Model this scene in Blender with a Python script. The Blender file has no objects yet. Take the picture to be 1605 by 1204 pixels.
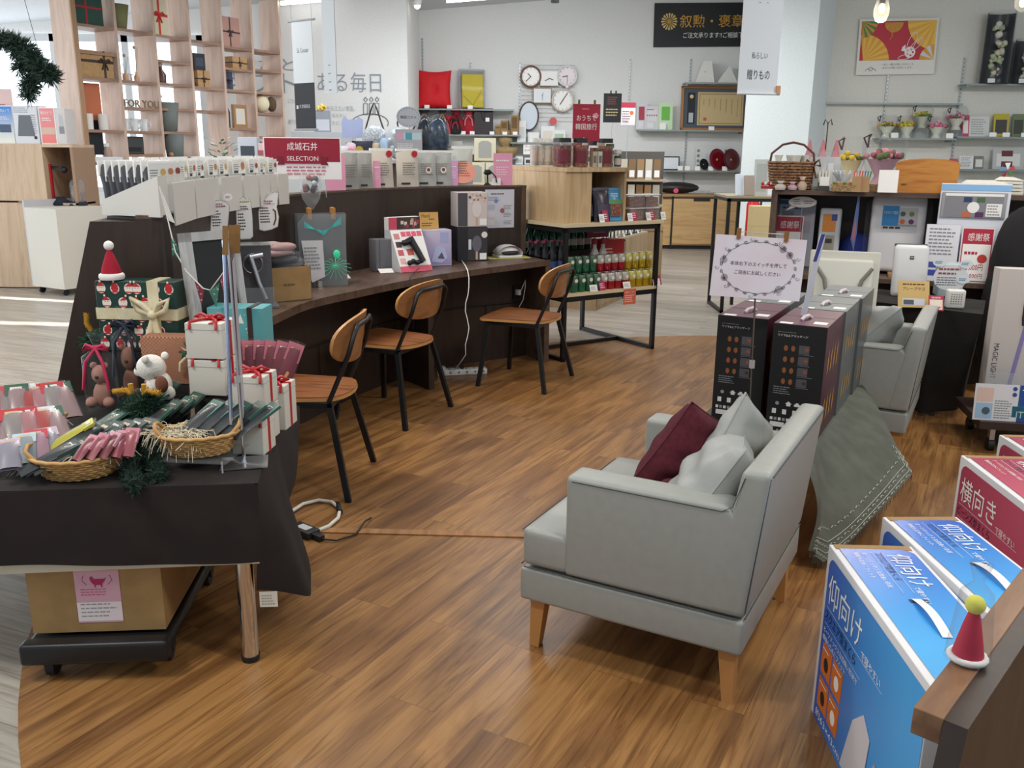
import bpy,bmesh,math,random
from math import sin,cos,pi,radians as R,sqrt,atan2
from mathutils import Vector as V3,Matrix as MX
S=bpy.context.scene
COL=S.collection
# ---------------------------------------------------------------- camera
F,CX,CY,EYE=1400.0,802.5,602.0,1.5
PIT,ROL=R(14.68),R(0.62)
_f=V3((0,cos(PIT),-sin(PIT)));_u=V3((0,sin(PIT),cos(PIT)));_r=V3((1,0,0))
RC=_r*cos(ROL)+_u*sin(ROL);UC=_u*cos(ROL)-_r*sin(ROL)
cam=bpy.data.cameras.new('camera');camo=bpy.data.objects.new('camera',cam);COL.objects.link(camo)
cam.sensor_width=36;cam.lens=36*F/1605;cam.clip_end=200;cam.clip_start=.05
camo.matrix_world=MX(((RC.x,UC.x,-_f.x,0),(RC.y,UC.y,-_f.y,0),(RC.z,UC.z,-_f.z,EYE),(0,0,0,1)))
S.camera=camo
S.view_settings.view_transform='Standard';S.view_settings.look='None'
S.view_settings.exposure=0.0;S.view_settings.gamma=1;S.view_settings.use_curve_mapping=False
# ---------------------------------------------------------------- daylight
w=bpy.data.worlds.new('world');S.world=w;w.use_nodes=True
w.node_tree.nodes['Background'].inputs[0].default_value=(.80,.90,1.0,1)
w.node_tree.nodes['Background'].inputs[1].default_value=.52
def area(name,loc,rot,sx,sy,power,col=(1,1,1)):
    l=bpy.data.lights.new(name,'AREA');l.shape='RECTANGLE';l.size=sx;l.size_y=sy;l.energy=power;l.color=col
    o=bpy.data.objects.new(name,l);COL.objects.link(o);o.location=loc;o.rotation_euler=rot;return o
# daylight falling in through the window wall on the left
area('window_daylight',(-8.98,7.6,1.6),(R(90),0,R(-90)),11.2,2.9,520,(.86,.93,1))
# rows of shop lamps under the ceiling
for i,(x,y) in enumerate([(-2.2,1.5),(1.8,1.0),(-1.6,4.6),(3.2,4.4),(-3.6,5.5),(.2,7.8),(3.4,8.6),(-3.2,8.2)]):
    area('shop_lamp',(x,y,3.25),(0,0,R(-28)),1.3,.25,(56 if y<5 else 40),(1,.93,.84) if y<6 else (.97,.98,1))
for i,(x,y) in enumerate([(.4,11.8),(2.2,10.2),(-2.0,11.2),(6.3,8.8)]):
    area('back_shop_lamp',(x,y,3.3),(R(18),0,0),1.6,.3,36 if x<-1 else 64,(.95,.975,1))
# low winter sun slipping between the blinds: thin stripes on the grey floor at the left
def sun_slit(a,b,wd,power):
    a,b=V3(a),V3(b);c=(a+b)/2;d=V3((-.80,.18,.57)).normalized();x=(b-a);L_=x.length;z=d;x=(x-z*x.dot(z)).normalized();y=z.cross(x)
    l=bpy.data.lights.new('sun_slit','AREA');l.shape='RECTANGLE';l.size=L_;l.size_y=wd;l.energy=power;l.spread=R(1.5);l.color=(1,.97,.92)
    o=bpy.data.objects.new('sun_slit',l);COL.objects.link(o);p=c+d*3.6;o.matrix_world=MX(((x.x,y.x,z.x,p.x),(x.y,y.y,z.y,p.y),(x.z,y.z,z.z,p.z),(0,0,0,1)))
sun_slit((-6.9,9.35,0),(-4.15,8.72,0),.09,9)
sun_slit((-6.2,7.75,0),(-4.2,7.62,0),.12,6)
# ---------------------------------------------------------------- placement helpers
def ray(x,y):return _f+RC*((x-CX)/F)-UC*((y-CY)/F)
def G(x,y,z=0.0):                                # point at height z
    d=ray(x,y);t=(z-EYE)/d.z;return V3((d.x*t,d.y*t,z))
def D(x,y,Y):                                    # point at distance Y into the room
    d=ray(x,y);t=Y/d.y;return V3((d.x*t,Y,EYE+d.z*t))
RZ=atan2(-.475,.88)                             # heading of the furniture in the seating corner
UU=V3((cos(RZ),sin(RZ),0));VV=V3((-sin(RZ),cos(RZ),0))
# ---------------------------------------------------------------- materials
def lin(h):
    h=h.lstrip('#');c=[int(h[i:i+2],16)/255 for i in (0,2,4)]
    return tuple((v/12.92 if v<=.04045 else ((v+.055)/1.055)**2.4) for v in c)+(1,)
MC={}
def P(col,rough=.6,metal=0,emit=0,alpha=1,coat=0,trans=0,name=None,sheen=0):
    k=(col,rough,metal,emit,alpha,coat,trans)
    if k in MC:return MC[k]
    m=bpy.data.materials.new(name or 'surface_'+col.strip('#'));m.use_nodes=True
    b=m.node_tree.nodes['Principled BSDF'];I=b.inputs
    I['Base Color'].default_value=lin(col);I['Roughness'].default_value=rough;I['Metallic'].default_value=metal
    I['Alpha'].default_value=alpha;I['Coat Weight'].default_value=coat;I['Transmission Weight'].default_value=trans
    if emit:I['Emission Color'].default_value=lin(col);I['Emission Strength'].default_value=emit
    MC[k]=m;return m
def nodes(m):
    nt=m.node_tree;return nt,nt.nodes,nt.links,nt.nodes['Principled BSDF']
def ramp(nt,stops):
    r=nt.nodes.new('ShaderNodeValToRGB');e=r.color_ramp.elements
    while len(e)<len(stops):e.new(.5)
    for s,(p,c) in zip(e,stops):s.position=p;s.color=lin(c)
    return r
def mat_new(n,rough=.5):
    m=bpy.data.materials.new(n);m.use_nodes=True;m.node_tree.nodes['Principled BSDF'].inputs['Roughness'].default_value=rough;return m
def planks(name,cols,rz,pw,pl,rough,grain=.5,seam='#3a2412',seamw=.004,streak=14):
    m=mat_new(name,rough);nt,N,L,b=nodes(m)
    g=N.new('ShaderNodeNewGeometry');mp=N.new('ShaderNodeMapping');mp.vector_type='TEXTURE';mp.inputs['Rotation'].default_value=(0,0,rz)
    L.new(g.outputs['Position'],mp.inputs[0])
    br=N.new('ShaderNodeTexBrick');br.offset=.37;br.inputs['Scale'].default_value=1
    br.inputs['Brick Width'].default_value=pl;br.inputs['Row Height'].default_value=pw;br.inputs['Mortar Size'].default_value=seamw*.5
    br.inputs['Color1'].default_value=(0,0,0,1);br.inputs['Color2'].default_value=(1,1,1,1);br.inputs['Mortar'].default_value=(.5,.5,.5,1)
    L.new(mp.outputs[0],br.inputs[0])
    sc=N.new('ShaderNodeMapping');sc.inputs['Scale'].default_value=(.9,6.5,1);L.new(mp.outputs[0],sc.inputs[0])
    off=N.new('ShaderNodeVectorMath');off.operation='MULTIPLY_ADD';L.new(br.outputs['Color'],off.inputs[0]);off.inputs[1].default_value=(7,13,5);L.new(sc.outputs[0],off.inputs[2])
    n1=N.new('ShaderNodeTexNoise');n1.inputs['Scale'].default_value=1.1;n1.inputs['Detail'].default_value=5;n1.inputs['Distortion'].default_value=1.5
    L.new(off.outputs[0],n1.inputs[0])
    n2=N.new('ShaderNodeTexNoise');n2.inputs['Scale'].default_value=streak;n2.inputs['Detail'].default_value=7;n2.inputs['Distortion'].default_value=1.6;n2.inputs['Roughness'].default_value=.62
    sc2=N.new('ShaderNodeMapping');sc2.inputs['Scale'].default_value=(.45,1.4,1);L.new(off.outputs[0],sc2.inputs[0]);L.new(sc2.outputs[0],n2.inputs[0])
    r=ramp(nt,[(.28,cols[0]),(.45,cols[1]),(.58,cols[2]),(.75,cols[3])]);L.new(n1.outputs[0],r.inputs[0])
    r2=ramp(nt,[(.34,'#94806c'),(.45,'#e0d6ca'),(.54,'#ffffff')]);L.new(n2.outputs[0],r2.inputs[0])
    mx=N.new('ShaderNodeMix');mx.data_type='RGBA';mx.blend_type='MULTIPLY';mx.inputs[0].default_value=grain
    L.new(r.outputs[0],mx.inputs[6]);L.new(r2.outputs[0],mx.inputs[7])
    hs=N.new('ShaderNodeHueSaturation');L.new(mx.outputs[2],hs.inputs['Color'])
    vr=N.new('ShaderNodeMapRange');vr.inputs[3].default_value=.88;vr.inputs[4].default_value=1.1;L.new(br.outputs['Color'],vr.inputs[0]);L.new(vr.outputs[0],hs.inputs['Value'])
    sm=N.new('ShaderNodeMix');sm.data_type='RGBA';sm.inputs[7].default_value=lin(seam)
    ml=N.new('ShaderNodeMath');ml.operation='MULTIPLY';ml.inputs[1].default_value=.55;L.new(br.outputs['Fac'],ml.inputs[0])
    L.new(ml.outputs[0],sm.inputs[0]);L.new(hs.outputs[0],sm.inputs[6]);L.new(sm.outputs[2],b.inputs['Base Color'])
    return m
def wood(name,cols,scale=(1,1,12),rough=.5,det=3.0,dist=.6):
    m=mat_new(name,rough);nt,N,L,b=nodes(m)
    t=N.new('ShaderNodeTexCoord');mp=N.new('ShaderNodeMapping');mp.inputs['Scale'].default_value=scale;L.new(t.outputs['Object'],mp.inputs[0])
    n=N.new('ShaderNodeTexNoise');n.inputs['Scale'].default_value=det;n.inputs['Detail'].default_value=5;n.inputs['Distortion'].default_value=dist;L.new(mp.outputs[0],n.inputs[0])
    k=len(cols);r=ramp(nt,[(.32+.36*i/(k-1),c) for i,c in enumerate(cols)]);L.new(n.outputs[0],r.inputs[0]);L.new(r.outputs[0],b.inputs['Base Color']);return m
def noisy(name,c1,c2,scale=20,rough=.8,bump=0,dist=.002):
    m=mat_new(name,rough);nt,N,L,b=nodes(m)
    t=N.new('ShaderNodeTexCoord');n=N.new('ShaderNodeTexNoise');n.inputs['Scale'].default_value=scale;n.inputs['Detail'].default_value=3;L.new(t.outputs['Object'],n.inputs[0])
    r=ramp(nt,[(.35,c1),(.65,c2)]);L.new(n.outputs[0],r.inputs[0]);L.new(r.outputs[0],b.inputs['Base Color'])
    if bump:
        bp=N.new('ShaderNodeBump');bp.inputs['Strength'].default_value=bump;bp.inputs['Distance'].default_value=dist;L.new(n.outputs[0],bp.inputs['Height']);L.new(bp.outputs[0],b.inputs['Normal'])
    return m
def grad(name,c1,c2,axis=0,a=0.,b_=1.,rough=.25):
    m=mat_new(name,rough);nt,N,L,b=nodes(m)
    t=N.new('ShaderNodeTexCoord');s=N.new('ShaderNodeSeparateXYZ');L.new(t.outputs['Object'],s.inputs[0])
    mr=N.new('ShaderNodeMapRange');mr.inputs[1].default_value=a;mr.inputs[2].default_value=b_;L.new(s.outputs[axis],mr.inputs[0])
    r=ramp(nt,[(0,c1),(1,c2)]);L.new(mr.outputs[0],r.inputs[0]);L.new(r.outputs[0],b.inputs['Base Color']);return m
def spots(name,base,cols,scale=30,rough=.5,thr=.35):
    m=mat_new(name,rough);nt,N,L,b=nodes(m)
    t=N.new('ShaderNodeTexCoord');v=N.new('ShaderNodeTexVoronoi');v.inputs['Scale'].default_value=scale;L.new(t.outputs['Object'],v.inputs[0])
    r=ramp(nt,[(0,cols[0]),(1,cols[-1])]);r.color_ramp.interpolation='CONSTANT'
    e=r.color_ramp.elements
    sp=N.new('ShaderNodeSeparateXYZ');L.new(v.outputs['Color'],sp.inputs[0]);L.new(sp.outputs[0],r.inputs[0]);e[1].position=.5
    th=N.new('ShaderNodeMath');th.operation='LESS_THAN';th.inputs[1].default_value=thr;L.new(v.outputs['Distance'],th.inputs[0])
    mx=N.new('ShaderNodeMix');mx.data_type='RGBA';mx.inputs[6].default_value=lin(base);L.new(th.outputs[0],mx.inputs[0]);L.new(r.outputs[0],mx.inputs[7]);L.new(mx.outputs[2],b.inputs['Base Color']);return m
def clear(name,col='#ffffff',alpha=.18,rough=.12):
    k=('clear',col,alpha,rough)
    if k in MC:return MC[k]
    m=bpy.data.materials.new(name);m.use_nodes=True;nt,N,L,b=nodes(m)
    out=N['Material Output'];tr=N.new('ShaderNodeBsdfTransparent');mx=N.new('ShaderNodeMixShader')
    b.inputs['Base Color'].default_value=lin(col);b.inputs['Roughness'].default_value=rough
    lw=N.new('ShaderNodeLayerWeight');lw.inputs[0].default_value=.25
    mr=N.new('ShaderNodeMapRange');mr.inputs[3].default_value=alpha;mr.inputs[4].default_value=min(1,alpha+.28);L.new(lw.outputs['Facing'],mr.inputs[0])
    L.new(mr.outputs[0],mx.inputs[0]);L.new(tr.outputs[0],mx.inputs[1]);L.new(b.outputs[0],mx.inputs[2]);L.new(mx.outputs[0],out.inputs[0])
    MC[k]=m;return m
WHITE=P('#f1f0ec',.55);PAPER=P('#f4f2ee',.7);INK=P('#2b2b2e',.7);BLACK=P('#17181a',.5);STEEL=P('#c9ccd0',.28,1);IRON=P('#15161a',.42)
RED=P('#b3182c',.6);GREYINK=P('#8a8c92',.7);PINKP=P('#f0a9c4',.7);KRAFT=noisy('kraft_board','#b08a5c','#bd9768',30,.8)
KRAFTD=noisy('carton_board','#9d7c4e','#a98758',14,.75);CHROME=P('#d9dbde',.12,1);FILM=clear('clear_film','#8c9296',.05,.08);FILM2=clear('clear_film_foggy','#b9bec2',.20,.15)
GLASS=clear('glass','#dfe9ea',.12,.03);SHELFGL=clear('glass_shelf','#8fa39d',.55,.08)
OAK=wood('light_oak',['#b3946c','#c4a67c','#cfb48c','#bfa078'],(6,6,.7),.5,2.2,.8)
OAKF=wood('pale_oak_left',['#b89a7c','#c6aa8c','#d0b699','#bfa185'],(5,5,.6),.5,2.0,.9)
CHESTW=wood('chest_wood',['#b58f5e','#c39d6a','#cba774','#bd9562'],(.7,5,9),.5,2.0,.8)
DARKW=wood('dark_walnut',['#2b1f19','#34271f','#3a2c24','#30241d'],(3,3,.5),.45,4,.6)
DESKW=wood('desk_walnut',['#4b3a30','#5a473a','#655043','#52403a'],(7,1.2,2),.4,5,.6)
TOPW=wood('shelf_board_wood',['#6a4a33','#7b583d','#8a6546'],(2,9,9),.45,4,.5)
# ---------------------------------------------------------------- mesh builder
TXT={}
def text_mesh(s):
    if s in TXT:return TXT[s]
    c=bpy.data.curves.new('t','FONT');c.body=s;c.size=1;c.resolution_u=2;c.align_x='LEFT'
    o=bpy.data.objects.new('t',c);COL.objects.link(o)
    bpy.context.view_layer.update()
    dg=bpy.context.evaluated_depsgraph_get();me=bpy.data.meshes.new_from_object(o.evaluated_get(dg))
    vs=[(v.co.x,v.co.y) for v in me.vertices];fs=[tuple(p.vertices) for p in me.polygons]
    bpy.data.objects.remove(o);bpy.data.curves.remove(c);bpy.data.meshes.remove(me)
    if not vs:vs=[(0,0)]
    x0=min(v[0] for v in vs);y0=min(v[1] for v in vs);W=max(v[0] for v in vs)-x0;H=max(v[1] for v in vs)-y0
    TXT[s]=([(x-x0,y-y0) for x,y in vs],fs,max(W,.01),max(H,.01));return TXT[s]
class M:
    def __init__(s):s.v=[];s.f=[];s.m=[];s.sm=[];s.mats=[];s.T=None
    def mi(s,mat):
        if mat not in s.mats:s.mats.append(mat)
        return s.mats.index(mat)
    def add(s,vs,fs,mat,smooth=False):
        b=len(s.v);i=s.mi(mat)
        for v in vs:
            v=V3(v);s.v.append(s.T @ v if s.T is not None else v)
        for f in fs:s.f.append([b+k for k in f]);s.m.append(i);s.sm.append(smooth)
        return s
    def box(s,x0,x1,y0,y1,z0,z1,mat,bev=0):
        if bev:
            bm=bmesh.new();bmesh.ops.create_cube(bm,size=1)
            for v in bm.verts:v.co=V3(((x0+x1)/2+v.co.x*(x1-x0),(y0+y1)/2+v.co.y*(y1-y0),(z0+z1)/2+v.co.z*(z1-z0)))
            bmesh.ops.bevel(bm,geom=bm.edges[:],offset=bev,segments=3,affect='EDGES',profile=.6)
            s.add([v.co.copy() for v in bm.verts],[[v.index for v in f.verts] for f in bm.faces],mat,True);bm.free();return s
        return s.add([(x0,y0,z0),(x1,y0,z0),(x1,y1,z0),(x0,y1,z0),(x0,y0,z1),(x1,y0,z1),(x1,y1,z1),(x0,y1,z1)],
                     [(0,3,2,1),(4,5,6,7),(0,1,5,4),(1,2,6,5),(2,3,7,6),(3,0,4,7)],mat)
    def hexa(s,lo,hi,mat): # two 4-point loops
        return s.add(list(lo)+list(hi),[(3,2,1,0),(4,5,6,7),(0,1,5,4),(1,2,6,5),(2,3,7,6),(3,0,4,7)],mat)
    def quad(s,a,b,c,d,mat):return s.add([a,b,c,d],[(0,1,2,3)],mat)
    def rect(s,x,z,w,h,mat,y=-.0008): # printed rectangle on the face looking to -y
        return s.quad((x,y,z),(x+w,y,z),(x+w,y,z+h),(x,y,z+h),mat)
    def prism(s,pts,z0,z1,mat,smooth=False):
        n=len(pts);vs=[(p[0],p[1],z0) for p in pts]+[(p[0],p[1],z1) for p in pts]
        s.add(vs,[tuple(range(n))[::-1],tuple(range(n,2*n))],mat);
        return s.add(vs,[(i,(i+1)%n,n+(i+1)%n,n+i) for i in range(n)],mat,smooth)
    def slab(s,pts,y0,y1,mat): # polygon in x,z with thickness in y
        n=len(pts);vs=[(p[0],y0,p[1]) for p in pts]+[(p[0],y1,p[1]) for p in pts]
        s.add(vs,[tuple(range(n)),tuple(range(n,2*n))[::-1]],mat)
        return s.add(vs,[(i,n+i,n+(i+1)%n,(i+1)%n) for i in range(n)],mat)
    def tube(s,pts,r,mat,n=8,closed=False,r1=None):
        pts=[V3(p) for p in pts];k=len(pts);vs=[];prev=None
        for i,p in enumerate(pts):
            if closed:d=pts[(i+1)%k]-pts[i-1]
            else:d=pts[min(i+1,k-1)]-pts[max(i-1,0)]
            d.normalize()
            if prev is None:a=d.orthogonal().normalized()
            else:
                a=prev-d*prev.dot(d);a=a.normalized() if a.length>1e-6 else d.orthogonal().normalized()
            prev=a;b=d.cross(a);rr=r if r1 is None else r+(r1-r)*i/max(1,k-1)
            for j in range(n):t=2*pi*j/n;vs.append(p+a*cos(t)*rr+b*sin(t)*rr)
        fs=[(i*n+j,i*n+(j+1)%n,(i+1)*n+(j+1)%n,(i+1)*n+j) for i in range(k-1) for j in range(n)]
        if closed:fs+=[((k-1)*n+j,(k-1)*n+(j+1)%n,(j+1)%n,j) for j in range(n)]
        else:s.add(vs,[tuple(range(n))[::-1],tuple(range((k-1)*n,k*n))],mat)
        return s.add(vs,fs,mat,True)
    def bar(s,a,b,w,h,mat): # rectangular bar
        a=V3(a);b=V3(b);d=(b-a).normalized();up=V3((0,0,1)) if abs(d.z)<.9 else V3((0,1,0))
        x=d.cross(up).normalized();y=x.cross(d)
        lo=[a+x*i*w/2+y*j*h/2 for i,j in ((-1,-1),(1,-1),(1,1),(-1,1))];hi=[p+(b-a) for p in lo]
        return s.hexa(lo,hi,mat)
    def lathe(s,c,prof,mat,n=20,sx=1,sy=1,cap=True):
        vs=[(c[0]+r*sx*cos(2*pi*j/n),c[1]+r*sy*sin(2*pi*j/n),c[2]+z) for r,z in prof for j in range(n)]
        fs=[(i*n+j,i*n+(j+1)%n,(i+1)*n+(j+1)%n,(i+1)*n+j) for i in range(len(prof)-1) for j in range(n)]
        s.add(vs,fs,mat,True)
        if cap:s.add(vs,[tuple(range(n))[::-1],tuple(range((len(prof)-1)*n,len(prof)*n))],mat)
        return s
    def blob(s,c,r,mat,n=12,m=8,wob=0,seed=0):
        rn=random.Random(seed);vs=[]
        r=(r,r,r) if not hasattr(r,'__len__') else r
        for i in range(m+1):
            t=pi*i/m
            for j in range(n):
                p=2*pi*j/n;k=1+(rn.random()-.5)*wob*(0<i<m)
                vs.append((c[0]+r[0]*k*sin(t)*cos(p),c[1]+r[1]*k*sin(t)*sin(p),c[2]+r[2]*k*cos(t)))
        return s.add(vs,[(i*n+j,(i+1)*n+j,(i+1)*n+(j+1)%n,i*n+(j+1)%n) for i in range(m) for j in range(n)],mat,True)
    def disc(s,c,r,mat,n=24,ax='y',sx=1):
        vs=[(c[0]+r*sx*cos(2*pi*j/n),c[1],c[2]+r*sin(2*pi*j/n)) if ax=='y' else (c[0]+r*sx*cos(2*pi*j/n),c[1]+r*sin(2*pi*j/n),c[2]) for j in range(n)]
        return s.add(vs,[tuple(range(n))],mat)
    def grid(s,fn,nu,nv,mat,smooth=True,two=0):
        vs=[fn(i/nu,j/nv) for j in range(nv+1) for i in range(nu+1)]
        return s.add(vs,[(j*(nu+1)+i,j*(nu+1)+i+1,(j+1)*(nu+1)+i+1,(j+1)*(nu+1)+i) for j in range(nv) for i in range(nu)],mat,smooth)
    def text(s,t,x,z,h,mat,w=None,y=-.0012,xd=(1,0,0),zd=(0,0,1),o=None,al='L',vert=False):
        if vert:
            for i,ch in enumerate(t):s.text(ch,x,z-i*h*1.12,h,mat,None,y,xd,zd,o,'C')
            return s
        vs,fs,W,H=text_mesh(t);k=h/H if len(t)>1 or H>.5 else h
        if len(t)==1:k=h/max(H,.75)
        kx=k if w is None else w/W
        if al=='C':x=x-W*kx/2
        if o is None:o=(x,y,z);pts=[(x+a*kx,y,z+b*k) for a,b in vs]
        else:
            O=V3(o);X=V3(xd);Z=V3(zd);pts=[O+X*(x+a*kx)+Z*(z+b*k) for a,b in vs]
        return s.add(pts,fs,mat)
    def lines(s,x,z,w,h,n,mat,seed=1,y=-.001,fill=.42): # rows of small print too fine to read
        rn=random.Random(seed);p=h/n
        for i in range(n):
            zz=z+h-(i+1)*p+p*(1-fill)/2;xx=x;end=x+w*rn.uniform(.72,1)
            while xx<end:
                l=min(rn.uniform(.04,.13)*w+p*.3,end-xx);s.rect(xx,zz,l,p*fill,mat,y);xx+=l+w*.018+p*.1
        return s
    def build(s,name,parent=None,label=None):
        me=bpy.data.meshes.new(name);me.from_pydata([tuple(v) for v in s.v],[],s.f)
        for m in s.mats:me.materials.append(m)
        me.polygons.foreach_set('material_index',s.m);me.polygons.foreach_set('use_smooth',s.sm);me.update()
        o=bpy.data.objects.new(name,me);COL.objects.link(o)
        if parent:o.parent=parent
        if label:o['label']=label
        return o
ORD=('leftmost','second from the left','third from the left','fourth from the left','fifth from the left','sixth from the left','seventh from the left','eighth from the left')
def ordl(i,n):return 'rightmost' if i==n-1 and n>1 else ORD[i]
def thing(name,label,cat,loc=(0,0,0),rz=0,group=None,rx=0,ry=0):
    o=bpy.data.objects.new(name,None);o.empty_display_size=.05;COL.objects.link(o);o.location=loc;o.rotation_euler=(rx,ry,rz)
    o['label']=label;o['category']=cat
    if group:o['group']=group
    return o
def solo(m,name,label,cat,loc=(0,0,0),rz=0,group=None,rx=0,ry=0):
    o=m.build(name);o.location=loc;o.rotation_euler=(rx,ry,rz);o['label']=label;o['category']=cat
    if group:o['group']=group
    return o
def struct(m,name,loc=(0,0,0),rz=0,parent=None):
    o=m.build(name,parent);o.location=loc;o.rotation_euler=(0,0,rz)
    if parent is None:o['kind']='structure'
    return o
KIDS={}
def kids(o):
    return [c for c in bpy.data.objects if c.parent==o]
def dup(o,loc,rz=None,label=None,group=None,rx=None,sc=None):
    def cp(a,par):
        b=a.copy();COL.objects.link(b)
        if par:b.parent=par
        for c in kids(a):
            if c is not b:cp(c,b)
        return b
    ks=cp(o,None);ks.location=loc
    if rz is not None:ks.rotation_euler[2]=rz
    if rx is not None:ks.rotation_euler[0]=rx
    if sc:ks.scale=(sc,sc,sc)
    if label:ks['label']=label
    if group:ks['group']=group
    return ks
# ================================================================ THE ROOM
GREYF=planks('grey_floor_planks',['#8f8880','#a29b92','#ada79d','#989087'],RZ+.12,.18,1.3,.32,.5,'#5e5852',.003,4)
ORF=planks('honey_floor_planks',['#6e4a29','#8a6138','#a27746','#94693d'],RZ+pi/2+.0,.15,1.1,.36,.62,'#3c2413',.002,5)
WALLM=noisy('white_wallpaper','#dcdcda','#e4e4e1',60,.85)
m=M();m.box(-11,10,-2,17,-.05,0,GREYF);struct(m,'floor')
m=M();cx,cy,rr=1.86,3.80,3.61
m.prism([(cx+rr*cos(2*pi*i/120),cy+rr*sin(2*pi*i/120)) for i in range(120)],0,.0015,ORF);struct(m,'floor')
m=M();a=G(470,832);b=G(850,841);
m.bar(a+V3((0,0,.004)),b+V3((0,0,.004)),.045,.006,wood('cable_cover',['#8a6038','#9c6f44','#a97b4e'],(9,1,1)));struct(m,'trim_1')
YB,YT,XJ=15.0,13.3,-1.52
m=M();m.box(XJ,5.2,YB,YB+.15,0,4.6,WALLM);struct(m,'wall_back')
m=M();m.box(-9.0,XJ,YT,YT+.15,0,4.6,WALLM);m.box(XJ-.15,XJ,YT+.15,YB,0,4.6,WALLM);o=struct(m,'wall_left_back')
# white pillar and the wall right of it
YP=12.2;p0=D(1166,200,YP).x;p1=D(1268,200,YP).x
m=M();pv=VV*1.6;m.hexa([(p0,YP,0),(p1,YP,0),(p1+pv.x,YP+pv.y,0),(p0+pv.x,YP+pv.y,0)],[(p0,YP,4.6),(p1,YP,4.6),(p1+pv.x,YP+pv.y,4.6),(p0+pv.x,YP+pv.y,4.6)],noisy('pillar_white','#d5dcdb','#dde3e2',50,.85));struct(m,'wall_pillar')
YR=13.2;m=M();m.box(p1,9.5,YR,YR+.15,0,4.6,noisy('right_wallpaper','#cfcdc4','#d7d5cc',50,.85));struct(m,'wall_right_back')
m=M();m.box(XJ,5.2,YB-.012,YB,0,.08,P('#8d8d8b'));struct(m,'baseboard_back')
# the ceiling climbs gently to the right
def cz(x):return 3.60+.085*(x+1.5)
m=M();
def cs(x0,x1,y0,y1):m.hexa([(x0,y0,cz(x0)),(x1,y0,cz(x1)),(x1,y1,cz(x1)),(x0,y1,cz(x0))],[(x0,y0,cz(x0)+.1),(x1,y0,cz(x1)+.1),(x1,y1,cz(x1)+.1),(x0,y1,cz(x0)+.1)],noisy('ceiling_board','#c9cdd0','#d2d6d8',50,.9))
cs(-9,9.5,5,15.2);struct(m,'ceiling')
# left window wall: tall panes between white mullions
m=M();fr=P('#cfd2d3',.5)
m.box(-8.75,-8.6,2,13.3,0,.12,fr);m.box(-8.75,-8.6,2,13.3,2.95,3.1,fr)
for y in (2,4.2,6.4,8.6,10.8,13.2):m.box(-8.75,-8.6,y,y+.1,.12,2.95,fr)
w1=struct(m,'window_1');m=M();m.box(-8.69,-8.67,2,13.3,.12,2.95,GLASS);struct(m,'pane',parent=w1)
m=M();m.box(-8.9,-8.6,2,13.3,3.1,4.3,WALLM);struct(m,'wall_left')
# window behind the lattice, in the text wall: bright panes
# text wall openings are drawn as a glazed band in front of daylight
m=M();m.box(-8.5,-4.35,YT-.04,YT-.005,.9,3.0,P('#f3f8ff',.4,emit=1.6))
wn=struct(m,'window_2');m=M()
for x in (-8.5,-7.5,-6.5,-5.5,-4.45):m.box(x,x+.09,YT-.07,YT-.04,.9,3.0,fr)
m.box(-8.5,-4.35,YT-.07,YT-.04,2.9,3.0,fr);m.box(-8.5,-4.35,YT-.07,YT-.04,.85,.92,fr);struct(m,'window_frame',parent=wn)
# lettering on the left back wall (a mural: part of the wall)
m=M();LG=P('#8f979e',.8);LG2=P('#aab1b6',.8)
q=lambda x,y:D(x,y,YT-.006)
def wtext(t,x0,x1,y0,y1,mat):
    a=q(x0,y1);b=q(x1,y0);m.text(t,0,0,b.z-a.z,mat,b.x-a.x,o=a)
wtext('あなたと',340,463,92,110,LG);wtext('ギフト',356,462,112,146,LG);wtext('ある毎日',498,597,114,144,LG)
wtext('感謝を伝えたい家族。',500,556,166,174,LG2);wtext('伝えたい',520,543,178,184,LG2);wtext('うに。',520,536,190,196,LG2);wtext('にも、',452,463,155,162,LG2);wtext('贈りもの',452,470,187,195,LG2)
LN=P('#6d7378',.8)
def wl(pts,cl=False):m.tube([q(*p) for p in pts],.006,LN,4,cl)
for x in (570,579,588):
    wl([(x,180),(x,162),(x+6,162),(x+6,180)],True);wl([(x+3,160),(x,156),(x+3,152),(x+6,156)],True)
wl([(563+34*.5+29*cos(t),193+15*sin(t)) for t in [pi*.9+i*pi*1.2/12 for i in range(13)]])
o=m.build('trim_1');o['kind']='structure'
# slotted wall rails
def rail(xa,ya,yb,Y):
    m=M();a=D(xa,ya,Y-.01);b=D(xa,yb,Y-.01);m.box(a.x-.012,a.x+.012,Y-.02,Y,b.z,a.z,P('#b6b9ba',.4,.6))
    z=b.z+.02
    while z<a.z:m.box(a.x-.005,a.x+.005,Y-.022,Y-.0195,z,z+.02,P('#55595b'));z+=.05
    struct(m,'trim_2')
rail(988,95,190,YB);rail(1083,92,150,YB);rail(1076,205,300,YB);rail(662,60,112,YB);rail(738,98,108,YB);rail(815,100,180,YB)
rail(1284,88,250,YR);rail(1392,118,280,YR);rail(1512,90,270,YR)
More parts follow.
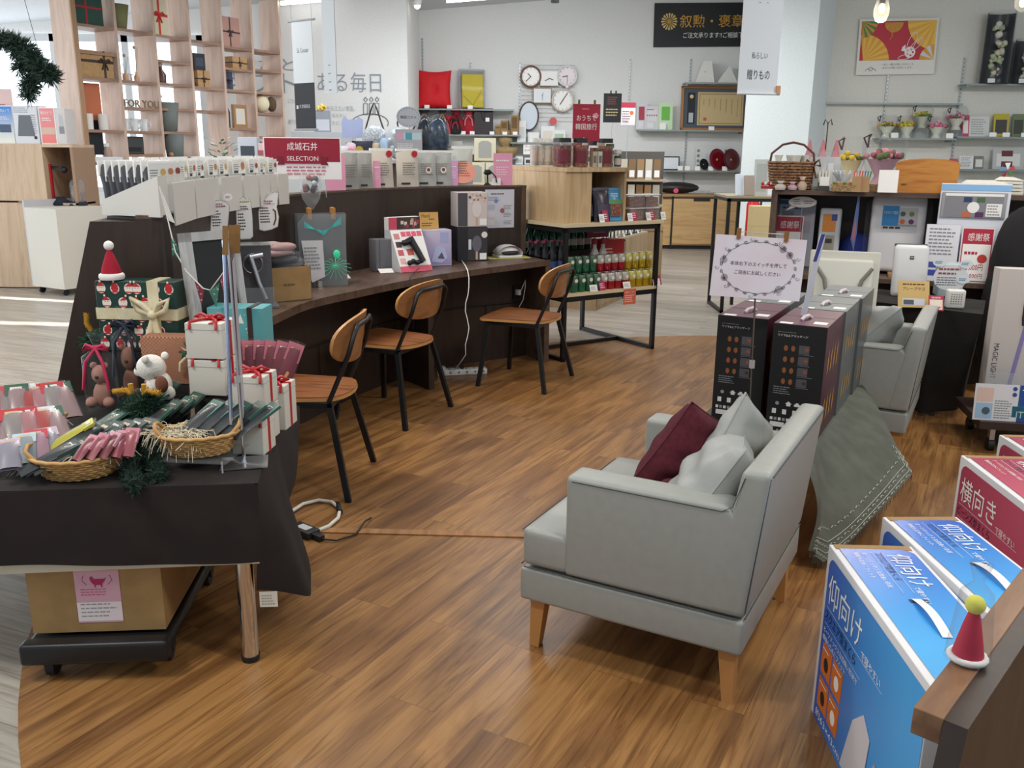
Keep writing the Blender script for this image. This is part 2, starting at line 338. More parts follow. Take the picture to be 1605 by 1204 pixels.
# tube lights, spot and pendant bulb
def tube_light(xa,ya,xb,yb,Y,lab):
    a=D(xa,ya,Y);b=D(xb,yb,Y)
    a.z=cz(a.x)-.07;b.z=cz(b.x)-.07
    t=thing('ceiling_light',lab,'ceiling light',(a+b)/2);c=(a+b)/2
    m=M();m.bar(a-c+V3((0,0,.045)),b-c+V3((0,0,.045)),.1,.04,WHITE);m.build('housing',t)
    m=M();m.tube([a-c,b-c],.024,P('#ffffff',.4,emit=6),10);m.build('light_tube',t)
tube_light(440,5,512,22,13.0,'white fluorescent ceiling light near the hanging banners');tube_light(700,0,762,12,13.9,'white fluorescent ceiling light above the red cushion shelf')
c=D(654,3,13.6);t=thing('spotlight','small round ceiling spotlight left of the right tube light','spotlight',c)
m=M();m.tube([(0,0,.02),(0,0,cz(c.x)-c.z)],.012,WHITE);m.lathe((0,0,-.05),[(.05,0),(.065,.07),(.04,.1)],WHITE,14);m.build('lamp_body',t)
m=M();m.blob((0,0,-.05),.045,P('#fff6e0',.4,emit=5));m.build('bulb',t)
c=D(870,0,11.5);t=thing('spotlight','small dark spotlight on the ceiling over the clock wall','spotlight',c);m=M();m.lathe((0,0,-.03),[(.05,0),(.05,.12)],P('#565a5c'),12);m.tube([(0,0,.05),(0,0,cz(c.x)-c.z)],.008,WHITE);m.build('lamp_body',t)
c=D(1382,14,6.6);t=thing('pendant_lamp','glass pendant lamp with a glowing warm filament bulb','pendant lamp',c)
m=M();m.lathe((0,0,-.09),[(.012,0),(.035,.012),(.05,.05),(.052,.09),(.036,.15),(.03,.2)],GLASS,16,cap=False);m.build('lamp_shade',t)
m=M();m.blob((0,0,.0),(.022,.022,.035),P('#ffdca0',.4,emit=9));m.tube([(0,0,-.05),(0,0,-.03)],.01,P('#caa36a'));m.build('bulb',t)
m=M();m.tube([(0,0,.1),(0,0,cz(c.x)-c.z)],.004,INK);m.lathe((0,0,.035),[(.02,0),(.02,.07)],P('#3c3428'),10);m.build('cord',t)
pl=bpy.data.lights.new('pendant_light','POINT');pl.energy=14;pl.color=(1,.8,.55);pl.shadow_soft_size=.06;po=bpy.data.objects.new('pendant_light',pl);COL.objects.link(po);po.location=c+V3((0,0,-.14))
c=D(1603,4,6.4);t=thing('pendant_lamp','pendant lamp cut off by the right edge above the flower boxes','pendant lamp',c);m=M();m.lathe((0,0,-.06),[(.01,0),(.045,.03),(.05,.08),(.03,.13)],GLASS,14,cap=False);m.build('lamp_shade',t)
m=M();m.blob((0,0,0),(.02,.02,.03),P('#ffdca0',.4,emit=9));m.build('bulb',t);m=M();m.tube([(0,0,.07),(0,0,cz(c.x)-c.z)],.004,INK);m.build('cord',t)
# ---------------------------------------------------------------- hanging banners
t=thing('hanging_banner','hanging banner, grey above and black below, beside the lattice shelf','banner',D(480,203,8.2)-V3((0,0,0)),RZ+R(-20)+.2)
m=M();W=.26;H=.90;dk=P('#1a1b20',.7)
m.box(-W/2,W/2,-.003,.003,0,.39,dk);m.box(-W/2,W/2,-.003,.003,.39,H,P('#c4c8ca',.8))
m.text('久世福商店',-.07,.18,.032,P('#b9bcc0'),.14,y=-.004);m.text('St. Cousair',-.07,.64,.04,LN,.15,y=-.004)
m.rect(-.11,.175,.026,.03,P('#b9bcc0'),-.004);m.build('cloth_panel',t)
m=M();m.tube([(-W/2-.04,0,H),(W/2+.04,0,H)],.009,P('#8e9295'));m.tube([(-W/2-.02,0,0),(W/2+.02,0,0)],.009,P('#8e9295'));m.build('rod',t)
m=M();m.tube([(-W/2,0,H),(-W/2,0,1.7)],.0015,GREYINK,4);m.tube([(W/2,0,H),(W/2,0,1.7)],.0015,GREYINK,4);m.build('cord',t)
t=thing('hanging_banner','narrow pale grey banner hanging edge-on left of the wall lettering','banner',D(519,146,7.2),R(-58))
m=M();m.box(-.13,.13,-.003,.003,0,.85,P('#b9bec2',.8));[m.rect(-.03,.2-.06*k,.05,.006,LN,-.005) or m.rect(-.01,.18-.06*k,.006,.04,LN,-.0052) for k in range(4)];m.build('cloth_panel',t)
m=M();m.tube([(-.13,0,.85),(-.13,0,1.6)],.0015,GREYINK,4);m.build('cord',t)
t=thing('hanging_banner','white cloth banner with vertical wooden rod in front of the pillar','banner',D(1186,147,6.0),R(8))
m=M();m.box(-.13,.13,-.003,.003,0,.8,P('#dfe6ec',.8))
m.text('私らしい',0,.12+.09,.04,LN,.105,y=-.005,al='C');m.text('贈りもの',0,.085,.062,P('#3f4347'),.15,y=-.005,al='C')
for k,s_ in enumerate(('一緒になら','見つかる')):[m.rect(.02-.05*k,.66-.03*q_,.012,.003,LN,-.005) for q_ in range(5)]
m.build('cloth_panel',t)
m=M();m.tube([(-.13,-.008,.0),(.15,-.008,.0)],.008,P('#dfe6ec',.8));m.box(.125,.15,-.02,.005,-.0,.05,P('#c9966a'));m.build('rod',t)
m=M();m.tube([(-.1,0,.8),(-.1,0,1.7)],.0015,GREYINK,4);m.tube([(.1,0,.8),(.1,0,1.7)],.0015,GREYINK,4);m.build('cord',t)
# ---------------------------------------------------------------- lattice shelf
LP0=V3((-4.73,10.2,0));PINKW=wood('pinkish_ply',['#bc9e8c','#c6aa98','#cfb5a4','#c1a492'],(4,4,.6),.6,2.0,.6)
BRW=wood('brown_shelf_edge',['#8a6a55','#9c7b64','#a5846c'],(4,1,4))
lat=thing('lattice_shelf','tall open wooden lattice shelf dividing the shop from the windows','shelf',LP0,RZ)
BAY,DEP=.53,.34
def bayY(k):return (LP0+VV*(k*BAY))
for k in range(7):
    m=M();y=k*BAY;m.box(-DEP,0,y-.018,y+.018,0 if k==0 else .85,3.45,PINKW)
    if k==0:m.box(0,.02,y-.03,y+.03,0,3.45,wood('post_edge',['#a27e5d','#b08c6a'],(3,3,.5)))
    m.build('divider_panel',lat)
m=M();m.box(-DEP,0,0,6*BAY,.80,.84,PINKW);m.build('plinth_board',lat);m=M();m.box(-DEP,0,0,6*BAY,0,.06,PINKW);m.build('base_board',lat)
m=M();m.box(-DEP-.02,.05,-.04,6*BAY+.03,3.45,3.55,wood('lattice_top',['#a27e5d','#b08c6a'],(3,3,.5)));m.build('top_board',lat)
BY=[[(114,37),(118,80),(124,121),(133,205),(141,257)],[(179,45),(189,127),(196,169),(200,207),(205,244)],
      [(244,55),(248,95),(251,131),(255,171),(260,208),(263,248)],[(302,63.5),(307,137),(311,174),(318,250)],
      [(354,73),(356,107),(359,141),(363,202),(366,250)],[(401,78),(402,109.5),(404,145),(407,178),(412,215)]]
BZ=[]
for k,b in enumerate(BY):
    zs=[]
    for x,y in b:
        z=D(x,y,bayY(k).y)[2];zs.append(z)
        m=M();m.box(-DEP+.01,-.002,k*BAY+.018,(k+1)*BAY-.018,z-.015,z+.015,BRW);m.build('shelf_board',lat)
    BZ.append(zs)
def cell(k,j,f,dx=-.12): # a point on shelf board j of bay k, f across the bay
    return LP0+VV*((k+f)*BAY)+UU*dx+V3((0,0,BZ[k][j]+.0155))
# ---------------------------------------------------------------- generic goods
def ribbon_box(name,lab,cat,loc,rz,w,d,h,mat,rib,rw=.02,bow=True,cross=(.5,.5),group=None):
    t=thing(name,lab,cat,loc,rz,group)
    m=M();m.box(-w/2,w/2,-d/2,d/2,0,h,mat,min(w,h,d)*.02);m.build('box',t)
    m=M();e=.0015;x=-w/2+w*cross[0];z=h*cross[1]
    m.box(x-rw/2,x+rw/2,-d/2-e,d/2+e,-0,h+e,rib);m.box(-w/2-e,w/2+e,-d/2-e*1.4,d/2+e,z-rw/2,z+rw/2,rib)
    if bow:
        for s in (-1,1):
            m.tube([(x,-d/2-.006,z),(x+s*rw*1.6,-d/2-.014,z+rw*1.1),(x+s*rw*2.6,-d/2-.012,z+rw*.2),(x+s*rw*1.2,-d/2-.012,z-rw*.3),(x,-d/2-.008,z)],rw*.28,rib,6)
            m.tube([(x,-d/2-.006,z),(x+s*rw*.7,-d/2-.008,z-rw*1.5),(x+s*rw*1.3,-d/2-.005,z-rw*2.8)],rw*.3,rib,6)
        m.blob((x,-d/2-.01,z),rw*.5,rib,8,6)
    m.build('ribbon',t);return t
def top_ribbon_box(lab,loc,rz,w,d,h,mat,rib,rw=.018,group=None):
    t=thing('gift_box',lab,'gift box',loc,rz,group)
    m=M();m.box(-w/2,w/2,-d/2,d/2,0,h,mat,.003);m.box(-w/2-.001,w/2+.001,-d/2-.001,d/2+.001,h-.022,h-.02,P('#b9b6ae'));m.build('box',t)
    m=M();e=.0015
    m.box(w*.22-rw/2,w*.22+rw/2,-d/2-e*2,d/2+e,h-h*.0,h+e,rib);m.box(-w/2-e,w/2+e,-rw/2,rw/2,0,h+e,rib)
    for s in (-1,1):
        m.tube([(0,0,h+.006),(s*.03,-.006,h+.022),(s*.052,-.004,h+.012),(s*.028,0,h+.006),(0,0,h+.006)],.006,rib,6)
        m.tube([(0,0,h+.008),(s*.03,-.03,h+.006),(s*.045,-d/2,h+.003),(s*.045,-d/2-.005,h-.02)],.005,rib,6)
    m.blob((0,0,h+.01),.011,rib,8,6);m.build('ribbon',t);return t
def letters(s,lab,loc,rz,h,mat):
    t=thing('wooden_letters',lab,'letters',loc,rz);m=M();vs,fs,W,H=text_mesh(s);k=h/H
    for y,fl in ((-.008,0),(.008,1)):m.add([((a-W/2)*k,y,b*k) for a,b in vs],[f[::-1] if fl else f for f in fs],mat)
    ed={}
    for f in fs:
        for i in range(len(f)):
            e=(f[i],f[(i+1)%len(f)]);ed[e]=1
    for a,b in list(ed):
        if (b,a) not in ed:
            A,B=vs[a],vs[b];m.add([((A[0]-W/2)*k,-.008,A[1]*k),((B[0]-W/2)*k,-.008,B[1]*k),((B[0]-W/2)*k,.008,B[1]*k),((A[0]-W/2)*k,.008,A[1]*k)],[(0,1,2,3)],mat)
    o=m.build('wooden_letters');o.location=loc;o.rotation_euler=(0,0,rz);o['label']=lab;o['category']='letters';bpy.data.objects.remove(t);return o
def vase(lab,loc,h,r0,r1,mat,cat='vase',name='vase',sq=0,group=None):
    m=M();m.lathe((0,0,0),[(r0*.9,0),(r0,.01),(r1,h),(r1-.006,h),(r0-.008,.02)],mat,20);return solo(m,name,lab,cat,loc,0,group)
def pouch_mesh(m,w,h,th,mat,lean=0,top=None,seam=.02,nu=6,nv=8,crimp=0,wob=.0,seed=0):
    rn=random.Random(seed);ph=rn.random()*6
    for s in (-1,1):
        def fn(u,v):
            k=(sin(pi*min(1,max(0,u)))**.6)*(sin(pi*min(1,v*.97+.03)))**.6 if 0<u<1 and 0<v<1 else 0
            if v<.02:k=.6*sin(pi*u)**.5 if 0<u<1 else 0
            return ((u-.5)*w*(1-.04*sin(pi*v)),s*th/2*k+lean*v+wob*sin(u*7+ph+v*9)*v,h*v)
        m.grid(fn,nu,nv,mat)
    if top:m.box(-w/2,w/2,lean*.93-.0015-th*.1,lean*1.0+.0015,h*(1-seam),h,top)
def card(lab,loc,rz,w,h,mat,draw=None,rx=0,name='price_card',cat='card',group=None,t=.0025,out=None):
    m=M();
    if out:m.slab(out,0,t,mat)
    else:m.box(-w/2,w/2,0,t,0,h,mat)
    if draw:draw(m)
    return solo(m,name,lab,cat,loc,rz,group,rx)
def sign(*a,**k):k.setdefault('name','shop_sign');k.setdefault('cat','sign');return card(*a,**k)
FACE=RZ+pi/2 # cells of the lattice are looked into across UU
LF=pi/2+RZ     # local -y faces along +UU
# ---------------------------------------------------------------- things in the lattice
GRP=P('#1f4a3c',.6)
ribbon_box('gift_box','dark green gift box with red ribbon, top left of the lattice shelf','gift box',cell(0,0,.38),LF,.42,.16,.36,GRP,RED,.02,False)
vase('squat olive green vase in the top row of the lattice shelf',cell(1,0,.25),.26,.09,.13,P('#7f7f55',.7))
ribbon_box('gift_box','cream gift box with red ribbon bow on the lattice shelf','gift box',cell(2,0,.26),LF,.25,.12,.45,P('#e6dcbc'),P('#d9302a'),.03)
t=ribbon_box('gift_box','kraft gift box with dark ribbon on the left end of the lattice shelf','gift box',cell(0,2,.45),LF,.46,.2,.28,KRAFT,P('#3c2a24'),.03,True,(.75,.6))
letters('GIFT','small white GIFT letters standing behind the reed diffusers',cell(1,1,.30,-.12),LF,.085,P('#cfd3d4'));
for i,(f,lab) in enumerate(((.22,'left glass diffuser bottle with bare reeds on the lattice shelf'),(.5,'right glass diffuser bottle with a tall reed on the lattice shelf'))):
    t=thing('reed_diffuser',lab,'diffuser',cell(1,1,f,-.05));m=M();m.lathe((0,0,0),[(.03,0),(.032,.05),(.012,.08),(.012,.1)],P('#c99c79',.3),12);m.build('bottle',t)
    m=M();[m.tube([(0,0,.05),(a*.03,a*.02,.26+.12*i)],.003,P('#8b8f86'),5) for a in (-1,.3,1)];m.blob((.0,0,.27+.1*i),.018,P('#9aa19b'),8,6);m.build('reed',t)
letters('FOR YOU','brown wooden FOR YOU letters in the lattice shelf',cell(1,2,.52,-.012),LF,.082,P('#8c7256'));letters('G','pale letter G on the shelf right of FOR YOU',cell(2,3,.12),LF,.16,P('#b9b3a4'))
t=thing('diffuser_bottle','brown apothecary bottle on the lattice shelf','bottle',cell(2,2,.28));m=M();m.lathe((0,0,0),[(.055,0),(.06,.1),(.02,.16),(.02,.19)],P('#5a3a30',.3),14);m.build('bottle',t);m=M();m.lathe((0,0,.19),[(.025,0),(.025,.04)],P('#d8d4cb'),10);m.build('cap',t)
ribbon_box('gift_box','dusty pink gift box with dark ribbon near the top of the lattice shelf','gift box',cell(4,0,.34),LF,.34,.16,.36,P('#b98d80'),P('#40302c'),.02)
ribbon_box('gift_box','kraft gift box with a dark box leaning on it, middle of the lattice shelf','gift box',cell(3,1,.42),LF,.2,.14,.20,KRAFT,P('#402a24'),.015)
m=M();m.box(-.09,.09,-.05,.05,0,.2,P('#23262e'));m.rect(-.06,.05,.12,.1,P('#3a4658'),-.051);solo(m,'gift_box','dark navy box lying on the kraft box in the lattice shelf','gift box',cell(3,1,.36)+V3((0,0,.2)),LF,rx=0)
ribbon_box('gift_box','small kraft gift box with dark bow right of the pink gift box','gift box',cell(4,1,.62),LF,.26,.14,.15,KRAFT,P('#40302c'),.015)
ribbon_box('gift_box','small navy gift box standing in the lattice shelf','gift box',cell(4,2,.24),LF,.15,.1,.22,P('#3c4258'),P('#22242e'),.014)
for i in range(6):m=M()
t=thing('foliage_spray','small dark green sprig beside the kraft gift box','plant',cell(3,1,.22));m=M();rn=random.Random(3)
for i in range(22):a=rn.uniform(0,6.3);m.tube([(0,0,.02),(cos(a)*.06,sin(a)*.05,rn.uniform(.02,.09))],.006,P('#2d4a32'),4,r1=.001)
m.build('leaf',t)
m=M();m.box(-.17,.17,-.01,.01,0,.5,P('#c06a45'));solo(m,'picture_board','terracotta orange board standing in the left bay of the lattice shelf','panel',cell(0,3,.3),LF)
for f in (.16,.52):
    m=M();m.lathe((0,0,0),[(.05,0),(.055,.17)],P('#e4e0db'),14);solo(m,'cup',('left' if f<.3 else 'right')+' pale paper cup in front of the orange board','cup',cell(0,3,f,-.04),group='cups before the orange panel')
vase('large dark grey tapered vase in the lattice shelf',cell(2,4,.35),.34,.11,.15,P('#6d7470',.6))
vase('dark grey vase on the lowest shelf of the lattice',cell(2,5,.38,-.05),.27,.1,.12,P('#6b726f',.6));vase('grey tumbler left of the lowest grey vase',cell(2,5,.1,-.2),.22,.05,.06,P('#7e8583',.6))
m=M();m.blob((0,0,.03),.035,P('#c58a68'));solo(m,'ornament_ball','little clay ball at the foot of the lowest grey vase','ornament',cell(2,5,.24,-.02))
for i,f in enumerate((.18,.42,.68)):
    t=thing('mug','%s of three white mugs on the lattice shelf'%('leftmost','middle','rightmost')[i],'mug',cell(1,3,f),group='white mugs on the lattice shelf');m=M();m.lathe((0,0,0),[(.05,0),(.055,.14),(.049,.14),(.045,.02)],P('#dddfdf',.3),14);m.build('cup_body',t);m=M();m.tube([(.05,0,.11),(.085,0,.1),(.085,0,.05),(.05,0,.03)],.008,P('#dddfdf',.3),6);m.build('handle',t)
t=thing('monitor','black computer monitor seen through the lattice shelf','monitor',cell(0,4,.3));t.rotation_euler[2]=LF
m=M();m.box(-.15,.15,-.012,.012,.08,.46,P('#1c1f26',.3),.006);m.build('screen',t);m=M();m.box(-.03,.03,-.01,.02,.01,.12,BLACK);m.box(-.1,.1,-.06,.06,0,.012,BLACK);m.build('stand',t)
t=thing('glass_bottle','patterned glass bottle on the lowest left lattice shelf','bottle',cell(0,4,.66));m=M();m.lathe((0,0,0),[(.05,0),(.055,.12),(.03,.17)],P('#a58b78',.25),14);m.build('bottle',t);m=M();m.lathe((0,0,.17),[(.03,0),(.03,.04)],WHITE,12);m.build('cap',t)
m=M();m.box(-.2,.2,-.1,.1,0,.06,P('#dfe1e2'),.01);solo(m,'storage_box','low white box under the monitor','box',cell(0,4,.42,-.05),LF)
t=thing('desk_clock','black boxy radio clock on the lattice shelf','radio',cell(1,4,.3)-V3((0,0,.0)),LF);m=M();m.box(-.14,.14,-.05,.05,0,.2,P('#3c403f'),.01);m.build('case',t);m=M();m.rect(-.1,.03,.2,.05,P('#101214'),-.052);m.build('display',t)
# things below the last boards, seen through the open lower bays
m=M();m.box(-.3,.3,-.15,.15,0,.42,P('#d98a5c'));solo(m,'orange_box','orange carton behind the pouch racks under the lattice','box',LP0+VV*(1.5*BAY)+UU*-.14+V3((0,0,.84)),LF)
m=M();m.box(-.12,.12,-.1,.1,0,.35,P('#c23e33'));solo(m,'red_box','small red carton in the lower right bay of the lattice','box',LP0+VV*(3.2*BAY)+UU*-.14+V3((0,0,.84)),LF)
t=thing('wine_bottle','dark blue wine bottle on the lattice shelf','bottle',cell(4,3,.2));m=M();m.lathe((0,0,0),[(.04,0),(.042,.2),(.015,.28)],P('#20283a',.2),14);m.build('bottle',t);m=M();m.lathe((0,0,.28),[(.016,0),(.016,.1)],P('#2e4fae',.3),10);m.build('cap',t)
m=M();m.box(-.12,.12,-.02,.02,0,.3,P('#a47d55'));m.rect(-.08,.05,.16,.2,P('#d9d3c8'),-.021);solo(m,'framed_picture','wooden picture frame beside the blue bottle','frame',cell(4,3,.62),LF)
t=thing('plush_toy','cream plush toy with brown ears on the lattice shelf','plush',cell(5,3,.4));m=M();m.blob((0,0,.12),(.12,.12,.12),P('#e4d9b8',.9));m.build('body',t);m=M();m.blob((.12,.1,.12),(.07,.07,.1),P('#5b4a34',.9));m.blob((-.13,-.1,.1),(.05,.05,.06),P('#5b4a34',.9));m.build('ear',t)
# ---------------------------------------------------------------- left cabinet with appliance boxes
cab=thing('display_cabinet','tall pale oak cabinet at the left edge carrying appliance boxes','cabinet',(0,0,0))
Yc=9.6;xr=D(75,400,Yc).x;xl=-7.0;zt=D(60,226,Yc).z;zm=D(50,318,Yc).z;xo=D(67,250,Yc).x;xe=D(113,230,Yc).x
m=M();m.box(xl,xo,Yc,Yc+.5,zm+.02,zt-.03,OAKF);m.build('upper_cabinet',cab)
m=M();m.box(xl,D(97,448,Yc).x,Yc,Yc+.5,0.01,zm-.0,OAKF);m.build('lower_cabinet',cab)
m=M();m.box(xl,xe,Yc,Yc+.5,zt-.03,zt,OAKF);m.box(xe-.03,xe,Yc,Yc+.5,zm-.28,zt-.03,P('#9c7f66'));m.box(xo,xe-.03,Yc+.46,Yc+.5,zm-.28,zt-.03,P('#8d6f58'));m.box(xo-.3,xo+.05,Yc-.02,Yc,zm-.0,zm+.02,P('#8b7560'));m.build('open_shelf',cab)
m=M();m.box(xo+.02,xe-.0,Yc,Yc+.4,zm-.02,zm+.0,OAKF);m.build('shelf_board',cab)
def apbox(px0,px1,ytop,lab,col,draw,dz=0):
    a=D(px0,224,Yc+.03);b=D(px1,224,Yc+.03);h=D(px0,ytop,Yc+.03).z-zt;w=b.x-a.x-.015
    m=M();m.box(-w/2,w/2,0,.22,0,h,col,.004);draw(m,w,h);solo(m,'appliance_box',lab,'box',((a.x+b.x)/2,Yc+.03,zt),0)
BL=grad('blue_fade_print','#f1ecd8','#2f7fd0',2,0,.35);PK=grad('pink_fade_print','#e77b74','#e89090',2,0,.35)
def d1(m,w,h):m.rect(-w/2+.012,.012,w-.024,h-.024,BL,-.001);m.rect(-.06,h*.3,.12,.08,P('#4a5b73'),-.002);m.text('仰向けで',-w*.36,h*.82,.035,WHITE,w*.7,y=-.003);m.lines(-w*.3,h*.62,w*.6,.04,2,WHITE,y=-.003)
def d2(m,w,h):m.slab([(-.09,.08),(.09,.08),(.06,h*.75),(-.06,h*.75)],-.003,-.001,P('#6c7077'));m.lines(-w*.42,h*.8,w*.6,.06,3,GREYINK,4);m.lines(w*.25,.1,w*.2,.2,9,GREYINK,5);m.rect(w*.3,.05,.03,.03,INK,-.002)
def d3(m,w,h):m.rect(-w/2+.012,.012,w-.024,h-.024,PK,-.001);m.rect(-.07,h*.27,.14,.07,P('#d8b7a4'),-.002);m.text('横向きで',-w*.36,h*.8,.035,WHITE,w*.7,y=-.003);m.lines(-w*.3,h*.62,w*.6,.04,2,WHITE,y=-.003)
def d4(m,w,h):m.slab([(-w*.2,h*.45),(w*.25,h*.4),(w*.2,h*.8),(-w*.1,h*.85)],-.003,-.001,P('#bdbdc0'));m.box(-w*.2,w*.3,-.004,-.001,h*.3,h*.5,P('#8a8c90'))
apbox(-4,27,165,'slim blue appliance box at the left end of the oak cabinet top',P('#e9ebee'),d1);apbox(23,64,165,'white appliance box showing a grey device, on the oak cabinet',P('#dcdde1'),d2)
apbox(64,92,168,'slim coral pink appliance box on the oak cabinet',P('#e9ebee'),d3);apbox(90,107,170,'narrow white appliance box at the right end of the oak cabinet',P('#d2cdcb'),d4)
c=D(12,165,Yc+.2);t=sign('pale pink card with bird clips above the appliance boxes',(c.x,Yc+.12,c.z-.1),0,.2,.26,P('#dfc0bc'),lambda m:m.lines(-.04,.08,.08,.04,1,P('#a45f5f')))
c=V3(((xo+xe)/2,Yc+.2,zm));t=thing('glass_jar','dried flower jar inside the oak cabinet niche','jar',c+V3((.12,-.1,0)));m=M();m.lathe((0,0,0),[(.07,0),(.075,.2),(.05,.24)],FILM2,14);m.build('glass',t);m=M();m.blob((0,0,.1),(.06,.06,.09),P('#8a6a5a'),wob=.5);m.build('filling',t)
m=M();
for i in range(6):m.blob((random.Random(i).uniform(-.12,.14),-.05,.02+.03*i%.1),(.09,.08,.07),P('#1f2330',.9),wob=.5,seed=i)
solo(m,'dark_scarf','crumpled dark navy scarf in the oak cabinet niche','scarf',c+V3((.0,-.08,-.12)))
m=M();m.box(-.02,.02,0,.03,-.1,.3,RED);m.box(.02,.16,0,.02,.25,.28,BLACK);m.blob((.16,.0,.24),.035,BLACK);solo(m,'hanging_tool','red and black tool hanging in the oak cabinet niche','tool',c+V3((-.16,-.1,.1)))
cart=thing('white_cart','white wheeled cabinet in front of the oak cabinet corner','cabinet',V3((-5.02,9.3,0)),RZ)
m=M();m.box(0,.5,.0,.6,.07,.88,P('#cfc9bd',.6));m.build('body',cart);m=M();m.box(-.02,.0,0,.6,.07,.95,P('#b9b9bb',.5));m.build('side_panel',cart)
for x,y in ((.06,.05),(.44,.05),(.44,.55),(.06,.55)):m=M();m.tube([(x-.012,y,.035),(x+.012,y,.035)],.035,BLACK,12);m.box(x-.01,x+.01,y-.015,y+.015,.035,.075,STEEL);m.build('caster',cart)
# evergreen garland hanging at the upper left
t=thing('evergreen_garland','dark evergreen garland hanging before the bright window, top left','garland',D(40,80,7.0));c=t.location;rn=random.Random(5)
def needles(m,pts,r,n,mat,ln,rn,th=.0022,drop=0):
    k=len(pts)-1
    for i in range(n):
        f=rn.random()*k;j=min(int(f),k-1);a=V3(pts[j]).lerp(V3(pts[j+1]),f-j);d=V3((rn.gauss(0,1),rn.gauss(0,1),rn.gauss(0,1)-drop)).normalized()
        b=a+d*r*rn.uniform(.5,1);e=b+(d+V3((rn.gauss(0,.4),rn.gauss(0,.4),rn.gauss(0,.4)))).normalized()*ln*rn.uniform(.6,1.2);s=d.orthogonal().normalized()*th
        m.add([a-s,a+s,e],[(0,1,2)],mat);s2=s.cross(d).normalized()*th;m.add([b-s2,b+s2,e],[(0,1,2)],mat)
gp=[D(*p)-c for p in ((-12,62,7.0),(20,65,7.0),(45,82,7.0),(68,108,6.95),(80,122,7)) ];gp2=[D(*p)-c for p in ((62,100,7),(50,125,7.05),(44,152,7))]
gp3=[D(*p)-c for p in ((25,70,7),(35,95,7.05),(33,110,7))]
m=M();G1=P('#20362b',.8);G2=P('#35524a',.8)
for gpx,n in ((gp,1500),(gp2,500),(gp3,300)):needles(m,gpx,.07,n,G1,.05,rn,.006);needles(m,gpx,.06,n//3,G2,.06,rn,.005)
m.build('needles',t);m=M();m.tube(gp,.014,P('#2b241c'),6);m.tube([gp[0],gp[0]+V3((-.3,0,.95))],.004,INK,4);m.tube([gp[3],gp[3]+V3((-.2,0,1.2))],.002,INK,4);m.build('wire',t)
t=thing('potted_plant','small plant with grey green leaves behind the pouch racks','plant',G(348,263,1.18));t.location=D(348,260,9.0);rn=random.Random(8)
m=M()
for i in range(46):
    a=rn.uniform(0,6.3);r=rn.uniform(.03,.16);z=rn.uniform(.02,.26);c_=V3((cos(a)*r,sin(a)*r,z));d=V3((cos(a),sin(a),.5)).normalized()*.06;s=V3((-sin(a),cos(a),0))*.018
    m.add([c_-s*.2,c_+d*.5-s,c_+d,c_+d*.5+s],[(0,1,2,3)],(P('#55705a'),P('#a9bfb2'),P('#3b5644'))[i%3])
m.build('leaf',t);m=M();m.lathe((0,0,-.02),[(.05,-.1),(.07,.04)],WHITE,12);m.build('pot',t)
m=M();m.box(-.35,.35,-.2,.2,-.15-1.2,-.12,P('#c9cbcd'));solo(m,'display_stand','pale display stand carrying the grey green plant','stand',t.location+V3((0,.05,0)),0)
# ================================================================ CURVED COUNTER
DIV=[(-1.30,3.36),(-1.36,3.78),(-1.37,4.2),(-1.33,4.6),(-1.22,5.02),(-1.07,5.5),(-.835,5.97),(-.49,6.38),(-.185,6.56),(.09,6.69)]
FRO=[(-1.15,3.50),(-1.135,3.78),(-1.098,4.06),(-1.027,4.475),(-.82,4.9),(-.656,5.2),(-.473,5.5),(-.234,5.80),(.028,6.09),(.265,6.36)]
def smooth_line(P_,n=4):
    out=[]
    for i in range(len(P_)-1):
        p=[V3((*P_[max(0,min(len(P_)-1,i+k))],0)) for k in (-1,0,1,2)]
        for j in range(n):
            t=j/n;out.append(.5*((2*p[1])+(p[2]-p[0])*t+(2*p[0]-5*p[1]+4*p[2]-p[3])*t*t+(3*p[1]-p[0]-3*p[2]+p[3])*t**3))
    out.append(V3((*P_[-1],0)));return out
DL=smooth_line(DIV);FL=smooth_line(FRO)
def dpt(i): # point on divider at fraction i (0..1), with outward normal
    f=i*(len(DL)-1);j=min(int(f),len(DL)-2);a=DL[j].lerp(DL[j+1],f-j);d=(DL[j+1]-DL[j]).normalized();return a,d,V3((-d.y,d.x,0))
TZ=1.24;DZ=.75
cnt=thing('curved_counter','long curved dark brown counter with a high divider and a desk','counter',(0,0,0))
outer=[]
for i in range(len(DL)):
    a,d,n=dpt(i/(len(DL)-1));outer.append(a+n*.10)
m=M()
for i in range(len(DL)-1):
    m.hexa([(*DL[i].xy,0),(*DL[i+1].xy,0),(*outer[i+1].xy,0),(*outer[i].xy,0)],[(*DL[i].xy,TZ),(*DL[i+1].xy,TZ),(*outer[i+1].xy,TZ),(*outer[i].xy,TZ)],DARKW)
m.build('divider_wall',cnt)
m=M()
for i in range(len(DL)-1):
    a,d,n=dpt(i/(len(DL)-1));b,d2,n2=dpt((i+1)/(len(DL)-1))
    m.hexa([(*(DL[i]-n*.004).xy,TZ),(*(DL[i+1]-n2*.004).xy,TZ),(*outer[i+1].xy,TZ),(*outer[i].xy,TZ)],[(*(DL[i]-n*.004).xy,TZ+.012),(*(DL[i+1]-n2*.004).xy,TZ+.012),(*outer[i+1].xy,TZ+.012),(*outer[i].xy,TZ+.012)],DESKW)
m.build('divider_top',cnt)
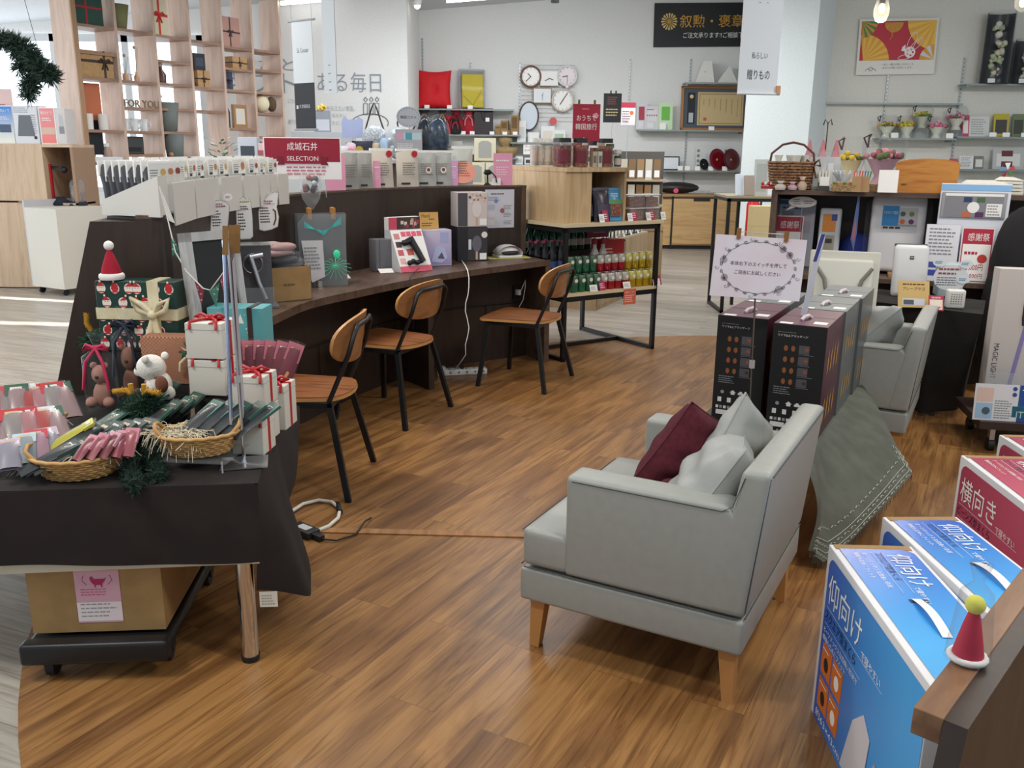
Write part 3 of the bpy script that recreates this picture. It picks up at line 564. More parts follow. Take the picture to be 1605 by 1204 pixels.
# near end: wedge-shaped panel, wider at the floor
e0=V3((-1.30,3.35,0));ed=V3((-.90,.42,0)).normalized()
def ep(s,z):p=e0+ed*s;return (p.x,p.y,z)
m=M();nrm=V3((ed.y,-ed.x,0))*-.03
lo=[ep(-.06,0),ep(.66,0),ep(.66+.0,0),ep(-.06,0)]
A=[ep(0,0),ep(.72,0),ep(.285,TZ),ep(0,TZ)]
m.add(A+[tuple(V3(p)-nrm) for p in A],[(0,1,2,3),(7,6,5,4),(0,4,5,1),(1,5,6,2),(2,6,7,3),(3,7,4,0)],DARKW);m.build('end_panel',cnt)
# sloping outer display side behind the end panel
m=M();pts=[dpt(f) for f in (0,.15,.3,.45)]
for i in range(3):
    a,d,n=pts[i];b,d2,n2=pts[i+1]
    ia=a+n*.10;ib=b+n2*.10;oa=a+n*.62;ob=b+n2*.62;ta=a+n*.26;tb=b+n2*.26
    m.hexa([(*ia.xy,.01),(*ib.xy,.01),(*ob.xy,.01),(*oa.xy,.01)],[(*ia.xy,TZ-.01),(*ib.xy,TZ-.01),(*tb.xy,TZ-.01),(*ta.xy,TZ-.01)],DARKW)
m.build('outer_side',cnt)
m=M();m.box(.36,.42,-.03,.05,.78,.82,P('#202020'));m.box(.37,.41,-.0,.04,.82,.88,P('#cfd4dc'))
o=m.build('side_ledge',cnt);o.location=e0+V3((0,0,.12));o.rotation_euler[2]=atan2(ed.y,ed.x)
# desk top
m=M();n=len(FL)
for i in range(n-1):
    m.hexa([(*FL[i].xy,DZ-.04),(*FL[i+1].xy,DZ-.04),(*DL[i+1].xy,DZ-.04),(*DL[i].xy,DZ-.04)],[(*FL[i].xy,DZ),(*FL[i+1].xy,DZ),(*DL[i+1].xy,DZ),(*DL[i].xy,DZ)],DESKW)
m.build('desk_top',cnt)
m=M() # kick wall under the desk
K=[FL[i].lerp(DL[i],.72) for i in range(n)]
for i in range(n-1):m.hexa([(*K[i].xy,0),(*K[i+1].xy,0),(*DL[i+1].xy,0),(*DL[i].xy,0)],[(*K[i].xy,DZ-.04),(*K[i+1].xy,DZ-.04),(*DL[i+1].xy,DZ-.04),(*DL[i].xy,DZ-.04)],DARKW)
m.build('knee_wall',cnt)
m=M()
for i in range(8,n-2):m.tube([K[i]+V3((.01,-.01,.42)),K[i+1]+V3((.01,-.01,.42))],.004,BLACK,4)
for i in (10,16,22,26,31):m.tube([K[i]+V3((.006,-.008,.04)),K[i]+V3((.006,-.008,.42))],.003,BLACK,4)
m.build('panel_seam',cnt)
for i in (24,): # supporting fin
    a=FL[i].lerp(DL[i],.12);b=K[i];m=M();m.bar(a.lerp(b,.5)*1+V3((0,0,0)),a.lerp(b,.5)+V3((0,0,DZ-.04)),.04,.04,DARKW)
    d=(b-a);t_=d.normalized();s_=V3((-t_.y,t_.x,0))*.02;m=M();m.hexa([a-s_,a+s_,b+s_,b-s_],[p+V3((0,0,DZ-.04)) for p in (a-s_,a+s_,b+s_,b-s_)],DARKW);m.build('support_fin',cnt)
a=FL[-1];b=DL[-1];t_=(b-a).normalized();s_=V3((-t_.y,t_.x,0))*.04
m=M();m.hexa([a,a+s_,b+s_,b],[p+V3((0,0,DZ)) for p in (a,a+s_,b+s_,b)],DESKW);m.hexa([b,b+s_,b+s_+t_*.11,b+t_*.11],[p+V3((0,0,TZ)) for p in (b,b+s_,b+s_+t_*.11,b+t_*.11)],DESKW);m.build('side_panel',cnt)
# ---------------------------------------------------------------- white pouch racks on the divider
RACK=P('#dedbd3',.55);
def on_div(x,z=TZ): # divider fraction seen at picture column x
    best=min(range(0,401),key=lambda k:abs(px_of(dpt(k/400)[0]+V3((0,0,z)))-x));return best/400
def px_of(p):v=V3(p)-V3((0,0,EYE));return CX+F*v.dot(RC)/v.dot(_f)
racks=[(266,300),(301,338),(342,374),(378,402),(402,420),(420,431),(431,449)]
PCOL=['#d7b25e','#c97f52','#9b4a3c','#c9c35a','#b0574a','#8d5a3e','#c08a50']
def pouch_pack(lab,loc,rz,w,h,colr,group,sd,lean=.02,dark=False):
    t=thing('snack_pouch',lab,'pouch',loc,rz,group);m=M();pouch_mesh(m,w,h,.035,P('#5d5f66',.35) if dark else P('#c3c3bf',.4),lean,WHITE,.3,wob=.003,seed=sd);po_=m.build('pouch',t)
    m=M();m.box(-w*.44,w*.44,lean*.75-.026,lean*.75-.022,h*.6,h*.97,WHITE);m.lines(-w*.38,h*.66,w*.4,h*.2,4,GREYINK,sd,y=lean*.75-.0275);m.disc((w*.25,lean*.75-.028,h*.8),w*.13,P(colr),12);m.rect(-w*.4,h*.62,w*.3,h*.05,INK,lean*.75-.028);m.build('label',po_);return t
k=0
for i,(xa,xb) in enumerate(racks):
    fa,fb=on_div(xa+0.0),on_div(xb-.5);a,d,n=dpt(fa);b,_,n2=dpt(fb);L=(b-a).length;mid=(a+b)/2;rz=atan2((b-a).y,(b-a).x);nn=V3((-sin(rz),cos(rz),0))
    t=thing('pouch_rack','white card rack of grey pouches, %s on the divider top'%('leftmost','second from the left','third from the left','fourth from the left','fifth from the left','sixth from the left','last before the red shop sign')[i],'rack',mid-nn*.015+V3((0,0,0)),rz)
    m=M();m.box(-L/2+.003,L/2-.003,-.006,0,TZ-.035,TZ+.125,RACK);m.box(-L/2+.003,L/2-.003,.0,.12,TZ+.012,TZ+.02,RACK);m.box(-L/2+.003,L/2-.003,.12,.125,TZ+.012,TZ+.13,RACK)
    for s in (-1,1):m.box(s*(L/2-.005)-.002,s*(L/2-.005)+.002,0,.12,TZ+.012,TZ+.12,RACK)
    m.build('tray',t)
    npk=max(1,int(round(L/.13)))
    for j in range(npk):
        x=-L/2+(j+.5)*L/npk;p=mid+V3((cos(rz),sin(rz),0))*x+nn*.05;p.z=TZ+.021
        pouch_pack('grey food pouch, %s in the %s pouch rack'%(ordl(j,npk) if npk>1 else 'alone',ORD[i]),p,rz,min(.15,L/npk*.9),.185,PCOL[k%7],'food pouches in the racks, front row',k);k+=1
    for j in range(npk):
        x=-L/2+(j+.5)*L/npk;p=mid+V3((cos(rz),sin(rz),0))*x+nn*.095;p.z=TZ+.021
        pouch_pack('grey food pouch standing behind in the rack, back row',p,rz,min(.14,L/npk*.9),.195,PCOL[(k+3)%7],'food pouches in the racks, back row',k)
# big wedge tray on the end of the counter, seen from its side
rz=atan2(ed.y,ed.x)
t=thing('wedge_tray','large white wedge-shaped tray on the near end of the counter','tray',e0+V3((0,-.01,TZ)),rz)
m=M();bk=V3((-.05,.40,0))
def lp(s_,z,back=0):p=V3(ep(s_,z+TZ))+bk*back-t.location;c_,s2=cos(-rz),sin(-rz);return (p.x*c_-p.y*s2,p.x*s2+p.y*c_,p.z)
F0=[lp(0,.006,-.06),lp(.30,.006,-.06),lp(.295,.06,-.06),lp(0,.155,-.06)];B0=[lp(0,.006,1),lp(.30,.006,1),lp(.295,.06,1),lp(0,.155,1)]
m.add(F0+B0,[(0,1,2,3),(7,6,5,4),(0,4,5,1),(1,5,6,2),(3,7,4,0)],RACK);m.build('tray',t)
rn=random.Random(2)
for r_ in range(7):
    for c_ in range(3):
        s=.03+.037*r_;yv=.045+.115*c_
        p=V3(ep(s,TZ+.012))+V3((-.05,.40,0))*((yv+.02)/.4);h=.235
        pouch_pack('dark grey pouch in the wedge tray, %s row, %s from the tall end'%(('front','middle','rear')[c_],('first','second','third','fourth','fifth','sixth','seventh')[r_]),p,rz+pi/2+pi,.10,h*.82,PCOL[(r_+c_)%7],'pouches in the wedge tray',r_*3+c_,lean=.03,dark=True)
# ---------------------------------------------------------------- red shop sign on clips
SGN=D(472,272,4.9);f=on_div(470);a,d,n=dpt(f)
t=thing('shop_sign','dark red shop sign reading SELECTION clipped above the curved divider','sign',D(476,281,5.1),R(6))
W=.42;H=.225;mr=P('#8f1330',.5)
m=M();m.box(-W/2,W/2,0,.003,0,H,P('#e9e6e6',.6));m.rect(-W/2+.006,.095,W-.012,H-.10,mr)
m.text('成城石井',0,.155,.043,P('#f0dfe3'),.165,al='C',y=-.002)
m.slab([(-.10,.085),(.10,.085),(.10,.135),(-.10,.135)],-.004,-.002,mr)
for s in (-1,1):m.slab([(s*.10,.078),(s*.14,.078),(s*.128,.1),(s*.14,.122),(s*.10,.122)],-.003,-.001,P('#75102a',.5))
m.text('SELECTION',0,.10,.024,P('#f0dfe3'),.17,al='C',y=-.005)
m.lines(-.09,.02,.27,.055,3,P('#c0707f'),3,y=-.002);m.build('panel',t)
m=M()
for s in (-.12,.12):m.tube([(s,.004,.02),(s,.004,-.1)],.003,STEEL,6)
m.build('stand_rod',t)
# ---------------------------------------------------------------- pouches, cards and clear bags along the divider top
def divthing(x,off=.05):a,d,n=dpt(on_div(x,TZ));return a+n*off+V3((0,0,TZ+.0125)),atan2(d.y,d.x)
rot=lambda r_:r_*.55
row=[(558,.145,.235,'g','grey translucent coffee bag right of the pink card, divider top'),(582,.12,.235,'g','narrow grey translucent bag beside the second pink slip'),(608,.165,.25,'c','cream coffee bag with red seal, left of the two'),(648,.165,.25,'c','cream coffee bag with red seal, right of the two'),
       (674,.16,.24,'k','clear bag of black beans with face label, left of the two'),(698,.17,.24,'k','clear bag of black beans with face label, right of the two'),(730,.155,.27,'p','pale translucent bag behind the peach oval card')]
for x,wv,hv,ty,lab in row:
    p,rz=divthing(x);t=thing('coffee_bag',lab,'bag',p,rz*.6);m=M();pouch_mesh(m,wv,hv,.06,{'g':P('#9d9d97',.35),'c':P('#cfc6b8',.4),'k':P('#b5b6b2',.35),'p':P('#c9cbc2',.35)}[ty],.012,WHITE,.07,wob=.002,seed=x);m.build('bag_body',t)
    m=M();m.lines(-wv*.3,hv*.3,wv*.6,hv*.35,6,P('#7d7a74'),x,y=-.031);m.rect(-wv*.35,hv*.06,wv*.4,hv*.05,INK,-.024)
    if ty=='c':m.disc((wv*.28,-.014,hv*.86),.022,P('#b8202f'),14)
    if ty=='k':m.disc((wv*.05,-.034,hv*.45),.022,P('#e6dfd8'),12);m.disc((wv*.05,-.035,hv*.46),.012,P('#7a4030'),10)
    m.build('label',kids(t)[0])
def pinkcard(x,w_,h_,lab,col='#e8a0bd',tx=None):
    p,rz=divthing(x,.03);sign(lab,p,rz*.5,w_,h_,P(col,.6),lambda m:(m.lines(-w_*.35,h_*.72,w_*.7,h_*.1,1,WHITE,2),m.lines(-w_*.35,h_*.3,w_*.7,h_*.3,4,P('#f6d5e2'),x),None)[-1],name='pop_card',cat='card')
pinkcard(534,.125,.21,'pink card leaning right of the red shop sign');pinkcard(597,.05,.17,'narrow pink slip between two bags on the divider');pinkcard(715,.07,.17,'lilac pink slip left of the peach oval card','#d9a3cf');pinkcard(791,.14,.225,'pink card standing alone near the right end of the divider')
p,rz=divthing(727,.02)
m=M();m.add([(0.16*.62*cos(t_)-.0,-.004,.09+.105*.72*sin(t_)) for t_ in [i*2*pi/28 for i in range(28)]],[tuple(range(28))],P('#f1a58f',.6));m.add([(0.16*.62*cos(t_),.002,.09+.105*.72*sin(t_)) for t_ in [i*2*pi/28 for i in range(28)]],[tuple(range(28))[::-1]],P('#f1a58f',.6));m.lines(-.055,.06,.11,.05,3,P('#c9605a'),4,y=-.006)
solo(m,'pop_card','peach orange oval card on the divider','card',p,rz*.4,rx=R(-4))
p,rz=divthing(768,.04);t=thing('black_figurine','small black lamp-like ornament at the divider top','ornament',p);m=M();m.lathe((0,0,0),[(.03,0),(.008,.02),(.006,.07),(.03,.08),(.02,.11)],BLACK,12);m.tube([(.02,0,.1),(.06,0,.06),(.065,0,.02)],.005,BLACK,6);m.build('body',t)
p,rz=divthing(780,.02);card('small white card beside the black ornament',p,rz*.4,.06,.05,PAPER)
p,rz=divthing(760,.22)
for i,(x,y,z,lab) in enumerate(((745,8.6,1.18,'cream window gift box, lower left of three behind the divider'),(776,8.6,1.18,'cream window gift box, lower right of three behind the divider'),(760,8.62,1.40,'cream window gift box on top of the two others'))):
    c=D(x,275,y);t=thing('window_box',lab,'box',(c.x,y,z-.0));m=M();m.box(-.1,.1,0,.12,0,.205,P('#dcd7bd'),.004);m.build('box',t);m=M();m.slab([(-.06,.03),(.06,.03),(.06,.16),(.03,.18),(-.03,.18),(-.06,.16)],-.003,-.001,P('#a9aca6',.3));m.build('window',t)
m=M();m.box(-.28,.28,0,.3,0,1.178,P('#9a8a78'));solo(m,'display_table','plain display table behind the divider under the window boxes','table',(D(760,275,8.55).x,8.55,0))
# ---------------------------------------------------------------- speech cards hanging off the divider
def popcard(x,y0,y1,wpx,lab,shape,red=True,seed=1,dz=0):
    f=on_div(x);a,d,n=dpt(f);p=a-n*.035;top=D(x,y0,p.y).z;bot=D(x,y1,p.y).z;h=top-bot;wd=wpx*p.y/F;rz=atan2(d.y,d.x)*.45
    m=M();m.slab([(u*wd,v*h) for u,v in shape],0,.002,PAPER)
    yy=-.0012
    out=[(u*wd,v*h) for u,v in shape];
    for i in range(len(out)):A,B=out[i],out[(i+1)%len(out)];m.tube([(A[0]*.97,-.001,h*.5+(A[1]-h*.5)*.98),(B[0]*.97,-.001,h*.5+(B[1]-h*.5)*.98)],.0008,P('#3c3030'),3)
    m.lines(-wd*.32,h*.68,wd*.62,h*.1,2,P('#8a2f3a') if red else INK,seed,y=yy,fill=.5);m.tube([(-wd*.3,yy,h*.66),(wd*.3,yy,h*.69)],.001,P('#b33044'),3);m.lines(-wd*.34,h*.2,wd*.4,h*.42,6,INK,seed+1,y=yy)
    return m,p+V3((0,0,bot)),rz,wd,h
SH1=[(-.5,.02),(-.2,0),(.3,.05),(.4,.4),(.48,.7),(.36,.8),(.1,.86),(-.2,.84),(-.34,.7),(-.4,.4)]
m,p,rz,wd,h=popcard(331,304,368,36,'',SH1,seed=3)
for s,zz in ((-.3,.9),(.42,.92)):m.add([(s*wd+wd*.2*cos(i*pi/8),-.003,zz*h+h*.09*sin(i*pi/8)) for i in range(16)],[tuple(range(16))],PAPER);m.lines(s*wd-wd*.12,zz*h-h*.03,wd*.24,h*.06,2,P('#8a2f3a'),5,y=-.004)
solo(m,'speech_card','handwritten white card with two round bubbles hanging on the divider','card',p,rz)
SH2=[(-.45,.03),(-.2,0),(.25,0),(.42,.06),(.45,.5),(.42,.85),(.3,.96),(.15,.93),(0,1),(-.15,.95),(-.35,.93),(-.42,.8)]
m,p,rz,wd,h=popcard(370,307,375,30,'',SH2,False,seed=7);m.lines(-wd*.3,h*.84,wd*.6,h*.05,1,P('#b7a63a'),2,y=-.0015,fill=.7);solo(m,'speech_card','handwritten cloud-topped card hanging behind the chrome stand','card',p,rz)
SH3=[(-.5,.2),(-.42,.04),(-.2,0),(.1,.03),(.38,.1),(.45,.35),(.38,.6),(.5,.98),(.3,1),(.05,.93),(-.15,.78),(-.36,.6),(-.46,.4)]
m,p,rz,wd,h=popcard(410,300,362,38,'',SH3,seed=9);m.tube([(wd*.2,-.002,h*.55),(wd*.3,-.002,h*.5),(wd*.3,-.002,h*.3),(wd*.2,-.002,h*.15)],.004,P('#7a4038'),5);solo(m,'speech_card','handwritten curvy card with a drawn woman hanging on the divider','card',p,rz)
# ================================================================ THINGS ON THE DESK
def on_desk(x,y):return G(x,y,DZ+.001)
def tag_card(x,y,rz,lab,w_=.09,h_=.06,group=None):
    m=M();m.hexa([(-w_/2,-h_/2,0),(w_/2,-h_/2,0),(w_/2,h_/2,.018),(-w_/2,h_/2,.018)],[(-w_/2,-h_/2,.002),(w_/2,-h_/2,.002),(w_/2,h_/2,.02),(-w_/2,h_/2,.02)],PAPER)
    return solo(m,'price_card',lab,'card',on_desk(x,y),rz,group)
tag_card(472,456,.4,'small blank price card on the desk near the cardboard box');tag_card(536,436,.5,'small price card at the foot of the clear hanging bag');tag_card(605,427,.4,'small price card left of the massage gun display');tag_card(748,405,.3,'small price card before the stacked massager boxes');tag_card(690,411,.3,'small price card under the purple box')
t=thing('price_card','small card with a clothes-peg on the desk near the kraft carton','card',on_desk(428,468),.5);m=M();m.box(-.045,.045,-.03,.03,0,.002,PAPER);m.build('card',t);m=M();m.bar((0,0,.005),(.01,.0,.07),.012,.008,P('#c9ad7c'));m.build('peg',t)
# open cardboard box with dark goods in plastic
rz=R(38);t=thing('cardboard_box','open cardboard box on the desk holding plastic wrapped goods','box',V3((-1.165,4.53,DZ+.001)),rz)
m=M();w_,d_,h_=.22,.16,.17
m.box(-w_/2,w_/2,-d_/2,-d_/2+.004,0,h_,KRAFTD);m.box(-w_/2,w_/2,d_/2-.004,d_/2,0,h_,KRAFTD);m.box(-w_/2,-w_/2+.004,-d_/2,d_/2,0,h_,KRAFTD);m.box(w_/2-.004,w_/2,-d_/2,d_/2,0,h_,KRAFTD);m.box(-w_/2,w_/2,-d_/2,d_/2,0,.004,KRAFTD);m.lines(-.04,.07,.08,.025,1,P('#6e5433'),1,y=-d_/2-.001);m.build('box',t)
bp=t.location
for i,(dz,col,lab) in enumerate(((.165,'#26262c','black goods in clear plastic lying on the cardboard box'),(.20,'#1f2026','dark pouch in clear plastic above the cardboard box'),(.235,'#b3908e','rose coloured slippers in clear plastic, topmost on the cardboard box'))):
    t=thing('wrapped_goods',lab,'package',bp+V3((-.02*i,.0,dz-.02)),rz+.2*i)
    m=M();m.blob((0,0,.02),(.11,.065,.025),P(col,.55),14,8,.1,i);
    if i==2:m.blob((.03,-.03,.045),(.09,.035,.025),P('#a88482',.6),12,8);m.blob((.0,.03,.045),(.09,.035,.03),P('#bb9a97',.6),12,8)
    m.build('goods',t);m=M();m.blob((0,0,.028),(.13,.08,.045),FILM,12,8,.16,i+3);m.build('plastic_wrap',t)
# clear acrylic display with metal device
t=thing('acrylic_display','clear display box with a silver hair tool on the desk','display',V3((-1.235,4.30,DZ+.001)),R(20))
m=M();m.box(-.07,.07,-.06,-.058,0,.1,FILM2);m.box(-.07,.07,.0,.07,0,.30,P('#5b5c60',.35));m.box(-.075,.075,-.06,.075,.30,.304,FILM2);m.box(-.09,.09,-.08,.07,0,.01,P('#77787c',.3));m.build('case',t)
m=M();m.tube([(-.03,-.03,.24),(0,-.035,.12),(.03,-.04,.04)],.017,STEEL,12,r1=.012);m.tube([(-.03,-.03,.24),(.03,-.03,.25)],.012,STEEL,10);m.tube([(-.02+.045*cos(i*pi/8),-.03,.21+.045*sin(i*pi/8)) for i in range(16)],.006,P('#8d8f93',.3,.8),6,True);m.build('hair_tool',t)
# clear hanging bag with green threads
p=V3((-1.06,4.98,DZ+.001));t=thing('clear_bag_display','large clear bag with green neon threads clipped on a grey board','display',p,R(22))
m=M();m.box(-.14,.14,.03,.06,0,.40,P('#55575b',.35));m.build('back_board',t)
m=M();pouch_mesh(m,.27,.40,.05,FILM2,-.02,None);m.build('bag',t)
m=M();rn=random.Random(1);NG=P('#3fd6a0',.5,emit=.15)
for k in range(9):m.tube([(-.1,-.05,.33+.004*k),(0,-.055,.31-.003*k),(.1,-.05,.345+.005*k)],.0012,P('#35c9c4',.5),4)
for k in range(16):a=k/16*2*pi;m.tube([(.06,-.045,.12),(.06+.06*cos(a),-.05,.11+.05*sin(a)),(.06+.09*cos(a),-.045,.10+.06*sin(a))],.0012,NG,4)
m.blob((.07,-.045,.18),(.02,.006,.025),NG,10,6);m.build('thread',t)
m=M();m.add([(-.12,-.045,.26),(-.005,-.052,.26),(.0,-.05,.06),(-.07,-.05,.03),(-.10,-.045,.08)],[(4,3,2,1,0)],P('#cfcfd2'));m.lines(-.11,.1,.09,.13,7,GREYINK,3,y=-.056);m.build('leaflet',t)
m=M();[m.box(x-.008,x+.008,-.015,.07,.37,.43,P('#b07a3a')) for x in (-.06,.07)];m.build('clip',t)
m=M();m.lathe((-.09,.0,0),[(.025,0),(.025,.04)],STEEL,14);m.lathe((-.03,-.01,0),[(.025,0),(.025,.035)],STEEL,14);m.build('metal_foot',t)
p2=p+V3((.02,.02,.40));
t=thing('wrapped_bundle','bunch of clear wrapped sweets hanging under the red shop sign','package',D(487,300,p.y+.10));m=M();m.lathe((0,0,-.1),[(.01,0),(.05,.06),(.065,.14),(.05,.2)],FILM2,12,cap=False);m.build('plastic_wrap',t);m=M();rn=random.Random(4);[m.blob((rn.uniform(-.035,.035),rn.uniform(-.03,.03),rn.uniform(-.01,.08)),.016,P(('#3c4048','#8d3a3a','#b9c2c9')[i%3]),8,6) for i in range(14)];m.build('sweets',t)
a_,d_,n_=dpt(on_div(487));
m=M();m.box(-.06,.06,0,.05,0,.05,DARKW);
# silver grey box behind, left of the massage gun display
t=V3((-.835,5.66,DZ+.001));m=M();m.box(-.055,.055,-.04,.06,0,.20,P('#6d6d72',.4),.003);m.box(-.03,-.028,-.042,-.04,0,.2,P('#4c4c50'));solo(m,'grey_box','plain metallic grey box standing on the desk','box',t,R(35))
# massage gun display
p=on_desk(640,424)+V3((0,.03,0));t=thing('massage_gun_display','white and pink countertop display with a black massage gun','display',p,R(37));t.scale=(1.14,1.14,1.1)
W=.20;m=M();PK1=P('#d9526c',.5)
m.add([(-W/2,-.09,0),(W/2,-.09,0),(W/2,.09,0),(-W/2,.09,0),(-W/2,.03,.23),(W/2,.03,.23),(W/2,.09,.23),(-W/2,.09,.23)],[(3,2,1,0),(4,5,6,7),(0,1,5,4),(1,2,6,5),(2,3,7,6),(3,0,4,7)],P('#c9cacf',.5));m.box(-W/2,W/2,.04,.09,.23,.30,WHITE);m.rect(-W/2,.23,W,.07,P('#4a3b3b'),.039)
rn=random.Random(6)
for i in range(14):m.rect(-W/2+.05+rn.random()*(.13),.235+rn.random()*.045,.018,.02,P(rn.choice(['#d7b59a','#a5485a','#e9d8cc','#6a4a44','#c98a6a'])),.0385-.0001*i)
m.rect(-W/2,.23,.05,.07,PK1,.0375);m.build('stand',t)
sl=V3((0,.12,.23));sn=sl.normalized();o0=V3((-W/2,-.0915,.001));
def onsl(m,x,s,w,h,mat,e=.001):
    n_=V3((0,-sn.z,sn.y))*e;a=o0+V3((x,0,0))+sn*s+n_;m.quad(a,a+V3((w,0,0)),a+V3((w,0,0))+sn*h,a+sn*h,mat)
m=M();onsl(m,0,0,W,.255,WHITE);onsl(m,0,0,W,.035,PK1,.002)
for i in range(4):onsl(m,.06+.034*i,.215,.03,.03,P('#e0607a'),.002)
for s_,c_ in ((.2,'#c98a8a'),(.15,'#4a3c48'),(.10,'#c8606a'),(.05,'#e8b0b4')):onsl(m,.012,s_,.035,.035,P(c_),.002)
onsl(m,.07,.10,.04,.04,P('#c85a52'),.002);m.build('face_print',t)
nv=V3((0,-sn.z,sn.y))
def sp(x,s,e):return o0+V3((x,0,0))+sn*s+nv*e
m=M();m.tube([sp(.10,.2,.02),sp(.125,.12,.02),sp(.145,.05,.02)],.019,BLACK,12,r1=.016);m.tube([sp(.06,.17,.02),sp(.105,.185,.02)],.016,BLACK,12,r1=.02);m.blob(sp(.055,.17,.02),.017,BLACK);m.build('massage_gun',t)
m=M();[m.blob(sp(.06+.025*i,.05+.008*(i%2),.014),.015,BLACK,10,8) for i in range(4)];m.build('massage_head',t)
m=M();m.tube([p+V3((.07,-.05,.02)),FL[21]+V3((.0,-.0,DZ+.01)),FL[21]+V3((.02,-.04,.5)),K[25]+V3((-.0,-.1,.2)),G(722,580,.02)],.0025,BLACK,6);solo(m,'power_cable','thin black cable from the massage gun down to the power strip','cable')
# purple box with kraft card on top
p=V3((-.53,6.00,DZ+.001));rz=R(22)
m=M();m.box(-.10,.10,-.07,.07,0,.235,P('#bfb9cf',.4),.003);m.rect(-.085,.01,.18,.215,grad('lilac_print','#9f93c4','#d9cfe2',2,0,.25),-.0715)
m.text('',0,0,.01,WHITE) if False else None
m.slab([(-.04,.03),(.03,.0+.02),(.07,.05),(.05,.12),(-.01,.13)],-.0735,-.072,P('#b9c2e6'));m.slab([(.0,.05),(.05,.045),(.03,.09)],-.075,-.0736,P('#6d5468'));m.rect(.02,.15,.06,.07,P('#aab0da'),-.0722)
solo(m,'massager_box','lilac printed box with a pale hand massager picture','box',p,rz)
m=M();m.box(-.065,.065,0,.002,0,.11,P('#c79a55'));m.text('Hand',-.05,.075,.025,P('#5a4528'),.055,y=-.001);m.lines(.0,.055,.05,.018,1,P('#5a4528'));m.lines(-.05,.015,.09,.03,2,P('#5a4528'),3,y=-.001)
solo(m,'kraft_card','tan handwritten card standing on the lilac box','card',p+V3((-.03,0,.236)),rz,rx=R(-8))
# two stacked head massager boxes
p=V3((-.31,6.29,DZ+.001));rz=R(20)
for i,(z,c1,c2,lab) in enumerate(((0,'#26242a','#3a383c','black head massager box, lower of the stacked pair'),(.235,'#bfb6b6','#d5c7c2','pale head massager box stacked on the black one'))):
    t=thing('massager_box',lab,'box',p+V3((0,0,z)),rz);m=M();m.box(-.11,.11,-.08,.08,0,.232,P(c1,.45),.003);m.rect(-.035,.005,.14,.222,P(c2,.4),-.0812)
    m.rect(-.105,.005,.068,.222,P('#4b4a50' if i else '#222126'),-.0811)
    hd=P('#ded6d3' if i else '#6b6b75',.3);m.add([(.03+.035*cos(a),-.083,.12+.055*sin(a)) for a in [k*2*pi/20 for k in range(20)]],[tuple(range(20))],hd);m.rect(.022,.01,.016,.06,P('#c9a892'),-.082)
    if i:
        rn=random.Random(3)
        for k in range(16):m.disc((-.02+rn.random()*.12,-.0825,.17+rn.random()*.05),.008,P(rn.choice(['#d9a8a0','#e9dccc','#a87a6a'])),8)
        m.disc((-.02,-.083,.2),.01,P('#5a5a5e'),10)
    else:m.disc((.085,-.083,.18),.022,P('#e6e2da'),14);m.rect(-.03,.08,.02,.07,P('#d5dde0'),-.0825)
    m.rect(.05,.0+.01,.05,.045,PAPER,-.084);m.build('box',t)
t=thing('charging_cable','white cable hanging from the desk down to the power strip','cable',(0,0,0));m=M()
e=G(724,407,DZ);e2=V3((FL[24].x+.02,FL[24].y-.02,DZ));
m.tube([on_desk(712,404)+V3((0,0,.01)),on_desk(722,408)+V3((0,0,.008)),G(729,416,DZ+.006),D(733,424,5.66),D(735,436,5.64)]+[D(732+3*sin(k*1.3),436+k*13,5.64) for k in range(1,9)]+[D(730,556,5.68),D(722,568,5.75),G(712,580,.03)],.0035,WHITE,6);m.build('cable',t)
m=M();m.box(-.03,.03,-.015,.015,0,.018,BLACK);solo(m,'adapter','small black adapter at the foot of the black massager box','adapter',on_desk(712,405),R(20))
# poster on the divider, nail lamp on yellow sheet
f=on_div(783,1.0);a,d,n=dpt(f);rzp=atan2(d.y,d.x);pz0=D(783,357,a.y).z;pz1=D(783,297,a.y).z
m=M();h=pz1-pz0;m.box(-.115,.115,0,.002,0,h,P('#cfd0dc',.6));m.lines(-.07,h*.86,.14,.015,1,INK);m.lines(-.09,h*.7,.09,h*.12,3,GREYINK,4);m.disc((-.03,-.0015,h*.7),.014,P('#5f8fd0'),12)
for k in range(3):m.rect(-.1,h*(.08+.2*k),.06,h*.13,P(('#e3dcdc','#dcd6e0','#b9bdd0')[k]));m.lines(.03,h*(.08+.2*k),.07,h*.12,3,GREYINK,k)
m.disc((.02,-.0015,h*.45),.018,P('#a5626a'),12);solo(m,'poster','pale product poster on the divider right of the stacked boxes','poster',a-n*.006+V3((0,0,pz0)),rzp)
p=on_desk(795,404);m=M();m.box(-.16,.16,-.06,.08,0,.003,P('#d9d97c',.5));solo(m,'yellow_sheet','pale yellow sheet under the white nail lamp','sheet',p,R(22))
t=thing('nail_lamp','white domed nail lamp on the yellow sheet','lamp',p+V3((.0,.02,.0035)),R(22));NL=P('#e9e4e2',.25)
m=M();
def dome(u,v):
    a=-pi*.10+u*pi*1.2;r=.088;return (r*cos(a)*(1-.12*v)*1.05,-.07+.15*v,.03+max(-.012,r*.62*sin(a))*(1-.25*v**2))
m.grid(dome,20,6,NL);m.blob((0,.012,.045),(.090,.082,.045),NL,24,12);m.build('hood',t);m=M();m.blob((.004,-.045,.034),(.066,.035,.022),P('#2a292c',.5),20,10);m.build('opening',t)
m=M();m.box(-.09,.09,-.075,.08,0,.018,NL,.006);m.build('base',t)
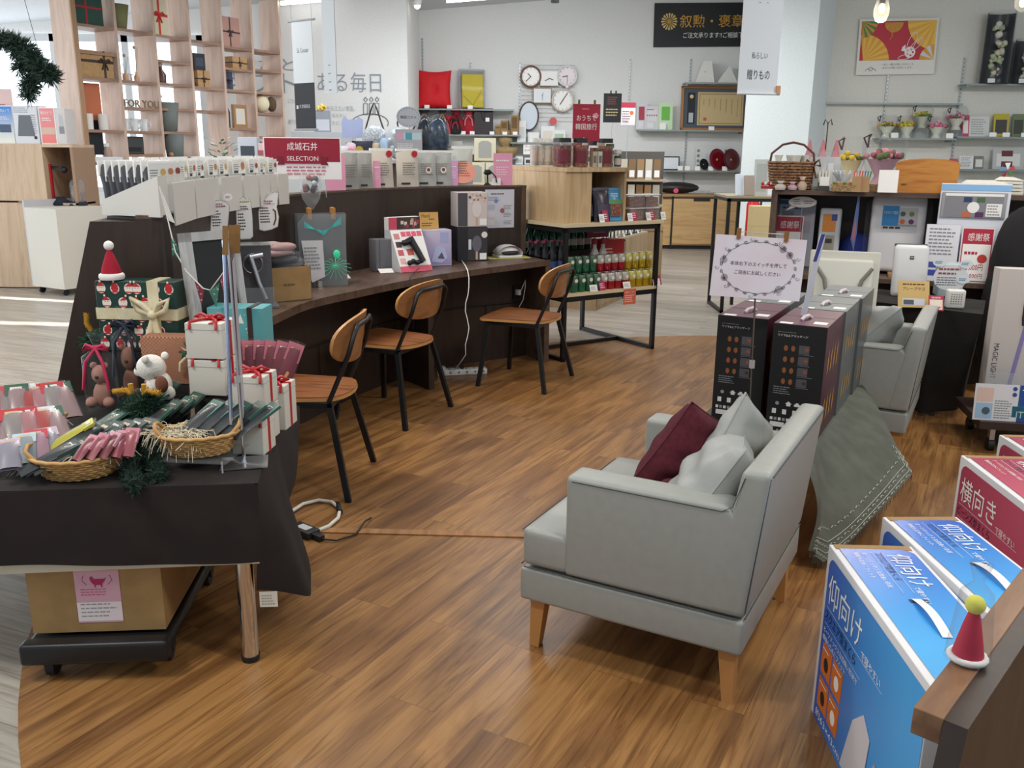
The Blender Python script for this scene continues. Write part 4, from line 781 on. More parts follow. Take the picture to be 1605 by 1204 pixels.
# sockets and power strip
a=K[min(range(len(K)),key=lambda i:abs(px_of(K[i]+V3((0,0,.6)))-810))];m=M();m.box(-.035,.035,-.01,0,-.05,.05,P('#1e1c1c'));solo(m,'wall_socket','dark wall socket on the knee wall under the desk','socket',a+V3((0,-.004,D(805,457,a.y).z)),R(42))
t=thing('wall_plug','white plug with a looping cable in the dark socket','plug',a+V3((0,-.02,D(805,457,a.y).z)),R(42));m=M();m.box(-.012,.012,-.04,0,-.02,.02,WHITE,.004);m.build('plug',t);m=M();m.tube([(0,-.04,0),(.01,-.06,.05),(.04,-.05,.09),(.06,-.03,.04),(.05,-.02,-.06),(.01,-.02,-.11)],.0035,WHITE,6);m.build('cable',t)
t=thing('power_strip','white power strip lying on the floor against the curved counter','power strip',G(729,586),R(14));t.scale=(1.15,1.4,1.3);m=M();m.box(-.13,.13,-.025,.025,0,.03,WHITE,.006);[m.rect(-.1+.05*k,.01,.012,.012,GREYINK,-.0255) for k in range(5)];[m.box(-.1+.05*k,-.09+.05*k,-.01,.01,.0295,.0305,GREYINK) for k in range(5)];m.build('socket_bar',t);m=M();m.box(-.17,-.12,-.02,.02,.0,.045,P('#dcdcdc'),.004);m.box(-.03,-.01,-.012,.012,.03,.06,BLACK,.003);m.build('plug',t)
# black adapter with white cable loop on the floor, tag on the cloth
t=thing('power_adapter','black laptop power adapter on the floor by the gift table cloth','adapter',G(477,838),R(-38));m=M();m.box(-.062,.062,-.032,.032,0,.032,P('#232428',.5),.005);m.box(-.03,.03,-.015,.02,.032,.0325,P('#c3c6ca'));m.lines(-.05,0,.01,.01,1,WHITE);m.build('adapter_brick',t)
m=M();m.box(.06,.11,-.014,.014,.004,.026,P('#17181b',.5),.003);m.tube([(.11,0,.012),(.16,.03,.01),(.17,.12,.008),(.12,.22,.02),(.10,.27,.01)],.004,BLACK,6);m.build('plug_cable',t)
m=M();m.tube([G(446,815,.01),G(455,803,.01),G(475,790,.012),G(500,784,.012),G(520,787,.012),G(533,798,.012),G(530,812,.012),G(515,825,.012),G(492,834,.012)],.008,P('#d9d5c8',.5),8);m.tube([G(529,790,.012),G(533,803,.012)],.012,BLACK,8);solo(m,'white_cable','thick white cable loop lying beside the black adapter','cable')
# ================================================================ CHAIRS
SEATW=wood('chair_seat_wood',['#6d3f20','#8a5430','#9c6238','#7d4b2a'],(1.2,7,7),.38,3.2,.8);BACKW=wood('chair_back_wood',['#8a5a33','#9d6b40','#8f6039'],(1.2,1.2,8),.4,3,.6);EDGEW=P('#c9935a',.45)
def make_chair(lab):
    t=thing('dining_chair',lab,'chair',(0,0,0),0,None) # local: front is -x, back legs at +x
    def seat_out(s):
        pts=[]
        for k in range(9):a=-pi/2+pi*k/8;pts.append((.14+.09*cos(a)*s,.18*sin(a)*1.02*s))
        for (x,y) in ((-.05,.212),(-.205,.232),(-.232,.215),(-.242,.0),(-.232,-.215),(-.205,-.232),(-.05,-.212)):pts.append((x*s,y*s))
        return pts
    m=M();m.prism(seat_out(1),.432,.447,EDGEW,True);m.prism(seat_out(.985),.447,.452,SEATW,True);m.build('seat',t)
    def bw(u,v): # curved oval backboard
        a=2*pi*u;rr_=v;y=.245*rr_*math.copysign(abs(cos(a))**.8,cos(a));z=.105*rr_*math.copysign(abs(sin(a))**.85,sin(a))
        return (y,z)
    def bpt(y,z,e):return (.252+e-.045*(y/.2)**2+.16*z,y,.695+z)
    m=M();n=36;ring=[bw(k/n,1) for k in range(n)]
    for e,fl in ((0,0),(.014,1)):
        vs=[bpt(0,0,e)];fs=[]
        for q_ in (.33,.66,1):vs+=[bpt(y*q_,z*q_,e) for y,z in ring]
        fs=[(0,1+(k+1)%n,1+k) for k in range(n)]+[(1+r_*n+k,1+r_*n+(k+1)%n,1+(r_+1)*n+(k+1)%n,1+(r_+1)*n+k) for r_ in range(2) for k in range(n)]
        m.add(vs,fs,BACKW,True)
    m.add([bpt(*p,0) for p in ring]+[bpt(*p,.014) for p in ring],[(k,(k+1)%n,n+(k+1)%n,n+k) for k in range(n)],EDGEW,True);m.build('backrest',t)
    for s in (-1,1):
        m=M();m.bar((.245,s*.265,0),(.155,s*.185,.43),.026,.022,IRON);m.build('leg',t)
        m=M();m.bar((-.225,s*.26,0),(-.175,s*.19,.43),.026,.022,IRON);m.build('leg',t)
    m=M();m.tube([(.15,-.185,.42),(.245,-.175,.64),(.272,-.165,.735),(.276,-.12,.76),(.288,0,.762),(.276,.12,.76),(.272,.165,.735),(.245,.175,.64),(.15,.185,.42)],.011,IRON,8);m.build('back_frame',t)
    m=M();m.box(-.19,.17,-.2,-.18,.405,.43,IRON);m.box(-.19,.17,.18,.2,.405,.43,IRON);m.box(-.19,-.17,-.2,.2,.405,.43,IRON);m.box(.15,.17,-.2,.2,.405,.43,IRON);m.build('seat_frame',t)
    return t
def chair_at(t,b1,b2,facing):
    c=(V3((*b1,0))+V3((*b2,0)))/2;f=V3((*facing,0)).normalized();t.location=c+f*.245;t.rotation_euler=(0,0,atan2(-f.y,-f.x))
ch=make_chair('wooden chair with black metal frame nearest the gift table')
c2=dup(ch,(0,0,0),0,'middle wooden chair of the three facing the curved desk');c3=dup(ch,(0,0,0),0,'wooden chair at the far end of the desk beside the drinks shelf')
chair_at(ch,(-.71,3.632),(-.679,4.195),(-1,.055));chair_at(c2,(-.581,4.678),(-.365,5.165),(-.91,.41));chair_at(c3,(.214,5.479),(.405,5.951),(-.92,.39))
for c in (ch,c2,c3):c['group']='wooden chairs along the curved desk'
# ================================================================ GIFT TABLE
GZ=.585;C0=V3((-.712,2.36,0));E1=V3((-.992,-.12,0));E2=V3((-.19,.98,0))
def tp(a,b,z=0):p=C0+E1*a+E2*b;return V3((p.x,p.y,z))
def on_t(x,y,dz=.003):return G(x,y,GZ+dz)
gt=thing('gift_table','low white table with chrome legs under the dark brown cloth','table',(0,0,0));CR=P('#d8cfb8',.5)
m=M();m.prism([tp(.012,.012),tp(.012,1.0),tp(1.25,1.0),tp(1.25,.012)],.333,GZ-.004,CR);m.build('table_top',gt)
for a,b in ((.06,.05),(1.15,.05),(.1,.93),(1.15,.93)):
    m=M();p=tp(a,b);m.lathe((p.x,p.y,0),[(.026,0),(.028,.02)],BLACK,20);m.lathe((p.x,p.y,.02),[(.0255,0),(.0255,.325)],CHROME,24);m.build('leg',gt)
CLO=noisy('dark_brown_cloth','#1c1513','#251b19',9,.9,.25,.01)
m=M();n=24
m.grid(lambda u,v:tuple(tp(1.3*u,1.01*v,GZ+.0012*sin(u*31)*sin(v*27))),30,20,CLO)
m.grid(lambda u,v:tuple(tp(1.3*u,-.006-.006*sin(v*1.5)-.004*v*sin(u*23),GZ-(.236-.030*u+.004*sin(u*9))*v)),60,6,CLO)
top=[tp(0,0,GZ),tp(0,.16,GZ),tp(0,.32,GZ),tp(0,.55,GZ),tp(0,.8,GZ),tp(0,1.0,GZ)]
bot=[tp(-.0,-.008,.352),D(486,936,2.52),D(491,897,2.66),D(447,800,2.92),D(470,742,3.12),D(468,640,3.42)]
bot[0]=D(402,925,2.40)
def sheet(m,top,bot,nu,nv,mat,amp=.012,fr=9.):
    def L(P_,f):k=f*(len(P_)-1);j=min(int(k),len(P_)-2);f2=k-j;p=[P_[max(0,min(len(P_)-1,j+i))] for i in (-1,0,1,2)];return .5*((2*p[1])+(p[2]-p[0])*f2+(2*p[0]-5*p[1]+4*p[2]-p[3])*f2*f2+(3*p[1]-p[0]-3*p[2]+p[3])*f2**3)
    def fn(u,v):
        a=L(top,u);b=L(bot,u);p=a.lerp(b,v);out=(b-a);out.z=0
        return p+V3((cos(u*fr)*amp*v*sin(pi*u),sin(u*fr*1.3)*amp*v,0))
    m.grid(fn,nu,nv,mat)
sheet(m,top,bot,40,14,CLO,.018,11)
solo(m,'tablecloth','dark brown cloth draped over the gift table, corner hanging at the right','cloth')
m=M();m.box(-.026,.026,0,.001,-.024,.026,P('#efe9dc',.7));m.lines(-.02,-.018,.04,.036,4,P('#b9b4a8'),3,y=-.001);p=D(421,940,2.40);solo(m,'paper_tag','small white washing tag hanging from the cloth corner','tag',p,R(5))
# dolly with carton
dl=thing('dolly','black plastic dolly with casters under the gift table','dolly',G(165,1035,0)+V3((.0,.20,0)),R(5));PL=P('#191a1d',.4)
m=M();m.box(-.20,.20,-.30,.36,.075,.115,PL,.015);m.box(-.205,.205,-.32,-.27,.06,.125,PL,.012);m.build('deck',dl)
for x,y in ((-.14,-.26),(.17,-.2),(-.14,.28),(.17,.28)):
    m=M();m.tube([(x-.012,y,.032),(x+.012,y,.032)],.032,P('#222327',.6),16);m.box(x-.02,x+.02,y-.02,y+.02,.035,.08,PL,.003);m.build('caster',dl)
b0=D(150,985,2.4);bx=thing('carton','large brown carton with a pink label riding on the dolly','box',dl.location+V3((.0,-.02,.126)),R(5))
W,H=.375,.235;m=M();m.box(-W/2,W/2,-.23,.30,0,H,KRAFTD);m.box(-W/2+.03,W/2,-.2,.28,H,H+.003,P('#3a2c1f'));m.box(-W/2,W/2,-.23,.02,H,H+.006,KRAFTD);m.build('box',bx)
m=M();m.rect(-.055,.03,.125,.165,P('#dba9b9',.6),-.2315);m.rect(-.055,.035,.125,.06,P('#f0e2e4',.6),-.232);m.lines(-.045,.045,.105,.05,4,P('#9aa0a0'),3,y=-.2325,fill=.3);m.lines(-.04,.115,.09,.025,3,P('#c65f80'),8,y=-.2325,fill=.3)
CT=P('#b8275c');m.slab([(-.008,.16),(.0,.15),(.02,.15),(.028,.16),(.034,.172),(.026,.168),(.0,.168),(-.006,.178),(-.012,.172)],-.2335,-.2325,CT);m.rect(.0,.142,.004,.012,CT,-.2325);m.rect(.018,.142,.004,.012,CT,-.2325)
for s in (-1,1):m.tube([(.008+s*.03,-.232,.15),(.008+s*.042,-.232,.165),(.008+s*.036,-.232,.18)],.001,CT,3)
m.build('label',bx)
# hidden risers that carry the back row
RIS=P('#241d1b',.8)
def riser(x,y,w_,d_,h,lab,rz=R(-8)):m=M();m.box(-w_/2,w_/2,-d_/2,d_/2,0,h,RIS);return solo(m,'display_riser',lab,'riser',V3((x,y,GZ+.002)),rz)
SANTA=spots('green_festive_paper','#123a34',['#efe6dc','#efe6dc'],13,.45,.46);
def festive(m,w_,h_,y): # generic round snow faces with red caps on the paper
    rn=random.Random(11)
    for r_ in range(5):
        for c_ in range(6):
            x=-w_/2+w_*(c_+.35+.5*(r_%2)*.9)/6;z=h_*(r_+.5)/5;s=w_*.068
            if x>w_/2-s:continue
            x+=rn.uniform(-.01,.01);a=rn.uniform(-.7,.7)
            R_=P('#c2262c');W_=P('#f0e6da')
            m.add([(x+s*.85*cos(t_),y,z+s*.95*sin(t_)) for t_ in [i*pi/6 for i in range(12)]],[tuple(range(12))],W_)
            if (r_+c_)%4==1:m.add([(x+s*.7*cos(t_),y-.0004,z+s*.6*sin(t_)) for t_ in [i*pi/5 for i in range(10)]],[tuple(range(10))],R_)
            m.add([(x-s*.8*cos(a),y-.0006,z+s*.35),(x+s*.8*cos(a),y-.0006,z+s*.4),(x+s*sin(a),y-.0006,z+s*1.25)],[(0,1,2)],R_);m.disc((x+s*sin(a),y-.0008,z+s*1.25),s*.2,W_,8)
            m.rect(x-s*.6,z-s*.75,s*1.2,s*.22,R_,y-.0006);m.disc((x-s*.25,y-.0008,z+.15*s),s*.08,INK,6);m.disc((x+s*.25,y-.0008,z+.15*s),s*.08,INK,6)
rz6=R(-4)
riser(-1.335,3.17,.28,.10,.20,'dark riser under the green festive gift box')
t=thing('gift_box','dark green gift box with snowman faces and a cream bow, tallest on the gift table','gift box',V3((-1.33,3.12,GZ+.204)),rz6)
W,H=.29,.25;m=M();m.box(-W/2,W/2,0,.10,0,H,P('#14382f',.45),.003);festive(m,W,H,-.0008);m.build('box',t)
SAT=noisy('cream_satin','#cfc39a','#e8dfbf',14,.3)
m=M();m.box(.045,.085,-.004,.104,-.002,H+.003,SAT);m.box(-W/2-.003,W/2+.003,-.005,.104,.115,.155,SAT)
for s in (-1,1):
    m.tube([(.065,-.01,.135),(.065+s*.03,-.03,.175),(.065+s*.065,-.03,.195),(.065+s*.05,-.025,.155),(.065,-.012,.135)],.011,SAT,8);m.tube([(.065,-.012,.13),(.065+s*.012,-.02,.08),(.065+s*.035,-.02,.02)],.011,SAT,8,r1=.016)
m.blob((.065,-.022,.137),.017,SAT);m.build('ribbon',t)
t=thing('santa_hat','small red santa hat on the green festive gift box','hat',V3((-1.42,3.15,GZ+.204+H+.004)),0);m=M();m.lathe((0,0,.012),[(.036,0),(.030,.03),(.014,.075),(.004,.095)],P('#a5142e',.9),20);m.build('cone',t);m=M();m.lathe((0,0,0),[(.040,0),(.044,.008),(.042,.018),(.036,.022)],P('#eee9e2',.95),20);m.build('brim',t);m=M();m.blob((0,0,.118),.017,P('#f1ede6',.95));m.build('pompom',t)
CHK=mat_new('red_gingham',.8);nt,N,L,b=nodes(CHK);tc=N.new('ShaderNodeTexCoord');ck=N.new('ShaderNodeTexChecker');ck.inputs['Scale'].default_value=150;ck.inputs['Color1'].default_value=lin('#7e2e26');ck.inputs['Color2'].default_value=lin('#c89c78');L.new(tc.outputs['Object'],ck.inputs[0]);L.new(ck.outputs[0],b.inputs['Base Color'])
riser(-1.19,3.05,.20,.07,.11,'dark riser under the gingham gift box')
t=thing('gift_box','red gingham gift box behind the white bear','gift box',V3((-1.18,3.01,GZ+.114)),R(-3));m=M();m.box(-.105,.105,0,.08,0,.165,CHK,.002);m.build('box',t)
m=M();rn=random.Random(4)
for i in range(10):a=i*.65;m.add([(.07,-.01,.12),(.07+.022*cos(a)-.006,-.02,.12+.022*sin(a)+.006),(.07+.04*cos(a),-.012,.12+.04*sin(a)),(.07+.022*cos(a)+.006,-.02,.12+.022*sin(a)-.006)],[(0,1,2,3)],P(('#2d4a35','#e3dcc4','#3a5a3f')[i%3]))
for s in (-1,1):m.tube([(.07,-.012,.11),(.07+s*.03,-.02,.08),(.07+s*.035,-.015,.05)],.006,SAT,6)
m.build('rosette',t)
m=M();m.box(-.05,.05,0,.06,0,.10,P('#a31f2c',.5),.002);[m.disc((-.035+.035*(k%3),-.001,.02+.045*(k//3)),.013,P('#efe6dc'),10) for k in range(6)]
riser(-1.04,3.20,.16,.10,.225,'dark riser under the small red patterned box');solo(m,'gift_box','small red patterned box between the gift box and the white boxes','gift box',V3((-1.045,3.17,GZ+.229)),R(-3))
# polar bear
t=thing('polar_bear_plush','white polar bear plush with a brown satchel on the gift table','plush',V3((-1.185,2.88,GZ+.095)),R(-20));t.scale=(.84,.84,.84);FUR=noisy('white_fur','#e6e1d6','#f1ede4',120,.95,.6,.004)
riser(0,0,.001,.001,.001,'x').hide_render=False
bpy.data.objects.remove(bpy.data.objects[[o.name for o in bpy.data.objects if o.get('label')=='x'][0]])
m=M();m.blob((0,.01,.055),(.055,.05,.06),FUR,16,12);m.blob((-.02,0,.128),(.058,.054,.052),FUR,20,14);m.blob((-.062,-.018,.112),(.024,.022,.020),FUR,14,10)
m.blob((.0,-.05,.172),(.016,.014,.016),FUR);m.blob((.02,.036,.172),(.016,.014,.016),FUR)
m.blob((-.045,-.03,.02),(.03,.024,.02),FUR);m.blob((-.01,-.055,.045),(.022,.03,.018),FUR);m.blob((.05,.0,.03),(.03,.03,.028),FUR);m.build('body',t)
m=M();m.blob((-.058,-.040,.128),.0045,BLACK);m.blob((-.05,.02,.14),.0045,BLACK);m.blob((-.085,-.02,.116),.005,BLACK);m.build('eye',t)
m=M();m.blob((.055,-.035,.075),(.03,.016,.035),P('#7d4a32',.8));m.tube([(.04,-.03,.1),(.0,-.02,.09),(-.03,-.03,.07)],.004,P('#7d4a32'),6);m.build('satchel',t)
m=M();m.box(-.07,.07,-.06,.07,0,.09,RIS);solo(m,'display_riser','dark riser under the polar bear','riser',V3((-1.19,2.88,GZ+.003)))
# white cube boxes with red ribbons
WB=P('#d6d3c8',.6);RR_=P('#b5121f',.4)
def wb(p,s,h,lab,rz=R(-6),group='white gift boxes with red ribbons'):return top_ribbon_box(lab,p,rz,s,s,h,WB,RR_,.016,group)
rf=on_t(332,655);
riser(-.995,2.90,.11,.11,.117,'dark riser under the tall pair of white gift boxes',R(-6))
pz=GZ+.121;wb(V3((-.995,2.90,pz)),.125,.118,'lower white gift box of the tall pair beside the bear');wb(V3((-.995,2.90,pz+.1235)),.125,.118,'topmost white gift box with a red bow beside the blackboard')
q1=D(393,652,2.75);wb(V3((-.825,2.76,GZ+.1225)),.112,.098,'white gift box on top of the right-hand stack behind the chrome stand')
wb(V3((-.825,2.76,GZ+.003)),.112,.115,'white gift box at the bottom of the right-hand stack');wb(V3((-.80,2.64,GZ+.003)),.10,.11,'small white gift box directly behind the chrome stand plate');wb(V3((-.915,2.66,GZ+.003)),.10,.07,'low white gift box behind the straw-filled basket');wb(V3((-.80,2.90,GZ+.003)),.11,.15,'white gift box standing at the right edge of the gift table')
# light blue gift box
BLUEP=P('#5fa9ad',.5);riser(-.985,3.17,.18,.09,.06,'dark riser under the light blue gift box')
t=thing('gift_box','light blue gift box with winter pattern and brown ribbon','gift box',V3((-.985,3.12,GZ+.064)),R(-3));W,H=.20,.30
m=M();m.box(-W/2,W/2,0,.11,0,H,BLUEP,.003);rn=random.Random(9)
for i in range(60):m.disc((rn.uniform(-W/2+.01,W/2-.01),-.0008,rn.uniform(.01,H-.01)),rn.uniform(.0015,.003),P('#dcecea'),6)
for x,z,c_ in ((-.07,.25,'#e6efe9'),(-.02,.22,'#a8433c'),(.02,.26,'#e6efe9'),(.08,.17,'#e6efe9'),(-.03,.15,'#e6efe9'),(.06,.1,'#a8433c'),(-.09,.08,'#e6efe9')):
    m.add([(x-.012,-.001,z-.015),(x+.012,-.001,z-.015),(x,-.001,z+.02)],[(0,1,2)],P(c_))
m.text('Xmas',-.05,.19,.016,P('#eef4f2'),y=-.0015);m.build('box',t)
m=M();m.box(.045,.062,-.003,.114,-.002,H+.003,P('#3c2a25',.6));m.build('ribbon',t)
# blackboard with white frame and bunting
bb=D(316,510,3.22);t=thing('blackboard','blackboard with a white wooden frame standing behind the white gift boxes','blackboard',V3((-1.045,3.22,GZ+.004)),R(56),None,R(-6));WF=wood('worn_white_frame',['#9b9a98','#b9b8b6','#c8c7c4'],(6,6,2),.7)
W,H=.20,.60;m=M();m.box(-W/2,W/2,0,.02,0,H,P('#1e2022',.6));m.build('board',t)
m=M();m.box(-W/2-.015,-W/2+.012,-.012,.03,0,H+.02,WF);m.box(W/2-.012,W/2+.015,-.012,.03,0,H+.02,WF);m.box(-W/2-.015,W/2+.015,-.012,.03,H-.012,H+.02,WF);m.build('frame',t)
bt=thing('bunting','paper bunting of green and pink pennants hung before the blackboard','bunting',(0,0,0))
bp_=[D(*p) for p in ((250,292,3.32),(262,340,3.3),(275,395,3.25),(292,425,3.15),(318,452,3.1),(330,455,3.1),(352,425,3.05))]
m=M();m.tube(bp_,.0025,P('#d9d6cf'),5);m.build('string',bt)
def penn(m,a,b,c,col):a,b,c=(D(*q_) for q_ in (a,b,c));off=V3((.0,.002,0));m.add([a,b,c,a+off,b+off,c+off],[(0,1,2),(5,4,3),(0,3,4,1),(1,4,5,2),(2,5,3,0)],col)
PG=spots('green_pennant','#3f7a68',['#9fc2b2','#4f8a78'],90,.8,.3);PR=spots('wine_pennant','#7c3040',['#c4909a','#8c4050'],90,.8,.3)
for a,b,c,col in (((254,300,3.3),(262,345,3.3),(274,350,3.3),P('#dcd9d2')),((268,372,3.26),(281,398,3.26),(276,404,3.26),PG),((285,410,3.2),(300,442,3.2),(288,446,3.2),P('#dcd9d2')),((305,441,3.12),(320,453,3.12),(316,480,3.12),PR),((327,455,3.1),(344,443,3.08),(339,482,3.1),PG),((345,440,3.05),(358,412,3.0),(357,480,3.0),PR),((268,365,3.3),(280,392,3.3),(270,402,3.3),PG)):
    m=M();penn(m,a,b,c,col);m.build('pennant',bt)
# chrome card stand
t=thing('card_stand','chrome stand on a square steel plate holding cards in wooden clips','stand',on_t(383,726),R(14))
m=M();m.box(-.068,.068,-.055,.055,0,.003,P('#b4b6ba',.38,1));m.build('base_plate',t);m=M();m.lathe((0,0,.003),[(.009,0),(.005,.012)],CHROME,12);m.tube([(0,0,.01),(0,0,.30)],.005,CHROME,10);m.tube([(0,0,.28),(-.004,0,.66)],.004,CHROME,8);m.box(-.008,.008,-.008,.008,.25,.27,CHROME);m.build('pole',t)
m=M();m.tube([(-.03,.01,.12),(-.014,.01,.66)],.006,P('#cfe0ff',.1,1),8);m.build('side_rail',t)
m=M();m.box(-.002,.002,.0,.13,.10,.64,P('#6d5a58',.5));m.lines(0,0,.01,.01,1,INK);m.box(.004,.006,.0,.11,.14,.60,P('#b9aeb4',.5));m.build('card',t)
for i,x in enumerate((-.012,.004,.018)):m=M();m.bar((x,.02*i-.01,.62),(x+.006,.02*i-.005,.70),.016,.007,P('#8a6534'));m.build('clip',t)
# ---------------------------------------------------------------- baskets
WK=noisy('wicker','#a57a45','#d0a768',60,.7,.7,.004)
def basket(lab,loc,rz,a,b,h,handle=True):
    t=thing('wicker_basket',lab,'basket',loc,rz);m=M();ns=44
    for k in range(9):
        f=k/8;ra=a*(.72+.28*f**.8);rb=b*(.72+.28*f**.8)
        m.tube([((ra+.0022*(-1)**(j+k))*cos(2*pi*j/ns),(rb+.0022*(-1)**(j+k))*sin(2*pi*j/ns),.004+h*f) for j in range(ns)],h/16,WK,5,True)
    for j in range(0,ns,2):th=2*pi*j/ns;m.tube([(a*.72*cos(th),b*.72*sin(th),0),(a*cos(th),b*sin(th),h)],.0018,P('#b98d55',.7),4)
    m.lathe((0,0,.003),[(a*.7,0),(a*.7,.003)],WK,24,1,b/a);m.build('woven_body',t)
    m=M();m.tube([((a+.002)*cos(2*pi*j/40),(b+.002)*sin(2*pi*j/40),h+.004+.0015*sin(j*3)) for j in range(40)],.0055,P('#c79d62',.7),6,True);m.build('rim',t)
    if handle:
        for s in (-1,1):
            m=M();m.tube([(s*a*.8,-b*.5,h),(s*a*1.0,-b*.4,h+.025),(s*a*1.03,0,h+.032),(s*a*1.0,b*.4,h+.025),(s*a*.8,b*.5,h)],.006,P('#b88c55',.7),8);m.build('handle',t)
    return t
def straw(m,c,r,n,sd,L_=.06,droop=.03):
    rn=random.Random(sd);SM=P('#d8ceb4',.8)
    for i in range(n):
        a=rn.uniform(0,6.3);q_=c+V3((rn.uniform(-r,r),rn.uniform(-r*.7,r*.7),0));e=q_+V3((cos(a)*L_*rn.random(),sin(a)*L_*rn.random(),rn.uniform(.0,.018)));f_=e+V3((cos(a)*.02,sin(a)*.02-.008,-droop*rn.random()))
        m.tube([q_,(q_+e)/2+V3((0,0,.008)),e,f_],.0012,SM,3)
b1=on_t(118,748)+V3((0,.03,0));basket('wicker basket of black packs at the front edge of the gift table',b1,R(12),.125,.095,.06)
m=M();m.box(-.12,.12,-.1,.1,.033,.036,FILM);[m.tube([(x,y,0),(x,y,.034)],.0025,P('#b9bcc0',.3),6) for x in (-.1,.1) for y in (-.08,.08)];b2=on_t(305,735)+V3((.0,.055,0));solo(m,'acrylic_riser','clear little stand under the straw-filled basket','riser',b2,R(-5))
b2=b2+V3((.005,-.01,.038));basket('wicker basket with straw and green-topped packs, right front of the gift table',b2,R(14),.116,.086,.06)
b3=on_t(30,700)+V3((0,.06,0));basket('wicker basket with a loop handle at the left edge of the gift table',b3,R(10),.11,.08,.05)
b4=V3((-.875,3.04,GZ+.004));basket('wicker basket of fanned pink packs at the right rear corner',b4+V3((0,0,.0)),R(10),.085,.07,.12)
for c,r,n,sd,nm in ((b1+V3((.05,0,.055)),.06,60,1,'straw in the front basket of black packs'),(b2+V3((-.06,0,.055)),.07,170,2,'cream paper straw spilling from the right basket'),(b3+V3((.02,0,.045)),.06,50,3,'straw in the left basket')):
    m=M();straw(m,V3((0,0,0)),r,n,sd,.09 if sd==2 else .05,.07 if sd==2 else .03);o=solo(m,'paper_straw',nm,'straw',c);o['kind']='stuff'
# sweets packs
def pack(lab,p,rz,tilt,w_,h_,body,head,group,sd=0,hf=.3,film=None):
    t=thing('sweets_pack',lab,'pack',p,rz,group,tilt);m=M();pouch_mesh(m,w_,h_,.022,P(body,.3),0,None,seed=sd,nu=5,nv=6);m.build('bag',t)
    m=M();m.box(-w_/2,w_/2,-.004,.004,h_*(1-hf),h_,P(head,.4));m.rect(-w_*.28,h_*(1-hf*.75),w_*.5,h_*hf*.5,P('#d9b98a' if sd%2 else '#e9e2da'),-.005);m.build('header_card',t)
    m=M();pouch_mesh(m,w_*1.12,h_*1.05,.028,FILM,0,None,seed=sd+9,nu=5,nv=5);m.build('film',t);return t
rn=random.Random(21)
def fan(n,px,lab,group,w_,h_,bodies,heads,rz0,rz1,t0,t1,dz=.03,hf=.3):
    for i in range(n):
        f=i/max(1,n-1);a,b=px[0],px[1];x=a[0]+(b[0]-a[0])*f;y=a[1]+(b[1]-a[1])*f
        pack(lab+', '+ordl(i,n),on_t(x,y,dz),R(rz0+(rz1-rz0)*f+rn.uniform(-5,5)),R(t0+(t1-t0)*f+rn.uniform(-4,4)),w_,h_,bodies[i%len(bodies)],heads[i%len(heads)],group,i+int(x),hf)
RW=['#a87478','#8f8684','#9a7f80','#a8423e'];RH=['#b8323c','#c0343c','#2f5a44','#d8dadd']
fan(7,((-10,668),(112,655)),'red, green and white sweets pack in the far left rows','red and white sweets packs, back row',.07,.15,RW,RH,25,40,-50,-48,.045)
fan(6,((-15,705),(95,690)),'red and white sweets pack in the middle left rows','red and white sweets packs, middle row',.07,.14,RW[::-1],RH[::-1],22,38,-55,-55,.05)
fan(4,((15,735),(85,715)),'white and pink sweets pack in the near left row','white and pink sweets packs, near row',.06,.11,['#8f8a98','#86949a','#a5808e'],['#c9b3c4','#b9d0d4','#c4434f'],22,38,-58,-58,.05)
pack('long yellow sweets pack between the left rows and the green packs',on_t(62,712,.05),R(-62),R(-62),.06,.17,'#b9b02c','#c9c13c',None,2,.2)
fan(5,((100,705),(205,665)),'long green and brown pack in the middle of the gift table','long green packs',.075,.20,['#3a4a33','#4a4038','#2f5a48','#6a4a44','#2f6a54'],['#2a5a48','#3c6a58','#2f6a54'],-48,-42,-64,-60,.03,.45)
fan(5,((118,722),(198,716)),'pink card topped sweets pack before the reindeer','pink sweets packs before the reindeer',.042,.085,['#8a2f3c','#a5545c','#7a2a34'],['#d48a9a','#cf7f8f','#d9a0ac'],-38,-12,-52,-40,.07,.5)
for i in range(6):pack('black pack with dark green top lying in the front basket, '+ordl(i,6),b1+V3((-.09+.032*i,-.01+.008*i,.045)),R(-48+3*i),R(-66),.065,.17,'#1d1e20','#17322a','black packs in the front basket',i,.28)
for i in range(5):pack('dark pack with green printed top in the straw-filled basket, '+ordl(i,5),b2+V3((-.06+.04*i,-.0,.045)),R(-42-3*i),R(-60),.062,.16,'#25272a','#2f6355','green topped packs in the right basket',i,.42)
for i in range(5):pack('dark green pack leaning behind the straw-filled basket, '+ordl(i,5),V3((-1.06+.045*i,2.86,GZ+.03)),R(-40),R(-55),.06,.15,'#22302a','#234238','dark packs behind the straw basket',i,.4)
for i in range(6):pkf=pack('pink patterned pack fanned in the right rear basket, '+ordl(i,6),b4+V3((-.06+.026*i,-.01,.11)),R(20),R(-10),.055,.15,'#7d3742','#c4707e','pink packs in the rear basket',i,.45);pkf.rotation_euler[1]=R(-6+6*i)
pack('pink topped biscuit pack at the feet of the white bear',V3((-1.03,2.88,GZ+.03)),R(8),R(-15),.10,.11,'#b9a08e','#c96a78',None,3,.4)
fan(5,((30,742),(112,735)),'black and green pack lying left of the front basket','dark packs left of the front basket',.07,.17,['#1f2122','#24302a'],['#17322a','#1d3d30'],-52,-46,-68,-64,.035,.4)
fan(4,((205,688),(262,668)),'dark green-topped pack between the reindeer and the straw','dark packs behind the reindeer',.06,.15,['#26282a','#2c3a30'],['#2a5a48','#234a3a'],-44,-38,-60,-58,.05,.4)
